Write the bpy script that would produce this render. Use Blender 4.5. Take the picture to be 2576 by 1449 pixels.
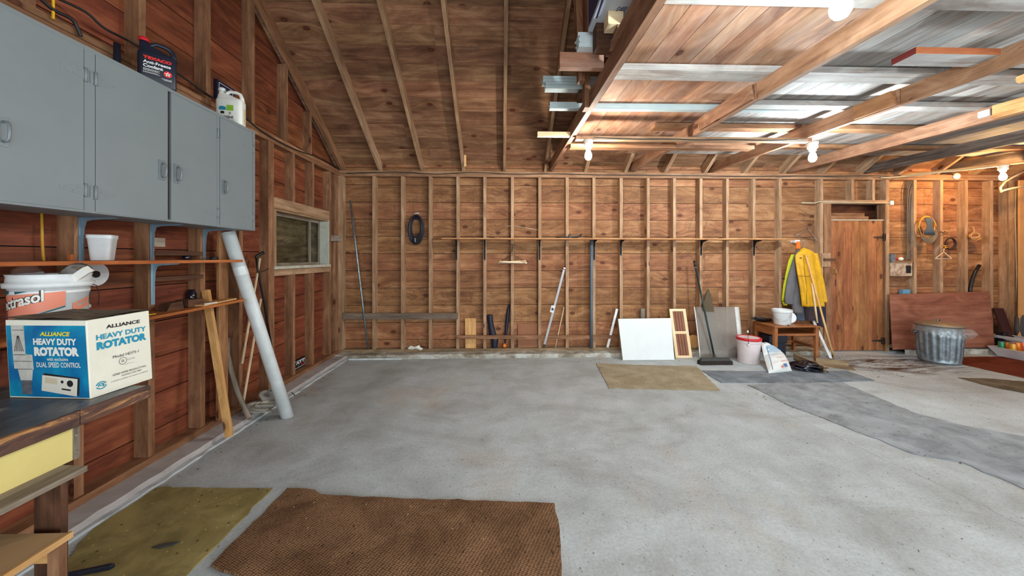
import bpy, math, random
from mathutils import Vector, Matrix
random.seed(7)
PI = math.pi
for _o in list(bpy.data.objects): bpy.data.objects.remove(_o)
COL = bpy.context.scene.collection
SC = bpy.context.scene
# ---------------------------------------------------------------- camera
PSI, F, CX, HY, CZ = 0.03, 876.0, 1288.0, 648.0, 1.44
cam = bpy.data.cameras.new('camera'); cam.sensor_width = 36.0; cam.lens = F / 2576 * 36
cam.shift_y = -(724.5 - HY) / 2576; cam.clip_start = 0.05
camo = bpy.data.objects.new('camera', cam); COL.objects.link(camo)
camo.location = (0, 0, CZ); camo.rotation_euler = (PI / 2, 0, -PSI); SC.camera = camo
# ---------------------------------------------------------------- exposure, world, lights
SC.view_settings.view_transform = 'Standard'; SC.view_settings.look = 'None'
SC.view_settings.gamma = 1; SC.view_settings.use_curve_mapping = False
SC.view_settings.exposure = 0.0
wd = bpy.data.worlds.new('daylight'); SC.world = wd; wd.use_nodes = True
wd.node_tree.nodes['Background'].inputs[0].default_value = (0.86, 0.95, 1.0, 1)
wd.node_tree.nodes['Background'].inputs[1].default_value = 1.6
def area(name, loc, rot, sx, sy, power, col):
    l = bpy.data.lights.new(name, 'AREA'); l.shape = 'RECTANGLE'; l.size = sx; l.size_y = sy
    l.energy = power; l.color = col
    o = bpy.data.objects.new(name, l); COL.objects.link(o); o.location = loc; o.rotation_euler = rot
# daylight coming in through the open garage doors behind the camera
area('garage_door_daylight', (2.9, -2.7, 1.35), (PI / 2, 0, 0), 9.8, 2.3, 370, (0.86, 0.95, 1.0))
# unseen area light added in a right wall opening, to brighten the floor
area('added_right_fill', (8.12, 1.9, 1.1), (0, -PI / 2, 0), 1.9, 2.2, 95, (0.84, 0.94, 1.0))
BULB = [dict(e=900, c=(1.0, 0.93, 0.82)), dict(e=2000, c=(0.84, 0.95, 1.0)), dict(e=1150, c=(0.80, 0.95, 1.0)), dict(e=950, c=(1.0, 0.60, 0.25))]
# ---------------------------------------------------------------- pixel helpers
FW = Vector((math.sin(PSI), math.cos(PSI), 0)); RT = Vector((math.cos(PSI), -math.sin(PSI), 0)); UP = Vector((0, 0, 1))
EYE = Vector((0, 0, CZ))
def ray(px, py): return FW + RT * ((px - CX) / F) + UP * ((HY - py) / F)
def onX(px, py, X): d = ray(px, py); return EYE + d * (X / d.x)
def onY(px, py, Y): d = ray(px, py); return EYE + d * (Y / d.y)
def onZ(px, py, Z): d = ray(px, py); return EYE + d * ((Z - CZ) / d.z)
def atD(px, py, D): return EYE + ray(px, py) * D
V = lambda *a: Vector(a)
# ---------------------------------------------------------------- mesh builder
class MB:
    def __init__(s): s.v = []; s.f = []; s.uv = []; s.sm = []; s.mi = []
    def face(s, idx, uvs=None, sm=False, mi=0):
        s.f.append(tuple(idx)); s.uv.append(uvs or [(0, 0)] * len(idx)); s.sm.append(sm); s.mi.append(mi)
    def hexa(s, P, mi=0, L=None):
        """8 corners: 0-3 bottom ring, 4-7 top ring."""
        b = len(s.v); s.v += [Vector(p) for p in P]
        ou, ov = random.random() * 37, random.random() * 37
        # long axis
        e = [(P[1] - P[0]).length, (P[3] - P[0]).length, (P[4] - P[0]).length]
        ax = e.index(max(e)); dirs = [P[1] - P[0], P[3] - P[0], P[4] - P[0]]
        ld = dirs[ax].normalized(); c0 = P[0]
        for q in ((0, 3, 2, 1), (4, 5, 6, 7), (0, 1, 5, 4), (1, 2, 6, 5), (2, 3, 7, 6), (3, 0, 4, 7)):
            pts = [P[i] for i in q]
            n = (pts[1] - pts[0]).cross(pts[2] - pts[0])
            n = n.normalized() if n.length > 0 else V(0, 0, 1)
            t = n.cross(ld)
            if t.length < .3:                       # end grain
                t1 = (pts[1] - pts[0]).normalized(); t2 = n.cross(t1)
                uv = [(ou + (p - c0).dot(t1), ov + (p - c0).dot(t2)) for p in pts]
            else:
                t.normalize(); k = abs(n.x) * 1.3 + abs(n.z) * .7
                uv = [(ou + (p - c0).dot(ld), ov + k + (p - c0).dot(t)) for p in pts]
            s.face([b + i for i in q], uv, False, mi)
        return s
    def box(s, x0, x1, y0, y1, z0, z1, mi=0, M=None):
        P = [V(x0, y0, z0), V(x1, y0, z0), V(x1, y1, z0), V(x0, y1, z0), V(x0, y0, z1), V(x1, y0, z1), V(x1, y1, z1), V(x0, y1, z1)]
        if M: P = [M @ p for p in P]
        s.hexa(P, mi); return s
    def beam(s, a, b, w, h, up=(0, 0, 1), mi=0):
        """bar from a to b (centre line); w across, h along up."""
        a, b, up = Vector(a), Vector(b), Vector(up)
        d = (b - a).normalized(); sd = d.cross(up).normalized(); u = sd.cross(d).normalized()
        o = [(-w / 2, -h / 2), (w / 2, -h / 2), (w / 2, h / 2), (-w / 2, h / 2)]
        # ring order so P0->P1 is across, P0->P3 is up, P0->P4 is along
        P = [a + sd * p + u * q for p, q in o] + [b + sd * p + u * q for p, q in o]
        s.hexa(P, mi); return s
    def ring(s, c, ax1, ax2, n, r1, r2=None):
        r2 = r1 if r2 is None else r2; b = len(s.v)
        for i in range(n):
            t = 2 * PI * i / n; s.v.append(c + ax1 * (r1 * math.cos(t)) + ax2 * (r2 * math.sin(t)))
        return b
    def bridge(s, a, b, n, sm=True, mi=0, va=0, vb=1, per=1):
        for i in range(n):
            j = (i + 1) % n
            s.face([a + i, a + j, b + j, b + i], [(va, i / n * per), (va, (i + 1) / n * per), (vb, (i + 1) / n * per), (vb, i / n * per)], sm, mi)
    def tube(s, pts, r, n=8, mi=0, caps=True, closed=False):
        pts = [Vector(p) for p in pts]; m = len(pts); rs = r if isinstance(r, (list, tuple)) else [r] * m
        prev = None; rings = []; L = random.random() * 9; per = 2 * PI * max(rs)
        for i, p in enumerate(pts):
            if closed: d = pts[(i + 1) % m] - pts[i - 1]
            else: d = pts[min(i + 1, m - 1)] - pts[max(i - 1, 0)]
            d = d.normalized()
            if prev is None:
                a = d.cross(V(0, 0, 1)); a = a if a.length > .05 else d.cross(V(0, 1, 0))
            else: a = prev - d * prev.dot(d)
            a.normalize(); prev = a; b = d.cross(a)
            rings.append((s.ring(p, a, b, n, rs[i]), L)); L += (pts[min(i + 1, m - 1)] - p).length
        for (ra, la), (rb, lb) in zip(rings, rings[1:]): s.bridge(ra, rb, n, True, mi, la, lb, per)
        if closed: s.bridge(rings[-1][0], rings[0][0], n, True, mi, 0, 1, per)
        elif caps:
            s.face([rings[0][0] + i for i in range(n)][::-1], None, False, mi)
            s.face([rings[-1][0] + i for i in range(n)], None, False, mi)
        return s
    def lathe(s, prof, c=(0, 0, 0), n=32, M=None, mi=0, cap0=True, cap1=True, rib=None, sq=None, sm=True):
        """prof = [(radius, height)...]; rib(theta, i) scales radius; sq = superellipse exponent."""
        c = Vector(c); R = []
        for k, (r, h) in enumerate(prof):
            b = len(s.v)
            for i in range(n):
                t = 2 * PI * i / n; q = r * (rib(t, k) if rib else 1); x, y = math.cos(t), math.sin(t)
                if sq: g = (abs(x) ** sq + abs(y) ** sq) ** (-1 / sq); x *= g; y *= g
                p = V(q * x, q * y, h); p = (M @ p) if M else p
                s.v.append(c + p)
            R.append(b)
        h = 0
        for k in range(len(R) - 1):
            h2 = h + math.hypot(prof[k + 1][0] - prof[k][0], prof[k + 1][1] - prof[k][1])
            s.bridge(R[k], R[k + 1], n, sm, mi, h, h2, 2 * PI * max(prof[k][0], .001)); h = h2
        if cap0: s.face([R[0] + i for i in range(n)][::-1], None, False, mi)
        if cap1: s.face([R[-1] + i for i in range(n)], None, False, mi)
        return s
    def prism(s, poly, o, ux, uy, th, mi=0, sm=False):
        """polygon in plane (o, ux, uy), extruded th along ux x uy."""
        o, ux, uy = Vector(o), Vector(ux).normalized(), Vector(uy).normalized(); nn = ux.cross(uy)
        n = len(poly); b = len(s.v)
        for k in (0, 1):
            for x, y in poly: s.v.append(o + ux * x + uy * y + nn * (th * k))
        q = random.random() * 9
        uv = [(q + x, q + y) for x, y in poly]
        s.face([b + i for i in range(n)][::-1], uv[::-1], False, mi); s.face([b + n + i for i in range(n)], uv, False, mi)
        for i in range(n):
            j = (i + 1) % n; s.face([b + i, b + j, b + n + j, b + n + i], [uv[i], uv[j], (uv[j][0], uv[j][1] + th), (uv[i][0], uv[i][1] + th)], sm, mi)
        return s
    def grid(s, nx, ny, fn, mi=0, sm=True, wrap=False):
        b = len(s.v)
        for j in range(ny + 1):
            for i in range(nx + (0 if wrap else 1)): s.v.append(Vector(fn(i / nx, j / ny)))
        w = nx if wrap else nx + 1
        for j in range(ny):
            for i in range(nx):
                i2 = (i + 1) % w if wrap else i + 1
                s.face([b + j * w + i, b + j * w + i2, b + (j + 1) * w + i2, b + (j + 1) * w + i],
                       [(i / nx, j / ny), ((i + 1) / nx, j / ny), ((i + 1) / nx, (j + 1) / ny), (i / nx, (j + 1) / ny)], sm, mi)
        return s
    def bars(s, o, ux, uy, w, h, n=5, seed=1):
        """a line of print too small to read."""
        o, ux, uy = Vector(o), Vector(ux).normalized(), Vector(uy).normalized(); nn = ux.cross(uy); rnd = random.Random(seed); x = 0
        while x < w:
            l = min(rnd.uniform(.06, .2) * w, w - x); s.quadp([o + ux * x + nn * .0006, o + ux * (x + l) + nn * .0006, o + ux * (x + l) + uy * h + nn * .0006, o + ux * x + uy * h + nn * .0006]); x += l + w * .025
        return s
    def text(s, txt, o, ux, uy, w, h, mi=0, shear=0, bold=0.0, off=.0006):
        """lettering fitted to w x h with lower left corner at o."""
        o, ux, uy = Vector(o), Vector(ux).normalized(), Vector(uy).normalized(); nn = ux.cross(uy)
        cu = bpy.data.curves.new('t', 'FONT'); cu.body = txt; cu.size = 1; cu.offset = bold; cu.resolution_u = 3
        ob = bpy.data.objects.new('t', cu); COL.objects.link(ob)
        dg = bpy.context.evaluated_depsgraph_get(); dg.update()
        me = bpy.data.meshes.new_from_object(ob.evaluated_get(dg))
        xs = [v.co.x for v in me.vertices]; ys = [v.co.y for v in me.vertices]
        x0, x1, y0, y1 = min(xs), max(xs), min(ys), max(ys); b = len(s.v)
        for v in me.vertices:
            fx = (v.co.x - x0) / (x1 - x0) * w; fy = (v.co.y - y0) / (y1 - y0) * h
            s.v.append(o + ux * (fx + shear * fy) + uy * fy + nn * off)
        for p in me.polygons: s.face([b + i for i in p.vertices], None, False, mi)
        bpy.data.objects.remove(ob); bpy.data.meshes.remove(me); bpy.data.curves.remove(cu)
        return s
    def quadp(s, pts, mi=0):
        b = len(s.v); s.v += [Vector(p) for p in pts]; s.face(list(range(b, b + len(pts))), [(i in (1, 2), i > 1) for i in range(len(pts))], False, mi); return s

WP = {}
def link(o, parent, w):
    COL.objects.link(o); WP[o.name] = Vector(w)
    if parent: o.parent = parent; o.location = Vector(w) - WP[parent.name]
    else: o.location = w
    return o
def obj(name, mb, mats, parent=None, bevel=0, sub=0, solid=0, base=True):
    xs = [v.x for v in mb.v]; ys = [v.y for v in mb.v]; zs = [v.z for v in mb.v]
    w = V((min(xs) + max(xs)) / 2, (min(ys) + max(ys)) / 2, min(zs))
    me = bpy.data.meshes.new(name); me.from_pydata([v - w for v in mb.v], [], mb.f)
    uvl = me.uv_layers.new(name='UVMap'); k = 0; flat = []
    for u in mb.uv:
        for a in u: flat += [float(a[0]), float(a[1])]
    uvl.data.foreach_set('uv', flat)
    me.polygons.foreach_set('use_smooth', mb.sm); me.polygons.foreach_set('material_index', mb.mi)
    for m in (mats if isinstance(mats, (list, tuple)) else [mats]): me.materials.append(m)
    me.update(); me.validate()
    o = bpy.data.objects.new(name, me); link(o, parent, w)
    if solid: m = o.modifiers.new('s', 'SOLIDIFY'); m.thickness = solid; m.offset = 0
    if sub: m = o.modifiers.new('u', 'SUBSURF'); m.levels = sub; m.render_levels = sub
    if bevel: m = o.modifiers.new('b', 'BEVEL'); m.width = bevel; m.segments = 2; m.limit_method = 'ANGLE'; m.angle_limit = .6
    return o
def tag(o, label=None, cat=None, group=None, kind=None):
    if label: o['label'] = label
    if cat: o['category'] = cat
    if group: o['group'] = group
    if kind: o['kind'] = kind
    return o
def thing(name, label, cat, loc, group=None):
    o = bpy.data.objects.new(name, None); o.empty_display_size = .1; link(o, None, Vector(loc)); return tag(o, label, cat, group)
def single(name, label, cat, mb, mat, group=None, **k): return tag(obj(name, mb, mat, **k), label, cat, group)
def struct(name, mb, mat, label=None, cat=None, **k):
    return tag(obj(name, mb, mat, **k), label, cat, None, 'structure')
# ---------------------------------------------------------------- materials
def lin(c): return tuple(((x / 255 + .055) / 1.055) ** 2.4 if x > 10 else x / 255 / 12.92 for x in c) + (1,)
class NT:
    def __init__(s, name):
        s.m = bpy.data.materials.new(name); s.m.use_nodes = True; s.t = s.m.node_tree; s.b = s.t.nodes['Principled BSDF']
    def n(s, typ, **k):
        d = s.t.nodes.new(typ)
        for a, v in k.items():
            if a.startswith('_'): setattr(d, a[1:], v)
        return d
    def l(s, a, b): s.t.links.new(a, b)
    def ramp(s, src, stops):
        r = s.n('ShaderNodeValToRGB'); e = r.color_ramp.elements
        while len(e) < len(stops): e.new(.5)
        for i, (p, c) in enumerate(stops): e[i].position = p; e[i].color = c if len(c) == 4 else tuple(c) + (1,)
        s.l(src, r.inputs[0]); return r.outputs[0]
    def mix(s, fac, a, b, mode='MIX'):
        x = s.n('ShaderNodeMix', _data_type='RGBA', _blend_type=mode)
        for q, i in ((fac, 0), (a, 6), (b, 7)):
            if hasattr(q, 'links'): s.l(q, x.inputs[i])
            else: x.inputs[i].default_value = q
        return x.outputs[2]
    def math(s, op, a, b=0.0, c=None):
        x = s.n('ShaderNodeMath', _operation=op)
        for i, q in enumerate((a, b) if c is None else (a, b, c)):
            if hasattr(q, 'links'): s.l(q, x.inputs[i])
            else: x.inputs[i].default_value = q
        return x.outputs[0]
    def mapped(s, src, sc, loc=(0, 0, 0)):
        x = s.n('ShaderNodeMapping'); x.inputs['Scale'].default_value = sc; x.inputs['Location'].default_value = loc; s.l(src, x.inputs[0]); return x.outputs[0]
    def noise(s, vec, scale, detail=3, rough=.55, dist=0):
        x = s.n('ShaderNodeTexNoise'); x.inputs['Scale'].default_value = scale; x.inputs['Detail'].default_value = detail
        x.inputs['Roughness'].default_value = rough; x.inputs['Distortion'].default_value = dist; s.l(vec, x.inputs['Vector']); return x.outputs[0]
    def voro(s, vec, scale, rnd=1):
        x = s.n('ShaderNodeTexVoronoi'); x.voronoi_dimensions = '2D'; x.inputs['Scale'].default_value = scale; x.inputs['Randomness'].default_value = rnd; s.l(vec, x.inputs['Vector']); return x
    def bump(s, h, st=.3, dist=.01):
        x = s.n('ShaderNodeBump'); x.inputs['Strength'].default_value = st; x.inputs['Distance'].default_value = dist; s.l(h, x.inputs['Height']); s.l(x.outputs[0], s.b.inputs['Normal'])
def wood(name, dark, mid, light, knots=.45, vary=.35, stain=.5, rough=.72, water=0.0, weather=0.0, spec=.3):
    t = NT(name); uv = t.n('ShaderNodeUVMap').outputs[0]; geo = t.n('ShaderNodeNewGeometry').outputs['Random Per Island']
    vo = t.voro(t.mapped(uv, (1.9, 3.3, 1)), 1.0); d = vo.outputs['Distance']
    sep = t.n('ShaderNodeSeparateColor'); t.l(vo.outputs['Color'], sep.inputs[0])
    pick = t.math('LESS_THAN', sep.outputs[0], knots)
    warp = t.math('MULTIPLY', t.math('MULTIPLY', t.math('SUBTRACT', .45, t.math('MINIMUM', d, .45)), pick), .22)
    sx = t.n('ShaderNodeSeparateXYZ'); t.l(uv, sx.inputs[0])
    cb = t.n('ShaderNodeCombineXYZ'); t.l(sx.outputs[0], cb.inputs[0]); t.l(t.math('ADD', sx.outputs[1], warp), cb.inputs[1])
    grain = t.noise(t.mapped(cb.outputs[0], (.9, 22, 1)), 1.0, 4, .55, 1.1)
    fine = t.noise(t.mapped(uv, (6, 160, 1)), 1.0, 2, .6, .2)
    blot = t.noise(t.mapped(uv, (1.5, 4.5, 1)), 1.0, 4, .62, 1.4)
    col = t.ramp(t.math('ADD', t.math('MULTIPLY', grain, .42), t.math('MULTIPLY', blot, .58)), [(.33, lin(dark)), (.5, lin(mid)), (.67, lin(light))])
    br = t.math('ADD', t.math('MULTIPLY', fine, .22), .89)
    mot = t.noise(t.mapped(uv, (5, 9, 1), (4, 4, 0)), 1.0, 5, .7, .5)
    br = t.math('MULTIPLY', br, t.math('ADD', t.math('MULTIPLY', mot, .62), .69))
    g = t.n('ShaderNodeCombineColor'); [t.l(br, g.inputs[i]) for i in range(3)]
    col = t.mix(1.0, col, g.outputs[0], 'MULTIPLY')
    hs = t.n('ShaderNodeHueSaturation'); t.l(col, hs.inputs['Color'])
    t.l(t.math('ADD', t.math('MULTIPLY', geo, vary * 1.2), 1 - vary * .6), hs.inputs['Value'])
    t.l(t.math('ADD', t.math('MULTIPLY', t.math('FRACT', t.math('MULTIPLY', geo, 17.3)), .012), .494), hs.inputs['Hue'])
    col = hs.outputs[0]
    if stain:
        st = t.noise(t.mapped(uv, (2.4, 7, 1), (5, 3, 0)), 1.0, 4, .65, .6)
        f = t.ramp(st, [(.56, (0, 0, 0)), (.72, (1, 1, 1))])
        col = t.mix(t.math('MULTIPLY', f, stain), col, tuple(c * .42 for c in lin(dark)[:3]) + (1,))
    if water:                                      # wandering dark tide marks left by leaks
        w = t.noise(t.mapped(uv, (3.0, 4.5, 1), (9, 1, 0)), 1.0, 5, .7, .4)
        f = t.ramp(w, [(.475, (0, 0, 0)), (.5, (1, 1, 1)), (.51, (1, 1, 1)), (.535, (0, 0, 0))])
        m2 = t.ramp(t.noise(t.mapped(uv, (1, 2, 1)), 1.0, 2), [(.42, (0, 0, 0)), (.56, (1, 1, 1))])
        col = t.mix(t.math('MULTIPLY', t.math('MULTIPLY', f, m2), water), col, (.035, .015, .008, 1))
    kn = t.math('MULTIPLY', t.ramp(d, [(.0, (1, 1, 1)), (.062, (.9, .9, .9)), (.085, (.25, .25, .25)), (.16, (0, 0, 0))]), pick)
    ringk = t.ramp(t.math('MULTIPLY', d, 1), [(.02, lin((96, 48, 24))), (.05, lin((40, 16, 8))), (.07, lin((88, 40, 20)))])
    col = t.mix(t.math('MULTIPLY', kn, .92), col, ringk)
    sp = t.ramp(t.noise(t.mapped(uv, (11, 26, 1)), 1.0, 3, .55), [(.71, (0, 0, 0)), (.76, (1, 1, 1))])
    col = t.mix(t.math('MULTIPLY', sp, .55), col, (.03, .015, .01, 1))
    if weather:
        wv = t.ramp(t.noise(t.mapped(uv, (1.6, 7, 1), (2, 7, 0)), 1.0, 4, .65, .5), [(.42, (0, 0, 0)), (.62, (1, 1, 1))])
        col = t.mix(t.math('MULTIPLY', wv, weather), col, lin((170, 176, 176)))
    t.l(col, t.b.inputs['Base Color']); t.b.inputs['Roughness'].default_value = rough; t.b.inputs['Specular IOR Level'].default_value = spec
    t.bump(t.math('ADD', grain, t.math('MULTIPLY', fine, .5)), .25, .004)
    return t.m
def plain(name, rgb, rough=.5, metal=0, var=.08, scale=8, spec=.4, emit=0, dirt=0, dirtc=(70, 55, 40), bump=0, trans=0, uvs=None, coat=0):
    t = NT(name); co = t.n('ShaderNodeTexCoord').outputs['Object']
    n = t.noise(co, scale, 4, .6); c = lin(rgb)
    lo = tuple(x * (1 - var) for x in c[:3]) + (1,); hi = tuple(min(1, x * (1 + var)) for x in c[:3]) + (1,)
    col = t.ramp(n, [(.35, lo), (.65, hi)])
    if dirt:
        d = t.ramp(t.noise(co, scale * .55, 5, .7, .6), [(.5, (0, 0, 0)), (.72, (1, 1, 1))])
        col = t.mix(t.math('MULTIPLY', d, dirt), col, lin(dirtc))
    t.l(col, t.b.inputs['Base Color']); t.b.inputs['Roughness'].default_value = rough; t.b.inputs['Metallic'].default_value = metal
    t.b.inputs['Specular IOR Level'].default_value = spec; t.b.inputs['Transmission Weight'].default_value = trans
    if coat: t.b.inputs['Coat Weight'].default_value = coat
    if bump: t.bump(t.noise(co, scale * 6, 3), bump, .004)
    return t.m
def emis(name, rgb, st):
    t = NT(name); t.b.inputs['Base Color'].default_value = (1, 1, 1, 1); t.b.inputs['Emission Color'].default_value = tuple(rgb) + (1,); t.b.inputs['Emission Strength'].default_value = st; return t.m
W_back = wood('pine_sheathing', (104, 65, 42), (144, 97, 63), (176, 131, 93), .45, .26, .35, water=.35)
W_left = wood('red_stained_sheathing', (76, 38, 23), (119, 62, 39), (150, 90, 57), .3, .3, .5, .62)
W_roof = wood('roof_sheathing', (88, 56, 38), (128, 90, 64), (162, 124, 92), .4, .36, .35)
W_stud = wood('framing_pine', (122, 92, 66), (158, 126, 94), (188, 158, 126), .12, .22, .25)
W_studl = wood('aged_framing', (94, 64, 42), (132, 94, 64), (166, 126, 92), .12, .25, .45)
W_plate = wood('plate_timber', (104, 74, 52), (144, 108, 78), (174, 138, 106), .12, .2, .3)
W_sill = wood('sill_timber', (92, 74, 54), (136, 114, 86), (166, 146, 116), .1, .2, .6, .9)
W_joist = wood('joist_fir', (106, 72, 50), (144, 106, 78), (174, 138, 110), .15, .22, .3)
W_joistg = wood('grey_weathered_joist', (52, 42, 36), (88, 74, 64), (124, 110, 98), .12, .1, .4)
W_scab = wood('yellow_pine_offcut', (140, 92, 44), (186, 140, 82), (210, 172, 116), .5, .1, .3)
W_loft = wood('loft_planks', (132, 86, 62), (170, 124, 96), (196, 156, 128), .4, .4, .3, weather=.15)
W_loftg = wood('weathered_loft_planks', (120, 104, 94), (158, 148, 140), (190, 188, 184), .25, .65, .35, weather=.4)
W_shelf = wood('shelf_board', (128, 84, 48), (172, 124, 78), (200, 156, 108), .1, .1, .15)
W_oshelf = wood('orange_shelf_board', (122, 62, 26), (166, 96, 46), (196, 128, 70), .2, .1, .25)
W_door = wood('door_boards', (104, 60, 34), (144, 90, 54), (170, 116, 74), .3, .3, .5)
W_ply = wood('red_plywood', (104, 60, 42), (132, 84, 62), (150, 102, 80), .08, .05, .15)
W_light = wood('light_lumber', (170, 122, 66), (206, 160, 98), (228, 190, 132), .15, .1, .1)
W_gdark = wood('dark_grey_wood', (84, 72, 62), (114, 98, 84), (138, 122, 106), .1, .1, .4)
W_scabb = wood('tan_plank', (116, 76, 44), (154, 110, 70), (180, 138, 96), .2, .1, .3)
W_grey = wood('grey_old_wood', (92, 80, 68), (132, 120, 104), (164, 152, 136), .1, .2, .4)
W_dark = wood('dark_old_wood', (48, 30, 20), (82, 54, 36), (112, 80, 56), .1, .2, .4)
W_desk = wood('desk_wood', (112, 62, 28), (152, 94, 50), (178, 122, 74), .05, .15, .2, .45)
W_win = wood('boarded_window_wood', (74, 60, 44), (124, 104, 76), (170, 146, 110), .3, .3, .8)
W_pale = wood('pale_new_pine', (206, 174, 126), (228, 202, 158), (240, 220, 182), .1, .06, .05)
W_dowel = wood('pale_dowel', (192, 164, 122), (214, 190, 150), (230, 210, 176), 0, .08, .1)
M_white = plain('white_plastic', (216, 219, 219), .35, dirt=.12)
M_offw = plain('offwhite_plastic', (226, 224, 214), .4, dirt=.1)
M_wpaint = plain('white_painted_metal', (214, 226, 228), .35, dirt=.1)
M_black = plain('black_plastic', (24, 24, 26), .4)
M_navy = plain('dark_blue_plastic', (30, 34, 48), .38, dirt=.15, dirtc=(90, 90, 96))
M_red = plain('red_plastic', (196, 34, 44), .4)
M_steel = plain('galvanised_steel', (134, 144, 150), .42, .75, .3, 14, dirt=.4, dirtc=(90, 96, 100))
M_brack = plain('grey_blue_bracket_steel', (112, 130, 142), .45, .3, .1)
M_dbrack = plain('black_bracket_steel', (30, 34, 42), .45, .4)
M_iron = plain('rusty_iron', (70, 54, 44), .7, .5, .2, 30)
M_cab = plain('grey_cabinet_paint', (124, 131, 133), .5, 0, .035, 3, dirt=.06, dirtc=(100, 96, 90), bump=.02)
M_paper = plain('white_paper', (226, 224, 216), .8)
M_cable = plain('black_cable', (34, 32, 32), .5)
M_gcable = plain('grey_cable', (104, 92, 80), .6)
M_wcable = plain('white_cable', (190, 176, 150), .6)
M_porc = plain('white_porcelain', (214, 214, 208), .25, coat=.4)
M_pvc = plain('white_pvc', (214, 220, 220), .3, dirt=.08)
M_pink = plain('pinkish_plastic', (222, 208, 208), .4, dirt=.1)
# ================================================================ structure
XL, YB, SL, SB = -2.377, 5.165, -2.470, 5.260       # stud faces and sheathing faces
XR = 8.02
YF = -2.6                                            # front wall line behind the camera
ROW0, ROWH = 2.526, 0.257
def roofz(y): return 2.75 + 0.65 * (YB - y) if y > 1.4 else 2.75 + 0.65 * (YB - 2.8 + y)
# ---- floor
def floor_mat():
    t = NT('concrete'); co = t.n('ShaderNodeTexCoord').outputs['Object']
    big = t.noise(t.mapped(co, (.5, .5, .5)), 1.0, 4, .6, .8); mid = t.noise(co, 3.2, 5, .65, .4); fine = t.noise(co, 60, 3, .7)
    col = t.ramp(t.math('ADD', t.math('MULTIPLY', big, .6), t.math('MULTIPLY', mid, .4)), [(.34, lin((156, 160, 158))), (.5, lin((183, 190, 192))), (.64, lin((200, 210, 214)))])
    st = t.ramp(t.noise(t.mapped(co, (.8, 1.5, 1), (3, 1, 0)), 1.0, 6, .7, 1.2), [(.5, (0, 0, 0)), (.72, (1, 1, 1))])
    col = t.mix(t.math('MULTIPLY', st, .42), col, lin((124, 112, 100)))
    tan = t.ramp(t.noise(t.mapped(co, (1.1, .7, 1), (8, 4, 0)), 1.0, 4, .6, .6), [(.56, (0, 0, 0)), (.7, (1, 1, 1))])
    col = t.mix(t.math('MULTIPLY', tan, .35), col, lin((178, 160, 138)))
    for vs, th, a in ((9, .045, .6), (22, .07, .7), (50, .12, .5)):            # specks of grit and leaf litter
        vo = t.voro(co, vs); s = t.n('ShaderNodeSeparateColor'); t.l(vo.outputs['Color'], s.inputs[0])
        f = t.math('MULTIPLY', t.math('LESS_THAN', vo.outputs['Distance'], th), t.math('LESS_THAN', s.outputs[0], .13))
        col = t.mix(t.math('MULTIPLY', f, a), col, lin((92, 80, 66)))
    g = t.ramp(fine, [(.3, lin((225, 225, 225))), (.7, (1, 1, 1))]); col = t.mix(1.0, col, g, 'MULTIPLY')
    # leaf mould swept up against the back door and the left kerb
    sp = t.n('ShaderNodeSeparateXYZ'); t.l(co, sp.inputs[0])
    wc = t.noise(co, 1.1, 3, .5, 0); 
    cy = t.math('ADD', sp.outputs[1], t.math('MULTIPLY', t.math('SUBTRACT', wc, .5), 3.0))
    c0, c1 = onZ(1982, 1043, 0), onZ(2576, 1320, 0); cn = V(-(c1.y - c0.y), c1.x - c0.x, 0).normalized()
    wob = t.math('MULTIPLY', t.math('SUBTRACT', t.noise(co, 1.6, 6, .68), .5), .22)
    ck = t.math('ABSOLUTE', t.math('ADD', t.math('SUBTRACT', t.math('ADD', t.math('MULTIPLY', sp.outputs[0], cn.x), t.math('MULTIPLY', sp.outputs[1], cn.y)), c0.dot(cn)), wob))
    crack = t.math('MULTIPLY', t.math('LESS_THAN', ck, .0028), .5); col = t.mix(crack, col, lin((92, 84, 76)))
    m = t.ramp(t.noise(t.mapped(co, (.9, 3.2, 1), (1, 0, 0)), 1.0, 6, .75, .8), [(.44, (0, 0, 0)), (.6, (1, 1, 1))])
    dx = t.math('SUBTRACT', 1.0, t.math('MINIMUM', t.math('POWER', t.math('ADD', t.math('POWER', t.math('DIVIDE', t.math('SUBTRACT', sp.outputs[0], 5.35), 1.5), 2), t.math('POWER', t.math('DIVIDE', t.math('SUBTRACT', sp.outputs[1], 4.55), .52), 2)), .8), 1.0))
    col = t.mix(t.math('MULTIPLY', t.math('MULTIPLY', dx, 1.4), m), col, lin((70, 44, 28)))
    t.l(col, t.b.inputs['Base Color']); t.b.inputs['Roughness'].default_value = .62; t.b.inputs['Specular IOR Level'].default_value = .35
    t.bump(t.math('ADD', mid, t.math('MULTIPLY', fine, .25)), .18, .006)
    return t.m
M_floor = floor_mat()
fl = obj('floor', MB().box(0, XR + .3 - SL, 0, SB + .6 - YF, -.12, 0, M=Matrix.Translation((SL - .2, YF - .3, 0))), M_floor); tag(fl, kind='structure')
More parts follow.
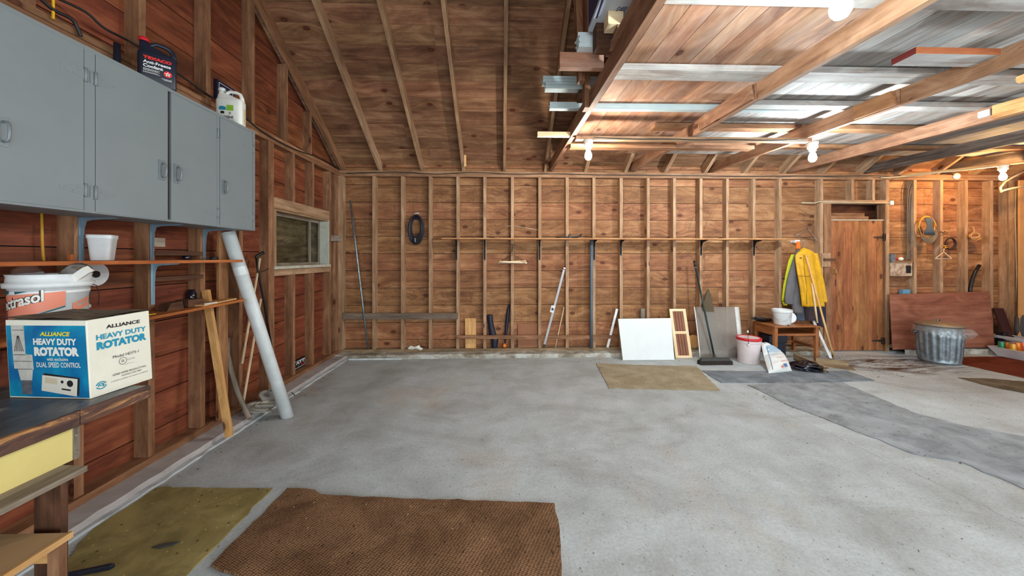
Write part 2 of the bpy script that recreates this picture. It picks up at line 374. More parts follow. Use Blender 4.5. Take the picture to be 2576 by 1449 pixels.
# shift texture origin so object coordinates equal world coordinates
me = fl.data; off = Vector(fl.location)
for v in me.vertices: v.co += off
fl.location = (0, 0, 0)
def kerb_mat():
    t = NT('old_kerb_concrete'); co = t.n('ShaderNodeTexCoord').outputs['Object']
    a = t.noise(co, 5, 6, .7, .5); col = t.ramp(a, [(.36, lin((124, 114, 98))), (.5, lin((162, 154, 140))), (.62, lin((190, 190, 184)))])
    b = t.ramp(t.noise(co, 1.4, 5, .7, .6), [(.5, (0, 0, 0)), (.68, (1, 1, 1))]); col = t.mix(t.math('MULTIPLY', b, .6), col, lin((96, 84, 64)))
    t.l(col, t.b.inputs['Base Color']); t.b.inputs['Roughness'].default_value = .85; t.bump(a, .5, .015); return t.m
M_kerb = kerb_mat()
def rough_strip(x0, x1, y0, y1, z1, along, amp=.008, step=.07):
    m = MB(); L = (x1 - x0) if along == 'x' else (y1 - y0); n = int(L / step)
    rr = [random.gauss(0, amp) for _ in range(n + 1)]; rz = [random.gauss(0, amp * .5) for _ in range(n + 1)]
    sec = lambda i, k: None
    b = len(m.v)
    for i in range(n + 1):
        q = i / n
        for (u, z) in ((0, 0), (0, z1 - .012), (.014, z1), (1, z1)):
            r = rr[i] if u < .5 else 0
            if along == 'x': m.v.append(V(x0 + L * q, y0 + (y1 - y0) * u + r, z + (rz[i] if z > 0 and u < .5 else 0)))
            else: m.v.append(V(x1 - (x1 - x0) * u + r, y0 + L * q, z + (rz[i] if z > 0 and u < .5 else 0)))
    for i in range(n):
        for k in range(3):
            a = b + i * 4 + k; f = [a, a + 4, a + 5, a + 1]; m.face(f if along == 'x' else f[::-1])
    return m
struct('trim_1', rough_strip(SL, 4.9, 4.99, 5.27, .055, 'x'), M_kerb, 'rough concrete kerb along the foot of the back wall')
struct('trim_2', rough_strip(5.98, XR, 4.99, 5.27, .075, 'x'), M_kerb, 'concrete kerb right of the plank door')
struct('trim_3', rough_strip(SL - .02, -2.205, YF, 5.0, .05, 'y', .0035), plain('limewashed_kerb', (174, 168, 166), .85, var=.12, scale=4, dirt=.45, dirtc=(110, 92, 80), bump=.5), 'whitish concrete kerb along the foot of the left wall')
struct('trim_4', rough_strip(-2.205, -2.168, .6, 4.99, .014, 'y', .004), plain('whitewashed_mortar', (186, 190, 192), .9, dirt=.5, bump=.4), 'crumbly mortar strip beside the left kerb')
# ---- walls
W_backing = plain('dark_backing_paper', (40, 32, 28), .9)  # for opaque sheets added outside the boards against daylight leaks
def rows(z0, z1):
    k = math.floor((ROW0 - z1) / ROWH) ; out = []; z = ROW0 - k * ROWH + ROWH
    while z > z0:
        a, b = max(z - ROWH, z0), min(z, z1)
        if b - a > .01: out.append((a, b))
        z -= ROWH
    return out
G = .0034
DX0, DX1, DZ = onY(2082, 600, YB).x, onY(2226, 600, YB).x, 2.265
wb = MB()
for a, b in rows(.06, 2.98):
    cuts = [SL, random.uniform(1, 3.4), 4.9, random.uniform(6.6, 7.4), XR + .1]
    for x0, x1 in zip(cuts, cuts[1:]):
        segs = [(x0, x1)]
        if a < DZ - .05:
            segs = []
            if x0 < DX0: segs.append((x0, min(x1, DX0)))
            if x1 > DX1: segs.append((max(x0, DX1), x1))
            bb = b
        for s0, s1 in segs: wb.box(s0 + G, s1, SB, SB + .02, a + G, b - G)
wall_back = struct('wall_back', wb, W_back)
bs = [XL + .51 + i * .4064 for i in range(16)]
def stud_at(x, z0, z1, w=.045, y0=YB, mat=None): obj('stud', MB().box(x - w / 2, x + w / 2, y0, SB, z0, z1), mat or W_stud, wall_back)
ZT = 2.632
for i, x in enumerate(bs): stud_at(x + random.uniform(-.006, .006), .095, ZT, .045 if i < 10 else .042)
obj('corner_post', MB().box(XL - .01, XL + .055, YB - .02, SB, .095, ZT), W_stud, wall_back)
X68 = onY(2067, 600, YB).x; X33 = onY(2233, 600, YB).x
for x in (X68, X33): stud_at(x, 0 if x == X33 else .095, ZT, .05)
stud_at((X68 + X33) / 2 - .03, DZ + .05, ZT); stud_at((X68 + X33) / 2 + .30, DZ + .05, ZT, .04)
for px in (2302.5, 2369): stud_at(onY(px, 600, YB).x, .1, ZT)
for px in (2431, 2495): stud_at(onY(px, 600, YB).x, .1, ZT, .05)
stud_at(onY(2537, 600, YB).x, .1, ZT, .05)
obj('door_header', MB().box(X68, X33, YB - .002, SB, DZ, DZ + .055), W_stud, wall_back)
obj('top_plate', MB().box(SL, XR, YB - .006, SB, ZT, ZT + .04).box(SL, 3.1, YB - .012, SB, ZT + .042, ZT + .082).box(3.103, XR, YB - .01, SB, ZT + .042, ZT + .082), W_plate, wall_back)
obj('sill_plate', MB().box(SL, DX0 - .02, YB - .012, SB, .05, .095).box(DX1 + .05, XR, YB - .012, SB, .06, .1), W_sill, wall_back)
sd = MB().box(SL - .1, DX0, SB + .024, SB + .04, -.05, 3.0).box(DX1, XR + .1, SB + .024, SB + .04, -.05, 3.0).box(DX0, DX1, SB + .024, SB + .04, DZ, 3.0)
obj('outer_backing', sd, W_backing, wall_back)  # added behind the back wall boards so no daylight shows through gaps
# right wall, only its near end shows at the edge of the frame
wr = MB()
for a, b in rows(.06, 2.9):
    if a < 2.05: wr.box(XR, XR + .02, YF, .75, a + G, b - G).box(XR, XR + .02, 3.05, SB, a + G, b - G)  # gap made in the unseen wall to let the added fill light in
    else: wr.box(XR, XR + .02, YF, SB, a + G, b - G)
wall_right = struct('wall_right', wr, W_left)
obj('outer_backing', MB().box(XR + .024, XR + .04, YF, .75, -.05, 3.0).box(XR + .024, XR + .04, 3.05, SB + .04, -.05, 3.0).box(XR + .024, XR + .04, .75, 3.05, 2.2, 3.0), W_backing, wall_right)  # added light-tight sheet, with the same gap for the fill light
for k in range(18):
    if not .7 < SB - .25 - k * .4064 < 3.1: obj('stud', MB().box(XR - .093, XR, SB - .25 - k * .4064 - .045, SB - .25 - k * .4064, .05, ZT), W_stud, wall_right)
# left wall with window opening and gable
WY0, WY1 = onX(691, 600, XL).y, onX(829, 600, XL).y
WZ1, WZ0 = (onX(691, 527, XL).z + onX(829, 552, XL).z) / 2, (onX(691, 668, XL).z + onX(829, 667, XL).z) / 2
wl = MB()
def lb(m, y0, y1, a, b, x0=SL - .02, x1=SL):
    """board along Y whose ends follow the roof slope"""
    def lim(z, y0, y1):
        if z > 2.8:
            ym = YB + .17 - (z - 2.75) / .65; yn = 2.8 - YB - .17 + (z - 2.75) / .65
            return max(y0, yn), min(y1, ym)
        return y0, y1
    (p0, p1), (q0, q1) = lim(a, y0, y1), lim(b, y0, y1)
    if q1 - q0 < .02 or p1 - p0 < .02: return
    P = [V(x0, p0, a), V(x1, p0, a), V(x1, p1, a), V(x0, p1, a), V(x0, q0, b), V(x1, q0, b), V(x1, q1, b), V(x0, q1, b)]
    m.hexa(P)
for a, b in rows(.04, 5.15):
    cuts = [YF, random.uniform(-1, .3), random.uniform(1.9, 2.6), SB] if a > 2 or b < .6 else [YF, random.uniform(0, 1), SB]
    for y0, y1 in zip(cuts, cuts[1:]):
        if b > WZ0 + .02 and a < WZ1 - .02:
            lo, hi = max(a, WZ0), min(b, WZ1)
            if a < WZ0 - .01: lb(wl, y0, y1, a + G, WZ0)
            if b > WZ1 + .01: lb(wl, y0, y1, WZ1, b - G)
            if y0 < WY0: lb(wl, y0, min(y1, WY0), lo + G, hi - G)
            if y1 > WY1: lb(wl, max(y0, WY1), y1, lo + G, hi - G)
        else: lb(wl, y0, y1, a + G, b - G)
wall_left = struct('wall_left', wl, W_left)
sd = MB(); q = SL - .024
def gb(y0, y1, z0, z1): sd.box(q - .016, q, y0, y1, z0, z1)
gb(YF, SB + .04, -.05, WZ0 - .06); gb(YF, WY0 - .02, WZ0 - .06, WZ1 + .02); gb(WY1 + .02, SB + .04, WZ0 - .06, WZ1 + .02); gb(YF, SB + .04, WZ1 + .02, 2.78)
P_ = [(-2.5, 2.78), (5.3, 2.78), (1.4, 5.28)]
sd.prism([(a, b) for a, b in P_], V(q - .016, 0, 0), (0, 1, 0), (0, 0, 1), .016)
obj('outer_backing', sd, W_backing, wall_left)  # added behind the left wall boards to keep daylight out of the joints
def lstud(ye, z0, z1, w=.045, mat=None): obj('stud', MB().box(SL, XL, ye - w, ye, z0, z1), mat or W_studl, wall_left)
B0 = 2.054
for k in range(-10, 9):
    ye = B0 + k * .4064
    if k in (5, 6):
        lstud(ye, .095, WZ0 - .10); lstud(ye, WZ1 + .12, ZT)
    elif k == 4: lstud(ye + .03, .095, ZT, .085)
    elif k == 7: lstud(WY1 + .046, .095, ZT)
    elif k == 8: lstud(5.16, .095, ZT, .10)
    else: lstud(ye, .095, ZT)
_a = B0 + 4 * .4064 + .031; _b = onX(690, 600, XL).y
lstud(_b, .095, WZ1 + .0, _b - _a, W_stud)
for ye in (-1.3, -.79, -.28, .23, .74, 1.32, 1.85, 2.40, 2.92, 3.43, 3.95, 4.44):
    if ye > 1.0 or True: lstud(ye, ZT + .08, roofz(ye) + .03)
obj('window_header', MB().box(SL, XL, _a, WY1 - .0005, WZ1 + .005, WZ1 + .12), W_stud, wall_left)
obj('window_ledger', MB().box(SL, XL + .003, _a, WY1 - .0005, WZ0 - .10, WZ0 - .035), W_stud, wall_left)
obj('top_plate', MB().box(SL, XL + .006, YF, YB, ZT, ZT + .04).box(SL, XL + .01, YF, 2.6, ZT + .042, ZT + .08).box(SL, XL + .01, 2.603, YB, ZT + .042, ZT + .08), W_studl, wall_left)
obj('sill_plate', MB().box(SL, XL + .02, YF, SB, .045, .095), W_studl, wall_left)
for (a, b, z) in ((onX(388, 630, XL).y, onX(510, 630, XL).y, 1.455), (onX(388, 715, XL).y, onX(510, 715, XL).y, 1.275)):
    obj('blocking', MB().box(SL, XL + .004, a, b, z, z + .03), W_dark, wall_left)
obj('blocking', MB().box(SL + .01, XL + .015, onX(383, 615, XL).y, onX(410, 615, XL).y, 1.515, 1.575), W_grey, wall_left)
# end block at the corner post
single('wood_block', 'short wooden block nailed across the corner post beside the boarded window', 'block', MB().box(XL - .0, XL + .045, onX(833, 600, XL).y, 5.22, onX(850, 608, XL).z, onX(850, 594, XL).z), W_grey)
# ---- ceiling : roof boards on rafters
cl = MB(); off = .120 * math.sqrt(1 + .65 ** 2); cs = 1 / math.sqrt(1 + .65 ** 2)
nrow = 0
for side in (0, 1):
    L = 0
    while L < 4.9:
        w = .195 * random.uniform(.93, 1.07)
        def pt(l, up):
            y = YB + .35 - l * cs; z = roofz(YB) + .65 * (YB - y) + off + up
            return (y, z) if side == 0 else (2.8 - y, z)
        if pt(L, 0)[0] < 1.36 and side == 0: break
        if pt(L, 0)[0] > 1.44 and side == 1: break
        (ya, za), (yb, zb) = pt(L + .001, 0), pt(L + w - .0015, 0)
        cuts = [SL - .3, random.uniform(-1.5, 1.5), random.uniform(2.5, 6), XR + .3]
        for x0, x1 in zip(cuts, cuts[1:]):
            cl.hexa([V(x0, ya, za), V(x1, ya, za), V(x1, yb, zb), V(x0, yb, zb), V(x0, ya, za + .022), V(x1, ya, za + .022), V(x1, yb, zb + .022), V(x0, yb, zb + .022)])
        L += w
ceiling = struct('ceiling', cl, W_roof)
rf = MB()
for sgn in (1, -1):
    f = (lambda y: y) if sgn > 0 else (lambda y: 2.8 - y)
    ya, yb = YB + .4, 1.3; za, zb = roofz(YB) + .65 * (YB - ya) + off + .03, roofz(YB) + .65 * (YB - yb) + off + .03
    rf.hexa([V(SL - .3, f(ya), za), V(XR + .3, f(ya), za), V(XR + .3, f(yb), zb), V(SL - .3, f(yb), zb), V(SL - .3, f(ya), za + .01), V(XR + .3, f(ya), za + .01), V(XR + .3, f(yb), zb + .01), V(SL - .3, f(yb), zb + .01)])
obj('roof_backing', rf, W_backing, ceiling)  # backing added over the roof boards, closes their gaps to daylight
dv = V(0, -1, .65).normalized()
def rafter(x, w=.045):
    n = V(0, .65, 1).normalized()
    a = V(x, YB + .1, roofz(YB) - .065) + n * .06; b = V(x, 1.42, roofz(1.42)) + n * .06
    obj('rafter', MB().beam(a, b, w, .12, up=n), W_stud if x > -2 else W_studl, ceiling)
    n2 = V(0, -.65, 1).normalized(); a = V(x, 2.8 - YB - .1, roofz(YB) - .065) + n2 * .06; b = V(x, 1.38, roofz(1.42)) + n2 * .06
    obj('rafter', MB().beam(a, b, w, .12, up=n2), W_stud, ceiling)
RX = [-2.355, -1.80, -1.18, -.565, .045, .655] + [.655 + .61 * i for i in range(1, 12)] + [XR - .03]
for x in RX: rafter(x, .04 if x < 1 else .05)
obj('ridge_board', MB().box(SL, XR, 1.385, 1.415, roofz(1.4) - .04, roofz(1.4) + .16), W_studl, ceiling)
# front wall plate and gable above the open garage doors (behind the camera)
wf = MB(); wf.box(SL - .02, XR, YF - .02, YF, 2.45, 2.9)
for x in (SL, 1.1, 4.6, XR - .3): wf.box(x, x + .3, YF - .02, YF, 0, 2.45)
struct('wall_front', wf, W_left)
# ---- window
def window():
    root = MB()
    xa, xb = SL - .015, SL
    w = MB()
    fy0, fy1, fz0, fz1 = WY0, WY1, WZ0, WZ1
    # casing lining the opening
    w.box(SL - .02, XL, fy0, fy0 + .03, fz0, fz1).box(SL - .02, XL, fy0 + .03, fy1 - .03, fz1 - .02, fz1)
    r = struct('window_1', w, W_stud, 'small weathered window in the left wall, boarded over on the outside', None)
    obj('jamb', MB().box(SL - .03, XL - .002, fy1 - .03, fy1, fz0, fz1), plain('flaking_white_paint', (176, 178, 164), .7, dirt=.5), r)
    obj('window_sill', MB().box(SL - .02, XL + .012, fy0 - .01, fy1 + .01, fz0 - .03, fz0 + .002), plain('flaking_white_sill', (190, 184, 168), .75, dirt=.6, scale=14), r)
    s = MB(); m0 = SL - .02
    s.box(m0 - .02, m0, fy0 + .03, fy0 + .06, fz0, fz1 - .02).box(m0 - .02, m0, fy1 - .06, fy1 - .03, fz0, fz1 - .02)
    s.box(m0 - .02, m0, fy0 + .06, fy1 - .06, fz1 - .05, fz1 - .02).box(m0 - .02, m0, fy0 + .06, fy1 - .06, fz0, fz0 + .035)
    ym = fy0 + (fy1 - fy0) * .76; s.box(m0 - .02, m0, ym - .02, ym + .02, fz0 + .035, fz1 - .05)
    obj('window_frame', s, W_grey, r)
    g = NT('window_glass'); g.b.inputs['Transmission Weight'].default_value = 1; g.b.inputs['IOR'].default_value = 1.15; g.b.inputs['Roughness'].default_value = .0; g.b.inputs['Base Color'].default_value = (.8, .85, .82, 1)
    obj('pane', MB().box(m0 - .012, m0 - .009, fy0 + .05, fy1 - .05, fz0 + .03, fz1 - .04), g.m, r)
    b = MB(); z = fz0 - .05
    while z < fz1 + .05: b.box(m0 - .075, m0 - .05, fy0 - .1, fy1 + .1, z, z + .139); z += .141
    b.box(m0 - .09, m0 - .078, fy0 - .12, fy1 + .12, fz0 - .06, fz1 + .02)  # solid panel added behind the boards to stop light leaking between them
    obj('boarding', b, W_win, r)
window()
# ---- door
def door():
    x0, x1 = onY(2088, 700, YB + .03).x, onY(2221, 700, YB + .03).x; zt = onY(2150, 555, YB + .03).z; zb = .012
    m = MB(); n = 7; ws = [random.uniform(.8, 1.2) for _ in range(n)]; t = sum(ws); x = x0
    for w in ws:
        xe = x + (x1 - x0) * w / t; m.box(x + .0012, xe - .0012, YB + .03, YB + .052, zb, zt); x = xe
    m.box(x0 + .04, x1 - .04, YB + .052, YB + .075, .3, .42).box(x0 + .04, x1 - .04, YB + .052, YB + .075, 1.6, 1.72)
    d = struct('door_1', m, W_door, 'vertical plank door in the back wall')
    obj('top_edge', MB().box(x0 - .005, x1 + .005, YB + .02, YB + .06, zt, zt + .018), plain('chalky_white_edge', (176, 166, 148), .9, dirt=.5, scale=30), d)
    def P(px, py, k=0): return onY(px, py, YB + .028 - k)
    h = MB(); a = P(2222, 597); h.box(a.x - .012, a.x + .04, YB + .005, YB + .03, a.z - .055, a.z + .055)
    h.prism([(0, -.018), (0, .018), (-.14, .008), (-.15, 0), (-.14, -.008)], (a.x - .012, YB + .028, a.z), (1, 0, 0), (0, 0, 1), .006)
    obj('hinge', h, M_iron, d)
    h = MB(); a = P(2218, 857); h.box(a.x - .012, a.x + .03, YB + .005, YB + .03, a.z - .05, a.z + .05)
    h.prism([(0, -.018), (0, .018), (-.14, .008), (-.15, 0), (-.14, -.008)], (a.x - .012, YB + .028, a.z), (1, 0, 0), (0, 0, 1), .006)
    obj('hinge', h, M_iron, d)
    a = P(2098, 684); hh = MB(); hh.tube([a + V(-.004, 0, .045), a + V(-.004, -.03, .04), a + V(0, -.035, 0), a + V(-.004, -.03, -.035), a + V(-.004, 0, -.04)], .008, 8)
    hh.prism([(-.02, .03), (.015, .03), (.02, .06), (0, .065), (-.022, .055)], a + V(0, 0, 0), (1, 0, 0), (0, 0, 1), .004)
    hh.prism([(-.02, -.03), (-.015, -.06), (0, -.065), (.015, -.055), (.01, -.03)], a + V(0, 0, 0), (1, 0, 0), (0, 0, 1), .004)
    obj('door_handle', hh, plain('worn_brass', (168, 140, 92), .45, .6, .2, 30), d)
    a = P(2102, 711); obj('keyhole_slot', MB().box(a.x - .006, a.x + .006, YB + .027, YB + .031, a.z - .055, a.z + .05), M_black, d)
    # wooden turn latch on its plate
    l0, l1 = P(2064, 637), P(2082, 671)
    obj('latch_plate', MB().box(onY(2064, 650, YB).x, onY(2087, 650, YB).x, YB - .02, YB + .025, l1.z, l0.z), W_stud, d)
    obj('latch_bar', MB().box(onY(2073, 650, YB - .03).x, onY(2101, 650, YB - .03).x, YB - .04, YB - .02, onY(2080, 656, YB).z, onY(2080, 650, YB).z), W_dark, d)
    for xa, xb in ((onY(2074, 700, YB).x, x0 - .006), (x1 + .006, onY(2229, 700, YB).x)):
        obj('door_jamb', MB().box(xa, xb, YB + .005, SB + .02, 0, DZ), W_studl, d)
    # boards stored in the gap over the door
    return d, x0, x1, zt
D1, DXa, DXb, DZT = door()
bk = MB()
for i in range(10): bk.box(DX0 - .4, DX1 + .4, SB + .30, SB + .32, i * .257, i * .257 + .255)
obj('passage_boarding', bk, W_left, D1)
for i, (y0, y1, z0, z1) in enumerate(((SB + .03, SB + .2, DZT + .075, DZT + .13), (SB - .03, SB + .12, DZT + .02, DZT + .07))):
    single('spare_board', ['upper', 'lower'][i] + ' board of the two lying in the gap above the plank door', 'board', MB().box(DXa + .02, DXb - .19, y0, y1, z0, z1), W_studl)
# ================================================================ left side
def cam2w(xc, zc, z=0): p = FW * zc + RT * xc; return V(p.x, p.y, z)
# ---- wall cabinet
def cabinet():
    XC, XW = -2.10, XL - .001; z1, z0 = 2.512, 1.668
    Y = lambda px: onX(px, 600, XC).y
    ys, ye = Y(-260), Y(641.5)
    r = thing('wall_cabinet', 'long grey painted wall cabinet with hinged doors above the workbench', 'cabinet', (-2.2, 2.0, z0))
    c = MB(); c.box(XW, XC - .02, ys, ye, z0, z0 + .02).box(XW, XC - .02, ys, ye, z1 - .02, z1)
    c.box(XW, XC - .02, ye - .02, ye, z0 + .02, z1 - .02).box(XW, XC - .02, ys, ys + .02, z0 + .02, z1 - .02).box(XW, XW + .01, ys + .02, ye - .02, z0 + .02, z1 - .02)
    for px in (226, 548): c.box(XW + .01, XC - .02, Y(px) - .01, Y(px) + .01, z0 + .02, z1 - .02)
    obj('carcass', c, M_cab, r)
    f = MB()                                             # face frame
    for a, b in ((ys, ys + .03), (Y(212), Y(239)), (Y(546), Y(552)), (Y(636), ye)): f.box(XC - .02, XC, a, b, z0, z1)
    f.box(XC - .02, XC - .001, ys + .03, ye - .03, z1 - .022, z1 - .0005).box(XC - .02, XC - .001, ys + .03, ye - .03, z0 + .0005, z0 + .012)
    obj('face_frame', f, M_cab, r)
    doors = [(Y(-250), Y(211), z0 + .012, z1 - .02, 'r', Y(2)), (Y(240.5), Y(422), z0 + .006, z1 - .020, 'l', Y(405)), (Y(430.5), Y(545.5), z0 + .002, z1 - .024, 'r', Y(443)), (Y(553.5), Y(635), z0 + .012, z1 - .024, 'r', Y(562))]
    for i, (a, b, c0, c1, hs, hy) in enumerate(doors):
        d = obj('door', MB().box(XC - .017, XC + .002, a + .001, b - .001, c0, c1), M_cab, r, bevel=.0015)
        if i == 1: obj('door_edge', MB().box(XC - .016, XC + .001, b, b + .003, c0 + .01, c1 - .01), W_dark, d)
        # pull handle on a back plate
        zh = onX([1, 405, 443, 562][i], [330, 428, 437, 470][i], XC).z
        hh = .062 if i < 3 else .055
        pl = MB(); pl.box(XC + .002, XC + .006, hy - .02, hy + .02, zh - hh, zh + hh)
        hp = [(0, -.042), (.014, -.04), (.022, -.03), (.024, 0), (.022, .03), (.014, .04), (0, .042)]
        pl.tube([V(XC + .006 + u, hy + .004, zh + q) for u, q in hp], .0055, 8)
        obj('handle', pl, M_cab2, d)
        # strap hinges
        ky = (b + .004) if hs == 'r' else (a - .004); s = -1 if hs == 'r' else 1
        for zz in (c0 + .10, c1 - .13):
            g = MB(); g.tube([V(XC + .006, ky, zz - .035), V(XC + .006, ky, zz + .035)], .0055, 8)
            if i != 2 or zz < 2:
                g.prism([(s * .004, -.026), (s * .004, .026), (s * .10, .012), (s * .105, 0), (s * .10, -.012)] if s > 0 else [(s * .004, .026), (s * .004, -.026), (s * .10, -.012), (s * .105, 0), (s * .10, .012)], V(XC + .0021, ky, zz), (0, 1, 0), (0, 0, 1), .0012)
                g.box(XC, XC + .0012, min(ky, ky - s * .022), max(ky, ky - s * .022), zz - .03, zz + .03)
                for u, q in ((.03, .008), (.085, 0), (.05, -.01)):
                    g.lathe([(.004, 0), (.003, .002)], V(XC + .0030, ky + s * u, zz + q), 8, Matrix.Rotation(PI / 2, 4, 'Y'))
            obj('hinge', g, M_cab, d)
    return r
M_cab2 = plain('grey_painted_hardware', (118, 126, 130), .45, .2, .12, 12, dirt=.2, dirtc=(60, 60, 58))
M_cab2.name = 'grey_painted_hardware'
cabinet()
# ---- open shelves with steel brackets
def lbracket(ypx, pyt, pyb, px, mat, label, arm, name='shelf_bracket', grp=None):
    p = onX(px, 600, XL); y = p.y; zt = pyt; zb = pyb
    m = MB(); x = XL + .002; w = .013
    prof = [(0, 0), (.0, -(zt - zb)), (.004, -(zt - zb)), (.018, -.06), (.03, -.022), (.06, -.014), (arm, -.006), (arm, 0)]
    # folded steel: flange plus web
    m.prism([(a, b) for a, b in prof], V(x, y + .002, zt - .001), (1, 0, 0), (0, 0, 1), .003)
    m.box(x, x + .003, y - w, y + w, zb - .01, zt - .001).box(x, x + arm, y - w, y + w, zt - .004, zt - .001)
    for zz in (zb + .01, zb + .09): m.lathe([(.004, 0), (.003, .003)], V(x + .003, y, zz), 8, Matrix.Rotation(PI / 2, 4, 'Y'))
    return single(name, label, 'bracket', m, mat, grp)
SX = -2.15
y1 = onX(611, 655, SX).y
zs = 1.422
s1 = single('wall_shelf', 'upper orange-brown wooden shelf below the grey cabinet', 'shelf', MB().box(XL - .0, SX, .35, y1, zs - .02, zs), W_oshelf)
for px, d in ((203, 'left'), (381, 'middle'), (513, 'right')):
    lbracket(0, 1.668, zs + .004, px, M_brack, 'grey blue steel bracket under the grey cabinet, the %s one' % {'left': 'one left of the white tub', 'middle': 'one right of the white tub', 'right': 'one nearest the white pipe'}[d], .2, grp='brackets under the grey cabinet')
lbracket(0, zs - .021, 1.13, 383, plain('pale_blue_bracket', (150, 182, 196), .4, .2, .1), 'pale blue steel bracket between the two wooden wall shelves', .17)
p0 = onX(616, 752, SX); p1 = onX(378, 793, SX)
def lowshelf():
    m = MB(); n = 14; P = []
    y0, y1_ = .75, p0.y
    for i in range(n + 1):
        q = i / n; y = y0 + (y1_ - y0) * q; z = p1.z + (p0.z - p1.z) * (y - p1.y) / (p0.y - p1.y) - .012 * math.sin(PI * q)
        P.append((y, z))
    for (a, za), (b, zb) in zip(P, P[1:]):
        m.hexa([V(XL, a, za - .018), V(SX, a, za - .018), V(SX, b, zb - .018), V(XL, b, zb - .018), V(XL, a, za), V(SX, a, za), V(SX, b, zb), V(XL, b, zb)])
    # one continuous board: share one texture offset
    u0 = [(v.y, v.x + .4 * v.z) for v in m.v]
    for k, f in enumerate(m.f): m.uv[k] = [(u0[i][0], u0[i][1] + (.7 if k % 6 > 1 else 0) + m.v[i].z) for i in f]
    return single('wall_shelf', 'lower sagging wooden shelf behind the rotator box, ending at the white pipe', 'shelf', m, W_oshelf)
ls = lowshelf()
def lz(y): return p1.z + (p0.z - p1.z) * (y - p1.y) / (p0.y - p1.y) - .012 * math.sin(PI * (y - .75) / (p0.y - .75))
# things on the lower shelf
ya, yb = onX(412, 760, -2.25).y, onX(452, 760, -2.25).y
single('wood_block', 'dark wedge shaped block on the lower wall shelf', 'block', MB().prism([(0, 0), (yb - ya + .01, 0), (yb - ya, .055), (.03, .05)], V(-2.30, ya, lz(ya) + .001), (0, 1, 0), (0, 0, 1), .07), W_dark)
ya, yb = onX(456, 760, -2.25).y, onX(502, 760, -2.25).y
single('wood_block', 'longer dark grey block on the lower wall shelf, right of the wedge', 'block', MB().box(-2.31, -2.22, ya + .02, yb, lz(ya) + .004, lz(ya) + .055), W_dark)
ya, yb = onX(508, 760, -2.17).y, onX(592, 760, -2.2).y
mslat = MB(); mslat.hexa([V(-2.24, ya, lz(ya) + .002), V(-2.155, ya, lz(ya) + .002), V(-2.19, yb, lz(yb) + .002), V(-2.27, yb, lz(yb) + .002), V(-2.24, ya, lz(ya) + .012), V(-2.155, ya, lz(ya) + .012), V(-2.19, yb, lz(yb) + .012), V(-2.27, yb, lz(yb) + .012)])
single('thin_board', 'thin pale wooden slat lying near the end of the lower wall shelf', 'board', mslat, W_light)
yb2 = onX(545, 760, -2.15).y
single('white_strip', 'narrow white strip on the front edge of the lower wall shelf', 'strip', MB().box(-2.154, -2.146, ya, yb2, lz(yb2) + .012, lz(yb2) + .02), M_white)
pz = onX(390, 783, -2.2)
single('pencil', 'yellow pencil lying on the lower wall shelf just above the rotator box', 'pencil', MB().tube([V(-2.2, onX(368, 783, -2.2).y, lz(pz.y) + .006), V(-2.19, onX(392, 783, -2.19).y, lz(pz.y) + .006)], .004, 6), plain('yellow_pencil', (214, 170, 40), .4))
# dark bottle stored in the stud bay
p = onX(480, 738, -2.44); single('dark_bottle', 'dark glass jar tucked between the studs under the lower blocking', 'jar', MB().lathe([(.03, 0), (.033, .01), (.033, .07), (.022, .085), (.022, .1)], V(-2.435, p.y, lz(p.y) + .025 if False else lz(p.y) + .001), 20), plain('dark_glass', (26, 26, 36), .1, spec=.6))
p = onX(470, 650, -2.42); single('dark_jar', 'small dark jar on the upper wall shelf between the two brackets', 'jar', MB().lathe([(.024, 0), (.026, .008), (.026, .035), (.02, .042), (.02, .05)], V(-2.42, p.y, zs + .001), 18), plain('dark_glass_b', (30, 28, 40), .12, spec=.6))
p = onX(538, 652, -2.3); single('black_cup', 'small black cap on the upper wall shelf beside the white pipe', 'cap', MB().lathe([(.026, 0), (.028, .004), (.028, .022), (.024, .024)], V(-2.3, p.y, zs + .001), 20), M_black)
# white tub on the upper shelf
def tub():
    c = cam2w((258 - CX) / F * 2.03, 2.03, zs + .001)
    prof = [(.037, 0), (.040, .004), (.050, .125), (.053, .127), (.0535, .148), (.050, .148), (.049, .128), (.038, .006)]
    r = Matrix.Rotation(.5, 3, 'Z')
    m = MB().lathe(prof, c, 48, r, sq=6, cap1=True)
    single('plastic_tub', 'small square white plastic tub on the upper wall shelf', 'tub', m, M_white)
tub()
single('yellow_rope', 'yellow cord hanging between the grey cabinet and the upper wall shelf', 'rope', MB().tube([onX(105, 540, -2.44) + V(0, 0, .05), onX(106, 600, -2.44), onX(108, 640, -2.44), onX(110, 656, -2.44)], .006, 6), plain('yellow_cord', (190, 140, 40), .6))
single('wood_scrap', 'small orange-brown wood scrap standing on the upper wall shelf left of the tub', 'block', MB().box(-2.38, -2.36, onX(173, 650, -2.37).y, onX(183, 650, -2.37).y, zs + .001, zs + .035), W_oshelf)
# ---- paper roll on the wall behind the bucket
p = onX(238, 690, -2.44)
pr = thing('tape_reel', 'grey-white reel with a black hub on the left wall behind the white bucket', 'reel', p)
obj('flange', MB().lathe([(.07, 0), (.07, .006)], V(SL + .002, p.y, p.z), 32, Matrix.Rotation(PI / 2, 3, 'Y')).lathe([(.07, .03), (.07, .036)], V(SL + .002, p.y, p.z), 32, Matrix.Rotation(PI / 2, 3, 'Y')), M_white, pr)
obj('hub', MB().lathe([(.022, .006), (.022, .03), (.02, .040)], V(SL + .002, p.y, p.z), 20, Matrix.Rotation(PI / 2, 3, 'Y')), M_black, pr)
p = onX(230, 770, -2.45); single('washer', 'white round washer nailed to the left wall right of the white bucket', 'washer', MB().lathe([(.004, 0), (.012, 0), (.012, .005), (.004, .005)], V(SL + .001, p.y, p.z), 20, Matrix.Rotation(PI / 2, 3, 'Y')), M_white)
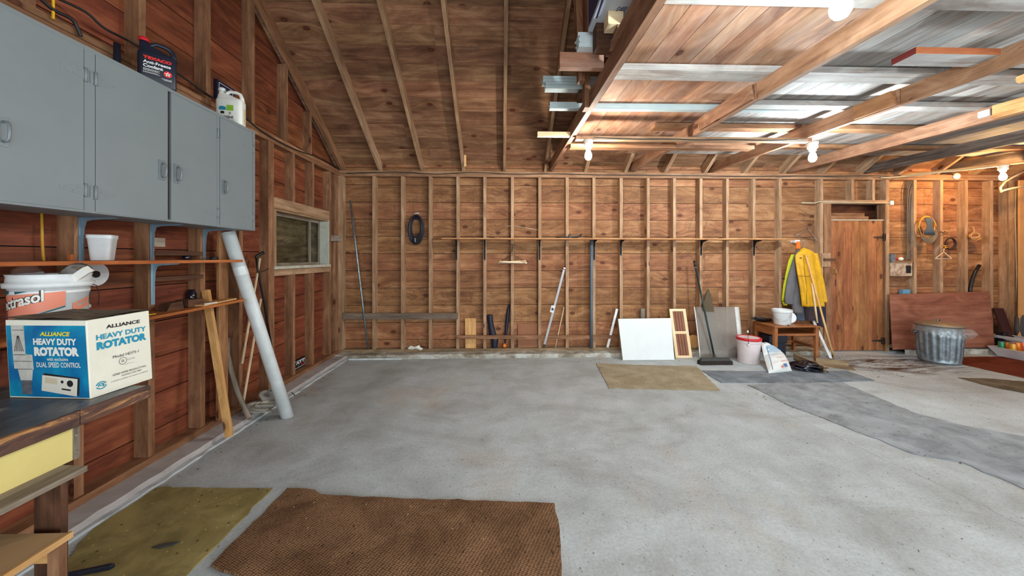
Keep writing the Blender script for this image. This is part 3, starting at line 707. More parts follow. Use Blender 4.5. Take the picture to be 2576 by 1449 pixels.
# ---- workbench
BZ = .89
def bench():
    XB = -1.507; ye = onX(380, 970, XB).y; y0 = -.6
    r = thing('workbench', 'old wooden workbench with a dark worn top and a yellow front panel', 'workbench', (-1.95, .9, 0))
    t = NT('dark_worn_benchtop'); co = t.n('ShaderNodeTexCoord').outputs['Object']
    a = t.noise(t.mapped(co, (5, 1.6, 1)), 1, 6, .7, .8); col = t.ramp(a, [(.36, lin((50, 53, 57))), (.52, lin((84, 86, 88))), (.64, lin((136, 134, 128)))])
    w = t.ramp(t.noise(t.mapped(co, (9, 4, 1)), 1, 5, .75, .4), [(.62, (0, 0, 0)), (.7, (1, 1, 1))]); col = t.mix(t.math('MULTIPLY', w, .7), col, lin((186, 182, 170)))
    t.l(col, t.b.inputs['Base Color']); t.b.inputs['Roughness'].default_value = .42
    obj('bench_top', MB().box(XL, XB - .02, y0, ye - .0, BZ - .035, BZ), t.m, r)
    e = NT('scuffed_brown_edge'); co = e.n('ShaderNodeTexCoord').outputs['Object']
    a = e.noise(e.mapped(co, (20, 5, 30)), 1, 5, .7, .5); col = e.ramp(a, [(.42, lin((66, 44, 38))), (.56, lin((96, 64, 50))), (.66, lin((178, 128, 74)))])
    e.l(col, e.b.inputs['Base Color']); e.b.inputs['Roughness'].default_value = .7
    yb = onX(203, 1040, XB).y
    obj('edge_strip', MB().box(XB - .02, XB, y0, yb - .001, BZ - .052, BZ + .001).box(XB - .02, XB, yb + .001, ye, BZ - .052, BZ + .001), e.m, r, bevel=.003)
    XP = -1.535
    Yp = lambda px: onX(px, 1100, XP).y
    obj('apron_panel', MB().box(XP - .012, XP, y0, Yp(183), .715, BZ - .037), plain('pale_yellow_panel', (214, 196, 124), .5, var=.03, dirt=.05), r)
    am = MB().box(XP - .02, XP + .004, Yp(183) + .001, Yp(198), .715, BZ - .053)
    for z in (.74, .80): am.lathe([(.006, 0), (.004, .003)], V(XP + .004, Yp(190), z), 8, Matrix.Rotation(PI / 2, 3, 'Y'))
    obj('apron_batten', am, W_grey, r)
    obj('ledge', MB().hexa([V(XP - .03, y0, .70), V(-1.452, y0, .692), V(-1.452, onX(220, 1160, -1.452).y, .692), V(XP - .03, onX(205, 1160, -1.47).y, .70), V(XP - .03, y0, .716), V(-1.452, y0, .71), V(-1.452, onX(220, 1160, -1.452).y, .71), V(XP - .03, onX(205, 1160, -1.47).y, .716)]), W_grey, r)
    # bench legs: boards on edge running back to the wall
    lg = cam2w((152 - CX) / F * 1.235, 1.235)
    obj('leg', MB().box(lg.x - .09, lg.x, lg.y, lg.y + .022, 0, .70), W_dark, r)
    obj('leg', MB().box(XL + .02, XL + .1, lg.y, lg.y + .045, 0, .855), W_dark, r)
    for yy in (.1,): obj('leg', MB().box(-1.66, -1.57, yy, yy + .045, 0, .70), W_dark, r)
    # lower shelf
    zs2 = .485; ye2 = onZ(181, 1340, zs2).y; xf = onZ(181, 1340, zs2).x
    obj('lower_shelf', MB().box(XL, xf - .012, y0, ye2, zs2 - .016, zs2), plain('plywood_brown', (184, 148, 106), .6, dirt=.3, scale=3), r)
    obj('shelf_lipping', MB().box(xf - .012, xf, y0, ye2 + .004, zs2 - .018, zs2 + .003), W_scab, r)
    obj('shelf_cleat', MB().box(lg.x - .12, xf - .05, ye2 - .024, ye2 - .004, .40, zs2 - .018), W_light, r)
    obj('foot_post', MB().box(xf - .045, xf - .006, ye2 - .03, ye2 - .008, 0, zs2 - .018), W_studl, r)
    return ye
BYE = bench()
pp = cam2w((10 - CX) / F * 1.42, 1.42, BZ)
sc = cam2w((8 - CX) / F * 1.62, 1.62, BZ)
single('wood_scrap', 'pale wood scrap at the wall end of the bench left of the rotator box', 'block', MB().beam(V(XL + .03, 1.25, BZ + .012), V(XL + .09, 1.60, BZ + .012), .04, .022), W_light)
# ---- rotator box
def rotator():
    nb = cam2w((228 - CX) / F * 1.352, 1.352, BZ + .0015)
    zc = lambda px, py: F * (CZ - BZ) / (py - HY)
    rb = onZ(384, 953, BZ); lb_ = onZ(24, 1001, BZ); nb = onZ(228, 1005, BZ)
    nb, rb, lb_ = V(nb.x, nb.y, BZ + .0015), V(rb.x, rb.y, BZ + .0015), V(lb_.x, lb_.y, BZ + .0015)
    H = .305
    ux = (nb - lb_); wx = ux.length; ux.normalize(); uy = (rb - nb); wy = uy.length; uy.normalize()
    bb = lb_ + uy * wy
    r = thing('cardboard_box', 'worn blue and white cardboard carton printed heavy duty rotator on the bench', 'box', (nb + bb) / 2)
    # body
    ln = V(-.012, -.004, 0)
    P = [lb_, nb, rb, bb]; T = [p + V(0, 0, H) + ln for p in P]; T[2] += V(0, 0, .004)
    def quadf(a, b, c, d, mat, name, m=None):
        m = m or MB(); m.quadp([a, b, c, d]); return obj(name, m, mat, r)
    M_bx = plain('box_cream_board', (226, 222, 206), .7, var=.03, dirt=.12, dirtc=(150, 130, 100))
    t = NT('torn_brown_cardboard'); co = t.n('ShaderNodeTexCoord').outputs['Object']
    a = t.noise(t.mapped(co, (7, 42, 1)), 1, 5, .7, .8); t.l(t.ramp(a, [(.34, lin((66, 54, 44))), (.5, lin((110, 94, 76))), (.66, lin((158, 138, 112)))]), t.b.inputs['Base Color']); t.b.inputs['Roughness'].default_value = .9; t.bump(a, .7, .01)
    body = MB(); body.hexa(P + T); obj('carton', body, M_bx, r, bevel=.003)
    up = (T[0] - P[0]).normalized()
    # torn lid flaps with uneven edges
    m = MB()
    n = 16
    for k in range(3):
        z = .001 + k * .0035; b0 = len(m.v)
        for i in range(n + 1):
            for j in range(5):
                q, w_ = i / n, j / 4
                pt = T[0] - ux * .022 * (1 - q) + (T[1] - T[0]) * q + (T[3] - T[0]) * w_
                e = (j in (0, 4)) * random.uniform(-.004, .004)
                m.v.append(pt + V(0, e, z * .5 + random.uniform(0, .002) + .0025 * (1 + math.sin(q * 9 + w_ * 5 + k))))
        for i in range(n):
            for j in range(4):
                a_ = b0 + i * 5 + j; m.face([a_, a_ + 5, a_ + 6, a_ + 1], None, True)
    obj('lid_flap', m, t.m, r)
    # left (blue) face facing the camera
    nn = ux.cross(up).normalized(); nn = nn if nn.y < 0 else -nn
    o = lb_ + nn * .0012
    S = wx / 205.0
    fW, fH = wx, H
    def L(fx, fy): return o + ux * (fW * fx) + up * (fH * fy)
    bl = NT('box_blue_print'); co = bl.n('ShaderNodeTexCoord').outputs['Object']
    bl.l(bl.ramp(bl.noise(co, 5, 4, .6, .5), [(.4, lin((8, 96, 150))), (.6, lin((12, 140, 176)))]), bl.b.inputs['Base Color']); bl.b.inputs['Roughness'].default_value = .4
    m = MB(); m.quadp([L(.015, .02), L(.99, .015), L(.985, .935), L(.015, .93)]); obj('blue_panel', m, bl.m, r)
    o2 = o; q = .0006
    def TX(txt, fx, fy, fw, fh, mat, name='lettering', bold=.02, shear=0):
        m = MB(); m.text(txt, L(fx, fy) + nn * q, ux, up, fW * fw, fH * fh, bold=bold, shear=shear); return obj(name, m, mat, r)
    I_y = plain('yellow_print', (232, 208, 60), .5, var=.02); I_w = plain('white_print', (226, 224, 216), .5, var=.02); I_k = plain('black_print', (36, 34, 36), .5, var=.02)
    I_b = plain('teal_print', (20, 138, 170), .5, var=.02); I_g = plain('grey_print', (150, 146, 140), .5, var=.02); I_o = plain('orange_print', (214, 120, 60), .5, var=.02)
    TX('ALLIANCE', .43, .80, .36, .055, I_y, bold=.035, shear=.25)
    TX('HEAVY DUTY', .345, .685, .53, .085, I_w, bold=.05)
    TX('ROTATOR', .35, .545, .55, .115, I_w, bold=.07)
    TX('with exclusive', .50, .485, .26, .042, I_w, bold=.01)
    TX('DUAL SPEED CONTROL', .37, .40, .54, .065, I_w, bold=.015)
    # printed picture of the rotator tube
    m = MB(); m.quadp([L(.08, .55), L(.24, .55), L(.235, .93), L(.075, .93)]); m.quadp([L(.09, .37), L(.33, .37), L(.32, .56), L(.08, .56)]); m.quadp([L(.16, .22), L(.30, .22), L(.32, .38), L(.13, .38)]); m.quadp([L(.17, .05), L(.29, .05), L(.30, .23), L(.16, .23)], 1)
    for v in m.v[:]: v += nn * .0003
    obj('tube_picture', m, [plain('print_light_grey', (188, 186, 178), .5, var=.12, scale=30), plain('print_dark_grey', (92, 96, 104), .5, var=.3, scale=40)], r)
    m = MB()
    for k in range(6):
        a, b = .10 + k * .022, .155 + (k - 2.5) * .004
        m.quadp([L(a, .60) + nn * q, L(a + .008, .60) + nn * q, L(b + .004, .80) + nn * q, L(b, .80) + nn * q])
    for y in (.37, .47, .555, .87): m.quadp([L(.09, y) + nn * q, L(.31 if y < .5 else .23, y) + nn * q, L(.31 if y < .5 else .23, y + .006) + nn * q, L(.09, y + .006) + nn * q])
    obj('tube_lines', m, I_k, r)
    m = MB(); m.quadp([L(.41, .10), L(.84, .03), L(.86, .255), L(.43, .30)]); m.quadp([L(.43, .30), L(.86, .255), L(.875, .27), L(.46, .325)], 1); m.quadp([L(.84, .03), L(.87, .06), L(.885, .275), L(.86, .255)], 1)
    m.quadp([L(.46, .20) + nn * q, L(.61, .18) + nn * q, L(.61, .255) + nn * q, L(.46, .275) + nn * q], 2); m.quadp([L(.66, .115) + nn * q, L(.77, .10) + nn * q, L(.77, .12) + nn * q, L(.66, .135) + nn * q], 1)
    for fx, fy, rr in ((.67, .215, .006), (.765, .195, .013)):
        c0 = L(fx, fy) + nn * q; b0 = len(m.v)
        m.v += [c0 + ux * (rr * math.cos(a * PI / 8)) + up * (rr * math.sin(a * PI / 8)) for a in range(16)]; m.face(list(range(b0, b0 + 16)), None, False, 1)
    for v in m.v[:12]: v += nn * .0003
    obj('control_picture', m, [plain('print_cream', (214, 210, 196), .5, var=.02), I_k, plain('print_ivory', (200, 186, 160), .5, var=.02)], r)
    # right (cream) face
    n2 = uy.cross(up).normalized(); n2 = n2 if n2.x > 0 else -n2; o3 = nb + n2 * .0008
    def R(fx, fy): return o3 + uy * (wy * fx) + up * (fH * fy)
    def TR(txt, fx, fy, fw, fh, mat, bold=.02, shear=0):
        m = MB(); m.text(txt, R(fx, fy), uy, up, wy * fw, fH * fh, bold=bold, shear=shear, off=.0006); return obj('lettering', m, mat, r)
    TR('ALLIANCE', .27, .855, .55, .05, I_k, .035)
    TR('HEAVY DUTY', .12, .725, .80, .07, I_b, .03)
    TR('ROTATOR', .12, .595, .80, .105, I_b, .06)
    TR('Model HD73-1', .35, .44, .42, .038, I_k, .0)
    TR('UL', .48, .362, .045, .035, I_k, .01); TR('LISTED', .58, .37, .12, .018, I_g, 0); TR('MADE IN U.S.A.', .52, .315, .16, .012, I_g, 0)
    TR('GENIE HOME PRODUCTS INC.', .33, .205, .57, .028, I_k, 0)
    TR('ALLIANCE, OHIO 44601', .47, .165, .33, .026, I_k, 0)
    TR('A NORTH AMERICAN PHILIPS COMPANY', .30, .125, .62, .02, I_g, 0)
    m = MB(); c = R(.50, .378)
    m.tube([c + n2 * .001 + uy * (.014 * math.cos(a * PI / 10)) + up * (.014 * math.sin(a * PI / 10)) for a in range(20)], .0007, 4, closed=True); obj('ring_mark', m, I_k, r)
    m = MB(); c = R(.155, .135) + n2 * .0005
    for rr, a0, a1 in ((.015, 20, 170), (.015, 200, 350), (.008, -60, 200)):
        pts = [c + uy * (rr * 1.1 * math.cos(math.radians(a0 + (a1 - a0) * k / 12))) + up * (rr * .9 * math.sin(math.radians(a0 + (a1 - a0) * k / 12))) for k in range(13)]
        m.tube(pts, .0018, 5)
    m.tube([c - uy * .009, c + uy * .009], .0016, 5); obj('swirl_emblem', m, I_b, r)
    return nb, rb, lb_, bb
RB = rotator()
# ---- electrasol bucket
def ebucket():
    c = cam2w((128 - CX) / F * 1.70, 1.70, 0); z0 = .988; R0, R1 = .108, .128
    r = thing('plastic_bucket', 'large white pail of dishwasher detergent lettered Electrasol behind the rotator box', 'bucket', V(c.x, c.y, z0))
    H = .385 - .012
    prof = [(R0 * .97, 0), (R0, .006), (R0 + (R1 - R0) * .84, H - .063), (R1 + .010, H - .062), (R1 + .012, H - .040), (R1 + .002, H - .038), (R1, H - .012), (R1 + .004, H), (R1 - .004, H), (R1 - .004, H - .08), (R0 - .004, .01)]
    obj('pail', MB().lathe(prof, V(c.x, c.y, z0), 64), M_white, r)
    fc = math.atan2(-c.y, -c.x)          # direction towards the camera
    def S(theta, h, out=.0015):
        """theta in degrees, positive to the right of the picture; h height."""
        a = fc + math.radians(theta); rr = R0 + (R1 - R0) * .84 * max(0, min(1, (h - .006) / (H - .08))) + out
        return V(c.x + rr * math.cos(a), c.y + rr * math.sin(a), z0 + h)
    def patch(poly4, mat, name, out=.0015, n=14):
        (a0, h0), (a1, h1), (a2, h2), (a3, h3) = poly4; m = MB()
        m.grid(n, 4, lambda u, v: S((a0 + (a1 - a0) * u) * (1 - v) + (a3 + (a2 - a3) * u) * v, (h0 + (h1 - h0) * u) * (1 - v) + (h3 + (h2 - h3) * u) * v, out)); return obj(name, m, mat, r)
    sal = plain('salmon_print', (226, 136, 110), .45, var=.02); tl = plain('dark_teal_print', (24, 84, 92), .45, var=.02); bk = plain('ink_black', (30, 34, 40), .5)
    T = H - .068
    patch([(-95, .135), (20, .225), (20, T - .012), (-95, T - .03)], sal, 'label_panel')
    patch([(-92, T - .028), (-68, T - .018), (-66, T - .006), (-92, T - .002)], tl, 'label_mark', .002)
    patch([(-52, T - .020), (-38, T - .012), (-30, T - .008), (-52, T - .008)], tl, 'label_mark', .002)
    patch([(-95, .125), (20, .217), (20, .223), (-95, .132)], tl, 'label_line', .002)
    for k in range(3): patch([(-10, .17 - k * .009), (20, .19 - k * .009), (20, .192 - k * .009), (-10, .172 - k * .009)], tl, 'label_line', .002, 6)
    patch([(-50, .12), (-8, .135), (-8, .14), (-50, .126)], tl, 'label_line', .002, 6)
    patch([(32, .19), (70, .215), (70, .262), (32, .232)], sal, 'label_panel', .0018)
    patch([(74, .22), (84, .235), (84, .28), (74, .275)], tl, 'label_mark', .002, 4); patch([(80, .12), (88, .12), (88, .21), (80, .20)], sal, 'label_panel', .0018, 4)
    def ST(txt, a0, a1, h, hh, slope, mat, bold=.03, out=.0028):
        cu = MB(); cu.text(txt, (0, 0, 0), (1, 0, 0), (0, 1, 0), 1, 1, bold=bold, off=0)
        for v in cu.v:
            th = a0 + (a1 - a0) * v.x; q = S(th, h + hh * v.y + slope * (th - a0), out); v.x, v.y, v.z = q
        return obj('lettering', cu, mat, r)
    ST('Electrasol', -100, -9, .193, .055, .00062, bk, .09, .0024); ST('Electrasol', -100, -9, .194, .053, .00062, M_offw, .03, .0034)
    ST('Electrasol', 40, 62, .212, .018, .0008, bk, .05, .0026); ST('Electrasol', 40, 62, .213, .016, .0008, M_offw, .01, .0032)
    for k in range(5): patch([(32, .176 - k * .010), (66 - 3 * (k % 2), .186 - k * .010), (66 - 3 * (k % 2), .189 - k * .010), (32, .179 - k * .010)], bk if k else sal, 'small_print', .0024, 6)
    # wire bail fixed at the side
    obj('bail', MB().tube([S(66, T + .012, .012), S(78, T + .004, .02), S(88, T - .05, .03), S(92, T - .10, .03)], .0022, 6), M_iron, r)
    # support under it
    single('wood_block', 'wooden block under the white detergent pail on the bench', 'block', MB().box(c.x - .08, c.x + .08, c.y - .08, c.y + .08, BZ + .001, z0 - .001), W_grey)
    # clear plastic bottles and a folded carton sticking out of it
    t = NT('clear_plastic'); t.b.inputs['Transmission Weight'].default_value = .95; t.b.inputs['Roughness'].default_value = .04; t.b.inputs['Base Color'].default_value = (.84, .82, .78, 1); t.b.inputs['IOR'].default_value = 1.2; t.b.inputs['Specular IOR Level'].default_value = .8
    M1 = Matrix.Rotation(.25, 3, 'X') @ Matrix.Rotation(-.1, 3, 'Y')
    q = cam2w((92 - CX) / F * 1.72, 1.72, z0 + H - .108)
    dome = [(.045, 0), (.05, .03), (.052, .10), (.047, .135), (.034, .155), (.018, .164), (.003, .166)]
    single('clear_bottle', 'upturned clear plastic bottle in the white pail, the left one', 'bottle', MB().lathe([(a * 1.0, b * .92) for a, b in dome], q, 28, M1, rib=lambda a, k: 1 + .03 * math.cos(6 * a)), t.m, 'clear bottles in the white pail')
    q = cam2w((158 - CX) / F * 1.76, 1.76, z0 + H - .075); ax = Matrix.Rotation(.75, 3, V(0, 1, 0)) 
    single('clear_bottle', 'tilted clear plastic bottle in the white pail, the right one touching the shelf', 'bottle', MB().lathe([(a * .95, b * .95) for a, b in dome], q, 28, ax, rib=lambda a, k: 1 + .03 * math.cos(6 * a)), t.m, 'clear bottles in the white pail')
    a, b = cam2w((160 - CX) / F * 1.70, 1.70, z0 + H - .06), cam2w((222 - CX) / F * 1.70, 1.70, z0 + H + .022)
    m = MB(); m.beam(a, b, .03, .032, up=(0, -.3, .9)); single('folded_carton', 'small white folded carton poking out of the white pail', 'carton', m, M_paper)
ebucket()
# ---- jugs on the cabinet top
CT = 2.5125
def jug(c, ang, w, d, h, mbody, mcap, label, name, hand_dark=False):
    """c: base centre, ang: heading of the broad face's left-to-right direction."""
    R = Matrix.Rotation(ang, 3, 'Z'); r = thing(name, label, 'jug', c)
    hb = h * .66; m = MB()
    M = R
    def ring_prof():
        out = []
        for (sx, sy, z) in ((.94, .9, 0), (1, 1, .012), (1, 1, hb), (.985, .96, hb + .008), (.93, .82, hb + .02)): out.append((sx, sy, z))
        return out
    n = 40; prev = None
    for sx, sy, z in ring_prof():
        b = len(m.v)
        for i in range(n):
            t = 2 * PI * i / n; x, y = math.cos(t), math.sin(t); g = (abs(x) ** 7 + abs(y) ** 7) ** (-1 / 7)
            m.v.append(Vector(c) + R @ V(x * g * w / 2 * sx, y * g * d / 2 * sy, z))
        if prev is not None: m.bridge(prev, b, n)
        else: m.face([b + i for i in range(n)][::-1])
        prev = b
    # shoulder sloping up to the neck at the left
    nk = V(-w * .34, 0, 0)
    for k, (t_, z) in enumerate(((.25, hb + .035), (.6, hb + .052), (1, hb + .066), (1, hb + .085))):
        b = len(m.v); rr = .021
        for i in range(n):
            t = 2 * PI * i / n; x, y = math.cos(t), math.sin(t); g = (abs(x) ** 7 + abs(y) ** 7) ** (-1 / 7)
            A = V(x * g * w / 2 * .93, y * g * d / 2 * .8, 0); B = nk + V(x * rr, y * rr, 0); q = A.lerp(B, t_)
            zz = z + (0 if t_ > .5 else max(0, -(q.x) * .10) - .006)
            m.v.append(Vector(c) + R @ V(q.x, q.y, zz))
        m.bridge(prev, b, n); prev = b
    m.face([prev + i for i in range(n)])
    body = obj('jug_body', m, mbody, r)
    # carrying handle, a loop along the top
    ht = h - .012; pts = [V(-w * .20, 0, hb + .05), V(-w * .13, 0, ht - .012), V(-w * .02, 0, ht), V(w * .22, 0, ht - .004), V(w * .36, 0, ht - .016), V(w * .42, 0, ht - .045), V(w * .435, 0, hb + .005)]
    obj('handle', MB().tube([Vector(c) + R @ p for p in pts], [.013, .0125, .0125, .0125, .013, .014, .017], 14), mbody, r)
    cap = MB().lathe([(.024, 0), (.025, .003), (.024, .020), (.020, .024)], Vector(c) + R @ V(nk.x, 0, hb + .085), 28, rib=lambda a, k: 1 + .025 * math.cos(20 * a))
    obj('cap', cap, mcap, r)
    ux = R @ V(1, 0, 0); nn = R @ V(0, -1, 0)
    o = Vector(c) + R @ V(-w / 2, -d / 2, 0) + nn * .0012
    return r, o, ux, w, hb
def antifreeze():
    rc = cam2w(-2.165, 2.25, CT); dr = RT * .69 + FW * .724; w = .175; d = .10
    nb = -(RT * -.724 + FW * .69)
    cc = rc - dr * (w / 2) - V(0, 0, 0) + (RT * -.724 + FW * .69) * (d / 2)
    ang = math.atan2(dr.y, dr.x); h = .295
    r, o, ux, w, hb = jug(cc, ang, w, d, h, M_navy, M_red, 'dark blue antifreeze jug with a red cap on the grey cabinet', 'antifreeze_jug')
    Z = V(0, 0, 1); I_r = plain('red_print', (222, 44, 38), .5, var=.02); I_w = plain('white_print_b', (220, 220, 216), .5, var=.02)
    def TX(t, x, z, ww, hh, mat, b=.02): m = MB(); m.text(t, o + ux * (w * x) + Z * z, ux, Z, w * ww, hh, bold=b); obj('lettering', m, mat, r)
    TX('TEXACO', .14, .158, .72, .019, I_r, .06); TX('Anti-Freeze', .14, .131, .70, .019, I_w, .03); TX('Coolant', .14, .106, .50, .020, I_w, .04)
    for k in range(5):
        m = MB(); m.bars(o + ux * (w * .14) + Z * (.096 - k * .005 - (.004 if k > 2 else 0)), ux, Z, w * (.42 - .05 * (k % 2)), .0022, seed=k); obj('small_print', m, I_w, r)
    m = MB(); m.bars(o + ux * (w * .60) + Z * .056, ux, Z, w * .26, .003, seed=8).bars(o + ux * (w * .66) + Z * .050, ux, Z, w * .2, .003, seed=9); obj('small_print', m, I_w, r)
    c = o + ux * (w * .76) + Z * .092 + ux.cross(Z) * .0006
    m = MB(); b0 = len(m.v); m.v += [c + ux * (.019 * math.cos(a * PI / 16)) + Z * (.019 * math.sin(a * PI / 16)) for a in range(32)]; m.face(list(range(32))); obj('round_emblem', m, I_r, r)
    m = MB(); c2 = c + ux.cross(Z) * .0005
    b0 = len(m.v); m.v += [c2 + ux * (q * math.sin(a * PI / 5)) + Z * (q * math.cos(a * PI / 5)) for a in range(10) for q in [.017 if a % 2 == 0 else .0066]]; m.v.append(c2)
    for a in range(10): m.face([b0 + 10, b0 + (a + 1) % 10, b0 + a])
    obj('star', m, I_w, r)
    m = MB(); m.text('T', c2 + ux * -.004 - Z * .006, ux, Z, .008, .009, bold=.06); obj('lettering', m, M_navy, r)
antifreeze()
def kerosene():
    rc = cam2w(-2.184, 2.81, CT); dr = RT * .973 + FW * .232; w = .184; d = .085
    cc = rc - dr * (w / 2) + (RT * -.232 + FW * .973) * (d / 2); ang = math.atan2(dr.y, dr.x)
    r, o, ux, w, hb = jug(cc, ang, w, d, .285, M_offw, M_white, 'white kerosene jug with green and blue labels on the grey cabinet end', 'kerosene_jug')
    Z = V(0, 0, 1); I_g = plain('green_print', (130, 172, 50), .5, var=.02); I_b = plain('blue_print_k', (30, 130, 160), .5, var=.02); I_k = plain('black_print_k', (34, 34, 34), .5)
    def Q(x0, x1, z0, z1, mat, nm): m = MB(); nn = ux.cross(Z); m.quadp([o + ux * (w * a) + Z * b + nn * .0006 for a, b in ((x0, z0), (x1, z0), (x1, z1), (x0, z1))]); obj(nm, m, mat, r)
    Q(.44, .70, .105, .150, I_g, 'green_label'); Q(.16, .42, .108, .128, I_b, 'blue_label')
    m = MB(); nn = ux.cross(Z); cc2 = o + ux * (w * .29) + Z * .128 + nn * .0007
    m.v += [cc2 + ux * (.024 * math.cos(a * PI / 12)) + Z * (.010 * math.sin(a * PI / 12)) for a in range(13)]; m.face(list(range(13))); obj('blue_label_top', m, I_b, r)
    Q(.22, .36, .078, .099, I_k, 'symbol_panel')
    m = MB(); c = o + ux * (w * .57) + Z * .085 + nn * .0006
    m.tube([c + ux * (.008 * math.cos(a * PI / 8)) + Z * (.011 * math.sin(a * PI / 8)) for a in range(16)], .001, 4, closed=True); m.box(0, 0, 0, 0, 0, 0) if False else None
    m.tube([c - Z * .006, c + Z * .005], .0024, 5); obj('symbol_ring', m, I_k, r)
    def TX(t, x, z, ww, hh, mat, b=.02): m = MB(); m.text(t, o + ux * (w * x) + Z * z, ux, Z, w * ww, hh, bold=b); obj('lettering', m, mat, r)
    TX('KEROSENE', .14, .042, .56, .022, I_k, .03)
    TX('DANGER', .45, .030, .3, .005, I_k, 0)
    # yellow lettering up the narrow side
    rx = ux; s0 = o + ux * (w + .0005); ys_ = -ux.cross(Z); m = MB(); m.text('KEROSENE', s0 + ys_ * (d * .72) + Z * .02, Z, -ys_, .12, .022, bold=.03); obj('side_lettering', m, plain('yellow_print_k', (214, 178, 40), .5), r)
kerosene()
# dark framed sign behind the kerosene jug
p = onX(570, 218, SL); 
fr = thing('framed_sign', 'small dark blue framed sign on the gable boards behind the kerosene jug', 'sign', p)
y0, y1_ = onX(546, 200, SL + .03).y, onX(590, 214, SL + .03).y; zt, zb = onX(546, 198, SL + .03).z, onX(546, 250, SL + .03).z
obj('board', MB().box(SL + .001, SL + .03, y0, y1_, zb, zt), plain('dark_blue_board', (34, 34, 58), .5), fr)
fm = MB(); x = SL + .031
for a, b, c, d in ((y0 + .02, y1_ - .02, zt - .022, zt - .018), (y0 + .02, y1_ - .02, zb + .018, zb + .022)): fm.box(x - .002, x, a, b, c, d)
for a in (y0 + .02, y1_ - .024): fm.box(x - .002, x, a, a + .004, zb + .022, zt - .022)
obj('white_border', fm, M_white, fr)
m = MB(); m.text('P', V(x, y0 + .05, zt - .09), (0, 1, 0), (0, 0, 1), .03, .04, bold=.02); obj('lettering', m, M_white, fr)
# ---- leaning pieces along the left wall
def lean(name, label, cat, a, b, mat, r=None, w=None, h=None, up=(1, 0, 0), grp=None, n=12, bevel=0):
    m = MB(); m.tube([a, a.lerp(b, .33), a.lerp(b, .66), b], r, n) if r else m.beam(a, b, w, h, up=up)
    return single(name, label, cat, m, mat, grp, bevel=bevel)
def pvc():
    a = onZ(722, 1043, .02); a.z = .014; b = onX(576, 590, -2.315)
    d = (b - a).normalized(); b = a + d * ((1.655 - a.z) / d.z)
    t1 = a.lerp(b, .0); r = .05
    m = MB(); m.tube([a + V(0, 0, .0), b], r, 32)
    m.tube([a.lerp(b, .775), a.lerp(b, .779), a.lerp(b, .818), a.lerp(b, .822)], [.0502, .0508, .0508, .0502], 32)
    o = single('pvc_pipe', 'long white plastic drain pipe leaning against the end of the wall shelves', 'pipe', m, M_pvc)
    # cut the lower end level with the floor
    zmin = 0
    for v in o.data.vertices:
        w = v.co + Vector(o.location)
        if w.z < .1:
            k = (.002 - w.z) / d.z; v.co += d * k
pvc()
a = onZ(577, 1098, .055); a.z = .056; b = onX(518, 730, -2.345)
lean('lumber_stick', 'light square lumber stick leaning beside the lower shelf in front of a wide plank', 'lumber', a, b, W_light, w=.042, h=.042, up=(1, .25, 0))
a = onX(550, 1050, -2.30); a.z = .097; a = onZ(548, 1048, .097); b = onX(562, 584, -2.375 + .012)
b.z = 1.66
lean('leaning_plank', 'long brown plank leaning upright behind the wall shelves left of the white pipe', 'plank', V(XL + .04, onX(546, 1050, XL).y, .1), V(XL + .014, onX(556, 600, XL).y, 1.66), W_scabb, w=.1, h=.02)
pts = [onX(574, 850, XL + .02), onX(573, 890, XL + .03), onX(582, 935, XL + .05), onX(597, 985, XL + .08), onX(613, 1022, XL + .11), onZ(628, 1053, .06)]
single('curved_stick', 'curved grey wooden stick leaning low against the left wall', 'stick', MB().tube(pts, [.014, .016, .018, .019, .020, .018], 10), W_grey)
lean('dowel', 'long pale dowel crossing behind the black cane, reaching highest', 'dowel', onX(609, 915, XL + .03), onX(654, 650, XL + .012), W_dowel, r=.010)
lean('dowel', 'shorter pale dowel in front of the long one beside the white pipe', 'dowel', V(onX(611, 992, XL + .045).x, onX(611, 992, XL + .045).y, .11), onX(656, 752, XL + .012), W_dowel, r=.011)
c = thing('walking_cane', 'black cane with a bent handle hanging by the white pipe', 'cane', onX(684, 880, XL + .03))
obj('shaft', MB().tube([onX(686, 890, XL + .012), onX(664, 760, XL + .015), onX(650, 690, XL + .02), onX(645, 652, XL + .02)], .009, 10), M_black, c)
obj('handle', MB().tube([onX(645, 653, XL + .02), onX(645, 645, XL + .022), onX(651, 641, XL + .03), onX(664, 635, XL + .06)], [.010, .013, .015, .016], 12), M_black, c)
single('wall_hook', 'thin grey metal hook holding the black cane to the stud', 'hook', MB().tube([onX(676, 676, XL + .002), onX(662, 683, XL + .01), onX(650, 684, XL + .035), onX(645, 686, XL + .04)], .004, 6), M_iron)
# political style sticker between the studs
y0, y1_ = onX(741, 920, SL + .02).y, onX(768, 905, SL + .02).y
p0_, p1_ = onX(741, 906, SL + .02), onX(768, 899, SL + .02); q0, q1 = onX(741, 942, SL + .02), onX(770, 927, SL + .02)
st = thing('sticker_sign', 'black rectangular sign with white letters ATT low on the left wall', 'sign', (SL, y0, .1))
zb = max(.097, (q0.z + q1.z) / 2); zt = (p0_.z + p1_.z) / 2
obj('board', MB().box(SL + .002, SL + .02, y0 - .03, y1_, zb, zt), M_black, st)
x = SL + .0205; L0 = y1_ - y0
m = MB(); m.text('ATT', V(x, y0 + L0 * .12, zb + (zt - zb) * .52), (0, 1, 0), (0, 0, 1), L0 * .80, (zt - zb) * .32, bold=.05); obj('lettering', m, M_white, st)
m = MB(); m.text('2000', V(x, y0 + L0 * .58, zb + (zt - zb) * .30), (0, 1, 0), (0, 0, 1), L0 * .34, (zt - zb) * .12, bold=.03) if False else m.box(x - .0005, x + .0003, y0 + L0 * .58, y0 + L0 * .9, zb + (zt - zb) * .30, zb + (zt - zb) * .40); obj('red_bar', m, M_red, st)
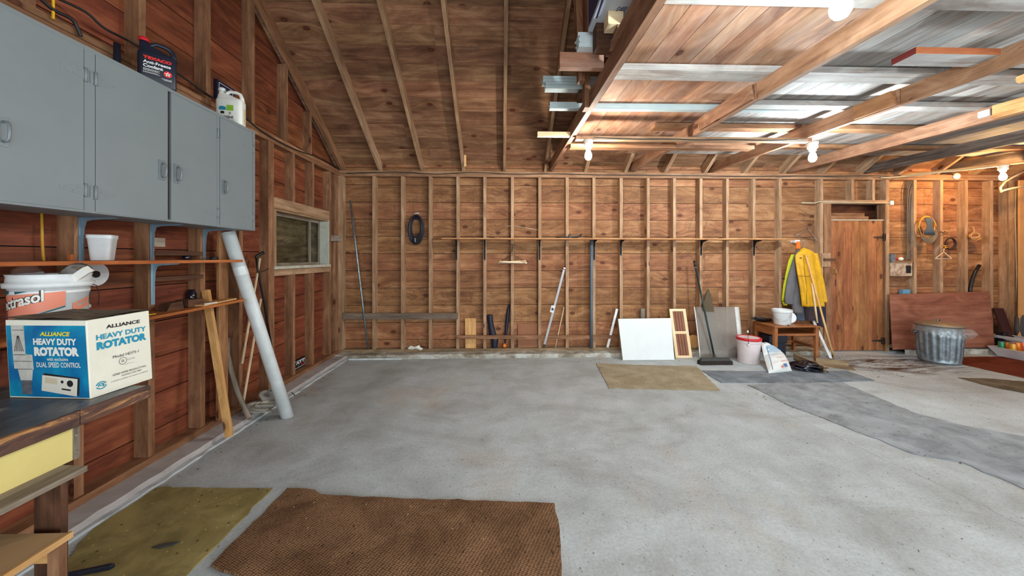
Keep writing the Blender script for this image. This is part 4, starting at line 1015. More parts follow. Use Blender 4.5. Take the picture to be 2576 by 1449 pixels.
m = MB(); m.box(x - .0005, x + .0003, y0 + .01, y1_ - .012, zb + .016, zb + .021).box(x - .0005, x + .0003, y1_ - .012, y1_ - .008, zb + .016, zt - .012).box(x - .0005, x + .0003, y0, y1_ - .012, zt - .016, zt - .012); obj('white_border', m, M_white, st)
m = MB(); m.text('for', V(x, y0 + L0 * .1, zb + (zt - zb) * .14), (0, 1, 0), (0, 0, 1), L0 * .5, (zt - zb) * .06) if False else m.lathe([(.012, 0), (.012, .0012)], V(x, y0 + L0 * .35, zb + (zt - zb) * .36), 14, Matrix.Rotation(PI / 2, 3, 'Y')); obj('grey_seal', m, M_steel, st)
# crumpled rag
def crumple(name, label, cat, c, sx, sy, sz, mat, seed=1, amp=.35, n=26, flat=0.0, rot=0):
    rnd = random.Random(seed); m = MB(); ph = [(rnd.uniform(2, 6), rnd.uniform(2, 6), rnd.uniform(0, 6), rnd.uniform(.3, 1)) for _ in range(7)]
    R = Matrix.Rotation(rot, 3, 'Z')
    def fn(u, v):
        t = 2 * PI * u; p = PI * (v - .5); s = 0
        for a, b, q, w in ph: s += w * math.sin(a * t // 1 * 0 + round(a) * t + b * p * 2 + q)
        k = 1 + amp * .22 * s + amp * .12 * abs(math.sin(3 * t + 5 * p))
        x, y, z = math.cos(p) * math.cos(t) * k, math.cos(p) * math.sin(t) * k, math.sin(p) * (1 + amp * .2 * s)
        q = R @ V(x * sx, y * sy, 0)
        return V(c[0] + q.x, c[1] + q.y, max(c[2] + .001, c[2] + sz * (.55 + z * .55)))
    m.grid(n, n, fn, wrap=True); return single(name, label, cat, m, mat, sub=1)
g = onZ(655, 1035, .05)
crumple('rag', 'crumpled greyish white rag on the kerb at the foot of the dowels', 'rag', (g.x - .02, g.y + .02, .045), .11, .09, .07, plain('dirty_cloth', (172, 168, 156), .9, dirt=.5, scale=14, bump=.5), 3, .8, 36)
g = onZ(682, 1020, .05)
crumple('rag', 'second crumpled rag touching the foot of the white plastic pipe', 'rag', (g.x - .01, g.y + .03, .045), .08, .09, .13, plain('grey_cloth', (150, 148, 140), .9, dirt=.5, scale=14, bump=.5), 8, .9, 36)
pts = [onZ(725, 1002, .06), onX(718, 992, -2.3) + V(0, 0, .0), onX(730, 983, -2.28), onZ(742, 995, .06)]
single('wire_loop', 'thin bent wire loop on the kerb right of the white plastic pipe', 'wire', MB().tube(pts, .004, 6), M_iron)
# ---- cables stapled along the left wall plate
def cable(name, label, pts, r, mat, n=6, cat='cable'):
    # smooth by Catmull-Rom
    P = [Vector(p) for p in pts]; out = []
    for i in range(len(P) - 1):
        a, b, c_, d = P[max(i - 1, 0)], P[i], P[i + 1], P[min(i + 2, len(P) - 1)]
        for k in range(5):
            t = k / 5; out.append(.5 * ((2 * b) + (c_ - a) * t + (2 * a - 5 * b + 4 * c_ - d) * t * t + (3 * b - a - 3 * c_ + d) * t ** 3))
    out.append(P[-1]); m = MB(); m.tube(out, r, n); return single(name, label, cat, m, mat)
X = XL + .017
cable('electric_cable', 'dark cable stapled along the left wall plate up to the back corner', [onX(px, py, X) for px, py in ((120, -15), (215, 30), (265, 72), (350, 118), (455, 190), (530, 243), (600, 283), (665, 335), (740, 375), (800, 396), (842, 418), (858, 430))], .007, M_cable)
cable('electric_cable', 'brown cable drooping from the top left of the frame above the grey cabinet', [onX(px, py, X + .012) for px, py in ((95, -10), (135, 25), (180, 48), (197, 75), (203, 92))], .009, M_cable)
cable('yellow_strap', 'yellow strap hanging at the top left above the grey cabinet', [onX(134, -12, X + .01), onX(134, 15, X + .01), onX(134, 40, X + .01), onX(134, 48, X + .01)], .006, plain('yellow_strap', (224, 168, 30), .5), cat='strap')
p = onX(272, 100, X - .05); single('black_tube', 'short black tube standing behind the grey cabinet left of the antifreeze jug', 'tube', MB().tube([V(XL - .0 + .02, p.y, 2.5125), V(XL + .02, p.y, onX(272, 98, X).z)], .016, 12), M_navy)
# ================================================================ back wall
FY = YB - .004
def By(px, py, Y=FY): return onY(px, py, Y)
lean('conduit_pole', 'long thin grey metal pole leaning in the left corner of the back wall', 'pole', V(By(928, 880).x, 5.13, .10), By(881, 504, YB - .012), M_steel, r=.014)
def coil(name, label, c, rx, rz, turns, mat, r=.006, jit=.012, seed=1, cat='cable', depth=.03):
    rnd = random.Random(seed); th = thing(name, label, cat, c); m = MB(); pts = []
    n = turns * 28
    ph = [(rnd.uniform(-1, 1), rnd.uniform(-1, 1), rnd.uniform(-1, 1)) for _ in range(turns + 2)]
    for i in range(n):
        t = 2 * PI * i / 28; k = int(i / 28); f = (i % 28) / 28; a = ph[k]; b = ph[k + 1]; q = [a[j] * (1 - f) + b[j] * f for j in range(3)]
        pts.append(V(c.x + (rx + jit * q[0]) * math.cos(t), c.y - depth * .5 * (1 + q[2]) * .9, c.z + (rz + jit * 1.3 * q[1]) * math.sin(t) - jit * .8 * (1 - math.sin(t)) * (1 + q[0])))
    m.tube(pts, r, 6); obj('loops', m, mat, th); return th
c = By(1048, 572, YB + .06)
t = coil('cable_coil', 'black cable coiled on a nail high on the back wall, left of the shelf', c, .088, .165, 16, plain('navy_black_cable', (26, 26, 38), .4), .0075, .030, 4, depth=.06)
obj('tie', MB().tube([c + V(-.02, -.06, .185), c + V(.0, -.065, .2), c + V(.05, -.06, .205)], .006, 6), M_white, t)
obj('tie', MB().tube([c + V(-.01, -.06, -.16), c + V(-.005, -.065, -.2), c + V(0, -.06, -.22)], .004, 6), M_white, t)
a, b = By(863, 795), By(1152, 795)
single('nailer_board', 'dark horizontal board nailed across the studs in the left corner of the back wall', 'board', MB().beam(V(a.x, YB - .0125, a.z), V(b.x, YB - .0125, b.z), .025, .09), W_gdark)
a, b = By(1150, 847), By(1554, 846.5)
single('nailer_board', 'long thin horizontal rail nailed across the studs near the floor', 'board', MB().beam(V(a.x, YB - .028, a.z), V(b.x, YB - .028, b.z), .022, .05), W_studl)
# shelf
SF = YB - .19
zS = onY(1500, 599, SF).z
sx0, sx1 = onY(1088, 598, SF).x, onY(1980, 598, SF).x
single('wall_shelf', 'long thin plank shelf on steel brackets across the back wall', 'shelf', MB().hexa([V(sx0 + .13, SF, zS - .018), V(sx1, SF, zS - .018), V(sx1, YB, zS - .018), V(sx0 - .05, YB, zS - .018), V(sx0 + .13, SF, zS), V(sx1, SF, zS), V(sx1, YB, zS), V(sx0 - .05, YB, zS)]), W_shelf)
names = ['first bracket from the left under the long back shelf', 'second bracket from the left under the long back shelf', 'bracket under the long shelf just right of the hangers', 'bracket under the long shelf beside the grey vertical pipe', 'small bracket under the long shelf above the white panel', 'bracket under the long shelf above the push broom handle', 'last bracket at the right under the long back shelf']
for i, px in enumerate((1148, 1219.5, 1357.5, 1495, 1562, 1764, 1897)):
    x = onY(px, 630, FY).x; zt = zS - .019; big = i < 4; H = .30 if big else .23; m = MB()
    y = YB - .001
    m.box(x - .012, x + .012, y - .003, y, zt - H, zt).box(x - .010, x + .010, y - .17, y, zt - .003, zt)
    m.prism([(0, 0), (0, -H + .02), (.006, -H + .02), (.02, -.08), (.05, -.03), (.16, -.008), (.16, 0)], V(x + .0015, y - .003, zt - .003), (0, -1, 0), (0, 0, 1), .004)
    m.tube([V(x - .008, y - .012, zt - .02), V(x - .008, y - .004, zt - H + .02)], .003, 6).tube([V(x + .008, y - .012, zt - .02), V(x + .008, y - .004, zt - H + .02)], .003, 6)
    single('shelf_bracket', ('dark ' if i != 2 else 'shiny dark blue ') + names[i], 'bracket', m, M_dbrack, 'brackets under the long back shelf')
# black clamp on the shelf
g = lambda px, py: onY(px, py, SF + .05)
th = thing('clamp_tool', 'black bent tool with a hooked end lying on the long back shelf', 'tool', V(g(1433, 595).x, SF + .05, zS))
obj('bar', MB().tube([V(g(1398, 0).x, SF + .05, zS + .012), V(g(1412, 0).x, SF + .05, zS + .02), V(g(1432, 0).x, SF + .05, zS + .014), V(g(1452, 0).x, SF + .05, zS + .018), V(g(1459, 0).x, SF + .05, zS + .035), V(g(1463, 0).x, SF + .05, zS + .06)], [.006, .009, .010, .014, .014, .011], 8), M_black, th)
obj('slider', MB().box(g(1433, 0).x - .018, g(1433, 0).x + .024, SF + .035, SF + .065, zS + .002, zS + .055), M_black, th, bevel=.006)
# trouser hangers on a stud
x0 = onY(1289, 640, FY).x
for i, (dx, dz, tl) in enumerate(((-.0, 0, .012), (.012, -.006, -.010), (-.01, -.02, -.004))):
    y = YB - .03 - .02 * i; top = V(x0 + dx, y, onY(0, 628, y).z + .03); zb = onY(0, 659, y).z + dz
    h = thing('trouser_hanger', ['front', 'middle', 'rear'][2 - i] + ' hanger of the bunch with pale wooden bars hanging below the long shelf', 'hanger', (x0, y, zb), 'wooden bar hangers below the long shelf')
    obj('bar', MB().beam(V(x0 + dx - .2, y, zb - tl), V(x0 + dx + .2, y, zb + tl), .012, .022 if i < 2 else .012), W_pale if i < 2 else W_grey, h)
    obj('wire', MB().tube([V(x0 + dx - .19, y, zb), V(x0 + dx - .02, y, zb + .10), top + V(.0, 0, .02), top + V(.02, .0, .045), top + V(.0, .0, .06), top + V(-.018, .0, .045)], .0025, 6).tube([V(x0 + dx + .19, y, zb), V(x0 + dx + .02, y, zb + .10), top + V(0, 0, .02)], .0025, 6), M_iron, h)
# wires on the boards
single('bent_wire', 'thin pale wire stuck along the back wall above the long shelf', 'wire', MB().tube([By(1265, 569), By(1290, 568), By(1320, 573), By(1352, 578)], .003, 5), M_wcable)
# crumpled paper between studs at floor
def flatcrumple(name, label, cat, pxs, mat, z0=.10, y0=5.17, seed=3):
    rnd = random.Random(seed); m = MB(); n = len(pxs)
    top = [By(a, b, y0) for a, b in pxs]
    b0 = len(m.v); c = sum(top, V(0, 0, 0)) / n; m.v.append(c + V(0, -.03, .01))
    for p in top: m.v.append(p + V(0, rnd.uniform(-.02, .01), 0))
    for i in range(n): m.face([b0, b0 + 1 + i, b0 + 1 + (i + 1) % n], None, False)
    return single(name, label, cat, m, mat, solid=.004)
flatcrumple('paper_scrap', 'torn crumpled white paper lying against the sill of the back wall', 'paper', [(1026, 876), (1033, 869), (1043, 872), (1055, 868), (1057, 873), (1065, 876), (1060, 880), (1045, 879), (1035, 880)], M_paper)
def panelBack(name, label, cat, pl, pr, pt, pb, mat, y=5.15, th=.018, zb=.096, bevel=0):
    a, b = By(pl, pb, y), By(pr, pb, y); zt = By(pl, pt, y).z
    return single(name, label, cat, MB().box(a.x, b.x, y - th, y, zb, zt), mat, bevel=bevel)
# short plank (tilted a little)
a, b = By(1184, 877, 5.19), By(1183, 801, 5.22)
m = MB(); m.hexa([V(By(1171, 877, 5.19).x, 5.18, .096), V(By(1198, 877, 5.19).x, 5.18, .096), V(By(1198, 877, 5.19).x, 5.2, .096), V(By(1171, 877, 5.19).x, 5.2, .096), V(By(1169, 801, 5.2).x, 5.23, b.z), V(By(1197, 801, 5.2).x, 5.23, b.z), V(By(1197, 801, 5.2).x, 5.25, b.z), V(By(1169, 801, 5.2).x, 5.25, b.z)])
single('short_plank', 'short light brown plank standing between two studs behind the low rail', 'plank', m, W_light)
m = MB(); m.hexa([V(By(1303, 877, 5.2).x, 5.20, .096), V(By(1356, 877, 5.2).x, 5.20, .096), V(By(1356, 877, 5.2).x, 5.215, .096), V(By(1303, 877, 5.2).x, 5.215, .096), V(By(1303, 877, 5.2).x, 5.235, By(0, 822, 5.22).z), V(By(1356, 877, 5.2).x, 5.235, By(0, 821, 5.22).z), V(By(1356, 877, 5.2).x, 5.25, By(0, 821, 5.22).z), V(By(1303, 877, 5.2).x, 5.25, By(0, 822, 5.22).z)])
single('hardboard_panel', 'reddish brown hardboard panel standing behind the low rail', 'panel', m, plain('hardboard_brown', (142, 92, 62), .7, var=.06))
# dark waders / trouser leg
m = MB(); rows_ = [(792, 1225, 1239), (812, 1227, 1241), (832, 1229, 1246), (846, 1231, 1250), (856, 1235, 1254), (866, 1236, 1252), (876, 1238, 1250)]
def loft(rws, y, d, mb=None, folds=0, n=28, seed=1, dfun=None, capt=True):
    mb = mb or MB(); rnd = random.Random(seed); ph = [rnd.uniform(0, 6) for _ in range(4)]; prev = None
    P = []
    for i in range(len(rws) - 1):
        a, b = rws[i], rws[i + 1]; k = 4
        for j in range(k): q = j / k; P.append([a[t] * (1 - q) + b[t] * q for t in range(3)])
    P.append(list(rws[-1])); N = len(P)
    for i, (py, xl, xr) in enumerate(P):
        A, B = onY(xl, py, y), onY(xr, py, y); c = (A + B) / 2; w = (B.x - A.x) / 2; dd = (dfun(i / (N - 1)) if dfun else 1) * d; b0 = len(mb.v)
        for k in range(n):
            t = 2 * PI * k / n; f = 1 + folds * (i / N) * (math.sin(7 * t + ph[0] + i * .12) * .5 + math.sin(11 * t + ph[1] - i * .1) * .35 + math.sin(4 * t + ph[2]) * .3)
            mb.v.append(V(c.x + w * math.cos(t) * (1 + (f - 1) * .15), y + dd * math.sin(t) * f, A.z))
        if prev is not None: mb.bridge(b0, prev, n)
        elif capt: mb.face([b0 + k for k in range(n)])
        prev = b0
    mb.face([prev + k for k in range(n)][::-1]); return mb
single('rubber_boot', 'dark navy rubber boot standing upside down behind the low rail', 'boot', loft(rows_, 5.205, .035), plain('navy_rubber', (22, 24, 42), .45), sub=0)
u = thing('folded_umbrella', 'furled dark umbrella with an orange handle standing against a stud', 'umbrella', V(By(1269, 877, 5.17).x, 5.17, .096))
obj('canopy', MB().tube([By(1270, 866, 5.19), By(1272, 845, 5.20), By(1275, 815, 5.215), By(1279, 780, 5.23), By(1281, 766, 5.235)], [.006, .02, .026, .024, .014], 10), plain('navy_nylon', (24, 26, 46), .5), u)
q = By(1269, 876, 5.19); obj('handle', MB().lathe([(.012, 0), (.026, .012), (.03, .03), (.022, .05), (.008, .064)], V(q.x, 5.19, .097), 12, rib=lambda a, k: 1 + .12 * math.cos(5 * a)), plain('orange_plastic', (226, 116, 30), .4), u)
# aluminium bar with sliding block
s = thing('measuring_bar', 'slanted aluminium bar with a white sliding block leaning on the back wall', 'bar', V(By(1368, 870, 5.12).x, 5.1, .1))
a, b = By(1370, 866, 5.10), By(1419, 678, 5.16); obj('bar', MB().beam(a, b, .010, .032, up=(1, 0, .2)), plain('satin_aluminium', (150, 150, 152), .45, .4), s)
q = a.lerp(b, .47) + V(-.022, -.006, 0); obj('slider', MB().beam(q - V(.012, 0, .05), q + V(.012, 0, .05), .014, .055, up=(1, 0, .2)), M_white, s)
m = MB(); q2 = q + V(0, -.009, 0); m.prism([(0, .03), (.008, .008), (.03, .004), (.012, -.008), (.016, -.03), (0, -.014), (-.018, -.022), (-.01, -.004), (-.028, .006), (-.008, .008)], q2, (1, 0, 0), (0, 0, 1), .003); obj('clamp_knob', m, M_black, s)
obj('end_cap', MB().beam(a - (b - a).normalized() * .035, a, .014, .034, up=(1, 0, .2)), M_black, s)
obj('end_cap', MB().beam(b + (b - a).normalized() * .01, b + (b - a).normalized() * .03, .014, .03, up=(1, 0, .2)), M_white, s)
lean('dowel', 'thin wooden dowel leaning beside the aluminium bar', 'dowel', By(1397, 874, 5.14), By(1419, 772, 5.20), W_dowel, r=.007)
q = By(1487, 700, 5.14); lean('drain_pipe', 'dark blue-grey vertical pipe standing against a stud from the shelf to the sill', 'pipe', V(q.x, 5.125, .096), V(q.x + .005, 5.14, zS - .02), plain('slate_pvc', (84, 96, 106), .4), r=.024)
lean('white_strip', 'white strip leaning against the back wall left of the white panel', 'strip', By(1528, 874, 5.13), By(1552, 777, 5.18), M_white, w=.012, h=.034, up=(1, 0, .2))
# white panel
def tilted(name, label, cat, bl, br, tl, tr, ybot, ytop, th, mat, zb=.004, parts=None):
    P = [onY(*bl, ybot), onY(*br, ybot), onY(*tr, ytop), onY(*tl, ytop)]
    P[0].z = P[1].z = zb
    n = (P[1] - P[0]).cross(P[3] - P[0]).normalized()          # towards the camera
    if n.y > 0: n = -n
    B = [p - n * th for p in P]; m = MB(); m.hexa([P[0], P[1], B[1], B[0], P[3], P[2], B[2], B[3]])
    return m, P, n
m, P, n_ = tilted('', '', '', (1567, 911), (1697, 909), (1555, 802), (1688, 800), 4.82, 5.05, .02, None)
single('whiteboard', 'blank white square panel leaning against the back wall beside the slatted frame', 'panel', m, plain('glossy_white_board', (216, 222, 222), .4, var=.02), bevel=.003)
for px, w_, lab, mt in ((1616, 10, 'narrow grey post standing behind the white panel', W_grey), (1663, 8, 'reddish short post behind the white panel beside the slatted frame', W_ply)):
    q = By(px, 780, 5.20); zt = By(px, 776 if px < 1650 else 796, 5.2).z
    single('short_post', lab, 'post', MB().box(q.x - .03, q.x + .03, 5.18, 5.21, .096, zt), mt)
# slatted frame
_, P, n_ = tilted('', '', '', (1700, 907), (1742, 907), (1684, 777), (1729, 777), 4.90, 5.13, .02, None)
sl = thing('slatted_frame', 'narrow pale wood frame with reddish slats leaning right of the white panel', 'frame', (P[0] + P[1]) / 2)
ex, ez = (P[1] - P[0]), (P[3] - P[0])
def fr_piece(u0, u1, v0, v1, mat, nm, dz=0, th=.018):
    Q = [P[0] + ex * u + ez * v - n_ * dz for u, v in ((u0, v0), (u1, v0), (u1, v1), (u0, v1))]; B = [q - n_ * th for q in Q]
    m = MB(); m.hexa([Q[0], Q[1], B[1], B[0], Q[3], Q[2], B[2], B[3]]); obj(nm, m, mat, sl)
fr_piece(0, .17, 0, 1, W_pale, 'stile'); fr_piece(.83, 1, 0, 1, W_pale, 'stile')
for v0, v1 in ((0, .05), (.48, .535), (.95, 1)): fr_piece(.17, .83, v0, v1, W_pale, 'rail')
for k in range(4): fr_piece(.18 + .165 * k, .18 + .165 * k + .135, .05, .95, plain('red_cedar', (132, 84, 62), .7) if k == 0 else bpy.data.materials['red_cedar'], 'slat', .004, .010)
q = onY(1743, 857, 5.13); single('log_round', 'end of a round log behind the slatted frame and the clear sheet', 'log', MB().lathe([(.09, 0), (.095, .01), (.095, .05), (.09, .06)], V(q.x, 5.15, .19), 24, Matrix.Rotation(PI / 2, 3, 'X')), W_scab)
# dark shape leaning behind the clear sheet
m = MB(); pts = [(1770, 905), (1767, 820), (1768, 770), (1778, 735), (1784, 727), (1789, 740), (1797, 780), (1808, 830), (1816, 905)]
b0 = 0
Q = [onY(a, b, 5.10) for a, b in pts]
for q in Q: q.z = max(q.z, .06)
m.v += Q + [q + V(.0, .03, 0) for q in Q]; n = len(Q)
m.face(list(range(n))[::-1]); m.face([n + i for i in range(n)])
for i in range(n): j = (i + 1) % n; m.face([i, j, n + j, n + i])
single('folded_cloth', 'dark grey-green pointed cloth bundle hanging behind the clear plastic sheet', 'cloth', m, plain('dark_olive_cloth', (88, 74, 54), .85, dirt=.3), bevel=.008)
# clear plastic sheet
gp = bpy.data.materials.new('hazy_clear_plastic'); gp.use_nodes = True; nt = gp.node_tree; nt.nodes.clear()
o_ = nt.nodes.new('ShaderNodeOutputMaterial'); mx = nt.nodes.new('ShaderNodeMixShader'); tr = nt.nodes.new('ShaderNodeBsdfTransparent'); df = nt.nodes.new('ShaderNodeBsdfPrincipled')
df.inputs['Base Color'].default_value = lin((186, 180, 172)); df.inputs['Roughness'].default_value = .25; tr.inputs[0].default_value = (.86, .84, .82, 1)
tc = nt.nodes.new('ShaderNodeTexCoord'); nz = nt.nodes.new('ShaderNodeTexNoise'); nz.inputs['Scale'].default_value = 2.2; rp = nt.nodes.new('ShaderNodeMapRange'); rp.inputs['To Min'].default_value = .12; rp.inputs['To Max'].default_value = .5
nt.links.new(tc.outputs['Object'], nz.inputs[0]); nt.links.new(nz.outputs[0], rp.inputs[0]); nt.links.new(rp.outputs[0], mx.inputs[0]); nt.links.new(tr.outputs[0], mx.inputs[1]); nt.links.new(df.outputs[0], mx.inputs[2]); nt.links.new(mx.outputs[0], o_.inputs[0])
sp = thing('plastic_sheet', 'cloudy clear plastic sheet leaning on the back wall behind the broom', 'sheet', onZ(1812, 905, 0))
A, B, C_, D_ = onY(1761, 912, 4.88), onY(1868, 905, 4.93), onY(1858, 772, 5.13), onY(1746, 772, 5.13); A.z = B.z = .004
m = MB()
def shf(u, v):
    p = (A.lerp(B, u)).lerp(D_.lerp(C_, u), v); return p + V(0, -.02 * math.sin(PI * u) * (1 - v) - .012 * math.sin(PI * v), 0)
m.grid(10, 10, shf); obj('sheet', m, gp, sp, solid=.004)
m = MB(); m.tube([shf(0, k / 10) + V(0, -.003, 0) for k in range(11)], .008, 6); obj('edge_trim', m, M_white, sp)
m = MB(); m.grid(2, 10, lambda u, v: shf(.90 + .10 * u, v) + V(0, -.005, 0)); obj('edge_band', m, plain('torn_white_film', (206, 206, 200), .5), sp, solid=.002)
# broom
br = thing('push_broom', 'push broom with a dark handle standing in front of the clear sheet', 'broom', onZ(1798, 910, 0))
a, b = onY(1796, 893, 4.85), onY(1746, 656, 5.12)
m = MB(); m.tube([a, a.lerp(b, .3), a.lerp(b, .94)], .0125, 12); obj('handle', m, plain('dark_green_metal', (40, 54, 58), .35, .3), br)
obj('grip', MB().tube([a.lerp(b, .93), b], .0155, 12), M_black, br); obj('ferrule', MB().tube([a.lerp(b, .92), a.lerp(b, .935)], .0145, 12), M_steel, br)
h0, h1 = onZ(1762, 912, .03), onZ(1836, 910, .03); yv = (h0.y + h1.y) / 2
m = MB(); m.hexa([V(h0.x, yv - .03, .05), V(h1.x, yv - .03, .05), V(h1.x, yv + .04, .05), V(h0.x, yv + .04, .05), V(h0.x + .02, yv - .015, .085), V(h1.x - .02, yv - .015, .085), V(h1.x - .02, yv + .03, .085), V(h0.x + .02, yv + .03, .085)]); obj('broom_head', m, plain('dark_grey_plastic', (56, 56, 54), .5), br, bevel=.006)
m = MB()
for i in range(30):
    for j in range(3):
        x = h0.x - .005 + (h1.x - h0.x + .01) * i / 29; y = yv - .022 + .028 * j; m.beam(V(x, y - .012 + .012 * j, .001), V(x, y, .052), .010, .016, up=(0, 1, 0))
obj('bristles', m, plain('dark_bristle', (50, 42, 36), .9), br)
obj('socket', MB().tube([V((h0.x + h1.x) / 2 - .0, yv, .08), a], [.022, .018], 12), bpy.data.materials['dark_grey_plastic'], br)
# pink bucket with red lid
def pail(name, label, c, r0, r1, h, mb, lid=None, lidlab=None, bailside=0, grooves=3):
    th = thing(name, label, 'bucket', c)
    pr = [(r0 * .96, 0), (r0, .006)]
    zz = h
    pr += [(r0 + (r1 - r0) * .8, h * .80)]
    for k in range(grooves): z = h * (.83 + .045 * k); pr += [(r1, z), (r1 + .005, z + .002), (r1 + .005, z + .006), (r1, z + .008)]
    pr += [(r1, h - .008), (r1 + .004, h - .002), (r1 + .002, h), (r1 - .004, h)]
    if not lid: pr += [(r1 - .005, h * .8), (r0 - .005, .01)]
    obj('pail', MB().lathe(pr, c, 48), mb, th)
    if lid:
        L = MB().lathe([(r1 + .006, h - .03), (r1 + .009, h - .028), (r1 + .009, h + .002), (r1 + .002, h + .006), (r1 - .012, h + .004), (r1 - .02, h - .003), (.02, h - .006)], c, 48, rib=lambda a, k: 1 + (.006 * math.cos(40 * a) if k < 3 else 0)); obj('lid', L, lid, th)
    return th
g = onZ(1886, 913, 0); rr = .138
bc = V(g.x, g.y + .02, .0015)
pk = pail('lidded_bucket', 'tall pinkish white bucket with a bright red lid beside the school desk', bc, .128, .142, .345, M_pink, M_red)
dirc = math.atan2(-bc.y, -bc.x)
def bs_(a, h, r): return V(bc.x + r * math.cos(a), bc.y + r * math.sin(a), bc.z + h)
obj('bail', MB().tube([bs_(dirc + .0, .27, .152), bs_(dirc + .0, .31, .156), bs_(dirc - .04, .36, .15), bs_(dirc - .07, .42, .12), bs_(dirc - .1, .44, .10)], .0028, 6), M_iron, pk)
obj('bail_grip', MB().tube([bs_(dirc - .08, .432, .115), bs_(dirc - .14, .445, .08)], .011, 10), M_offw, pk)
obj('handle_lug', MB().lathe([(.018, 0), (.018, .012), (.01, .016)], bs_(dirc, .268, .142), 14, Matrix.Rotation(dirc, 3, 'Z') @ Matrix.Rotation(PI / 2, 3, 'Y')), M_pink, pk)
# salt bag leaning on the bucket
def pillow(name, corners, th_, mat, wr=.012, seed=2, nx=18, ny=24):
    A, B, C, D = corners; n = (B - A).cross(D - A).normalized(); rnd = random.Random(seed); ph = [rnd.uniform(0, 6) for _ in range(4)]
    m = MB()
    for s in (1, -1):
        def fn(u, v):
            p = A.lerp(B, u).lerp(D.lerp(C, u), v); f = (4 * u * (1 - u)) ** .45 * (4 * v * (1 - v)) ** .35
            w = wr * (math.sin(9 * u + 4 * v + ph[0]) + math.sin(14 * v - 3 * u + ph[1])) * f
            return p + n * (s * (th_ / 2 * f) + (w if s > 0 else 0) * .5)
        b = len(m.f); m.grid(nx, ny, fn)
        if s < 0:
            for k in range(b, len(m.f)): m.f[k] = m.f[k][::-1]; m.uv[k] = m.uv[k][::-1]
    return m, n
bA, bB = onZ(1934, 938, .015), onZ(1993, 932, .015); tA, tB = onY(1914, 862, 4.62), onY(1926, 862, 4.64)
mA, mB_ = onY(1921, 895, 4.48), onY(1972, 889, 4.50)
bag = thing('salt_bag', 'white plastic sack printed blue and red slumped against the red-lidded bucket', 'bag', (bA + bB) / 2)
bA.z = bB.z = .008
m1, nb_ = pillow('', [bA, bB, mB_, mA], .11, None, .008, 5)
m2, _ = pillow('', [mA + V(0, .0, 0), mB_, tB, tA], .09, None, .010, 6)
m1.v += []; k = len(m1.v); m1.v += m2.v; m1.f += [tuple(i + k for i in f) for f in m2.f]; m1.uv += m2.uv; m1.sm += m2.sm; m1.mi += m2.mi
tb = NT('printed_white_sack'); tb.b.inputs['Base Color'].default_value = lin((216, 218, 216)); tb.b.inputs['Roughness'].default_value = .4
obj('sack', m1, tb.m, bag)
fn_ = nb_ if nb_.y < 0 else -nb_
def BG(u, v, off=.056): return bA.lerp(bB, u).lerp(mA.lerp(mB_, u), v) + fn_ * off
def BG2(u, v, off=.048): return mA.lerp(mB_, u).lerp(tA.lerp(tB, u), v) + fn_ * off
PB = plain('sack_blue', (70, 110, 160), .5); PR = plain('sack_red', (196, 92, 84), .5)
m = MB(); m.grid(6, 5, lambda u, v: BG2(.15 + .7 * u, .05 + .5 * v, .006 + .045 * (4 * (.15 + .7 * u) * (.85 - .7 * u)) ** .45)); obj('blue_print', m, plain('sack_pale_blue', (150, 176, 196), .5), bag)
ux = (bB - bA).normalized(); uy = (mA - bA).normalized()
m = MB(); m.tube([BG(.42 + .36 * k / 14, .66 + .05 * math.sin(k * 1.9), .057) for k in range(15)], .0013, 4); obj('script_marks', m, PR, bag)
m = MB(); m.text('WATER SOFTENER', BG(.40, .44, .060), ux, uy, .17, .02, bold=0) if False else m.quadp([BG(.55, .42, .059), BG(.85, .42, .059), BG(.85, .44, .059), BG(.55, .44, .059)]); obj('print_line', m, PR, bag)
m = MB(); m.quadp([BG(.62, .1, .058), BG(.75, .1, .058), BG(.75, .28, .058), BG(.62, .28, .058)]); obj('blue_print', m, PB, bag)
m = MB(); m.quadp([BG(.5, .08, .057), BG(.57, .08, .057), BG(.57, .18, .057), BG(.5, .18, .057)]); obj('red_print', m, PR, bag)
m = MB(); m.tube([BG(.10, .05, .05), BG(.12, .5, .055), BG(.14, .95, .05), BG2(.25, .5, .04), BG2(.3, .9, .03)], .003, 5); obj('blue_seam_line', m, PB, bag)
# black bag
g = onZ(2018, 932, 0)
crumple('plastic_bag', 'shiny black plastic bag lying on the mat between the sack and the desk leg', 'bag', (g.x + .05, g.y - .01, .009), .16, .10, .085, plain('shiny_black_film', (16, 18, 30), .18, spec=.8), 12, 1.0, 40, rot=-.15)
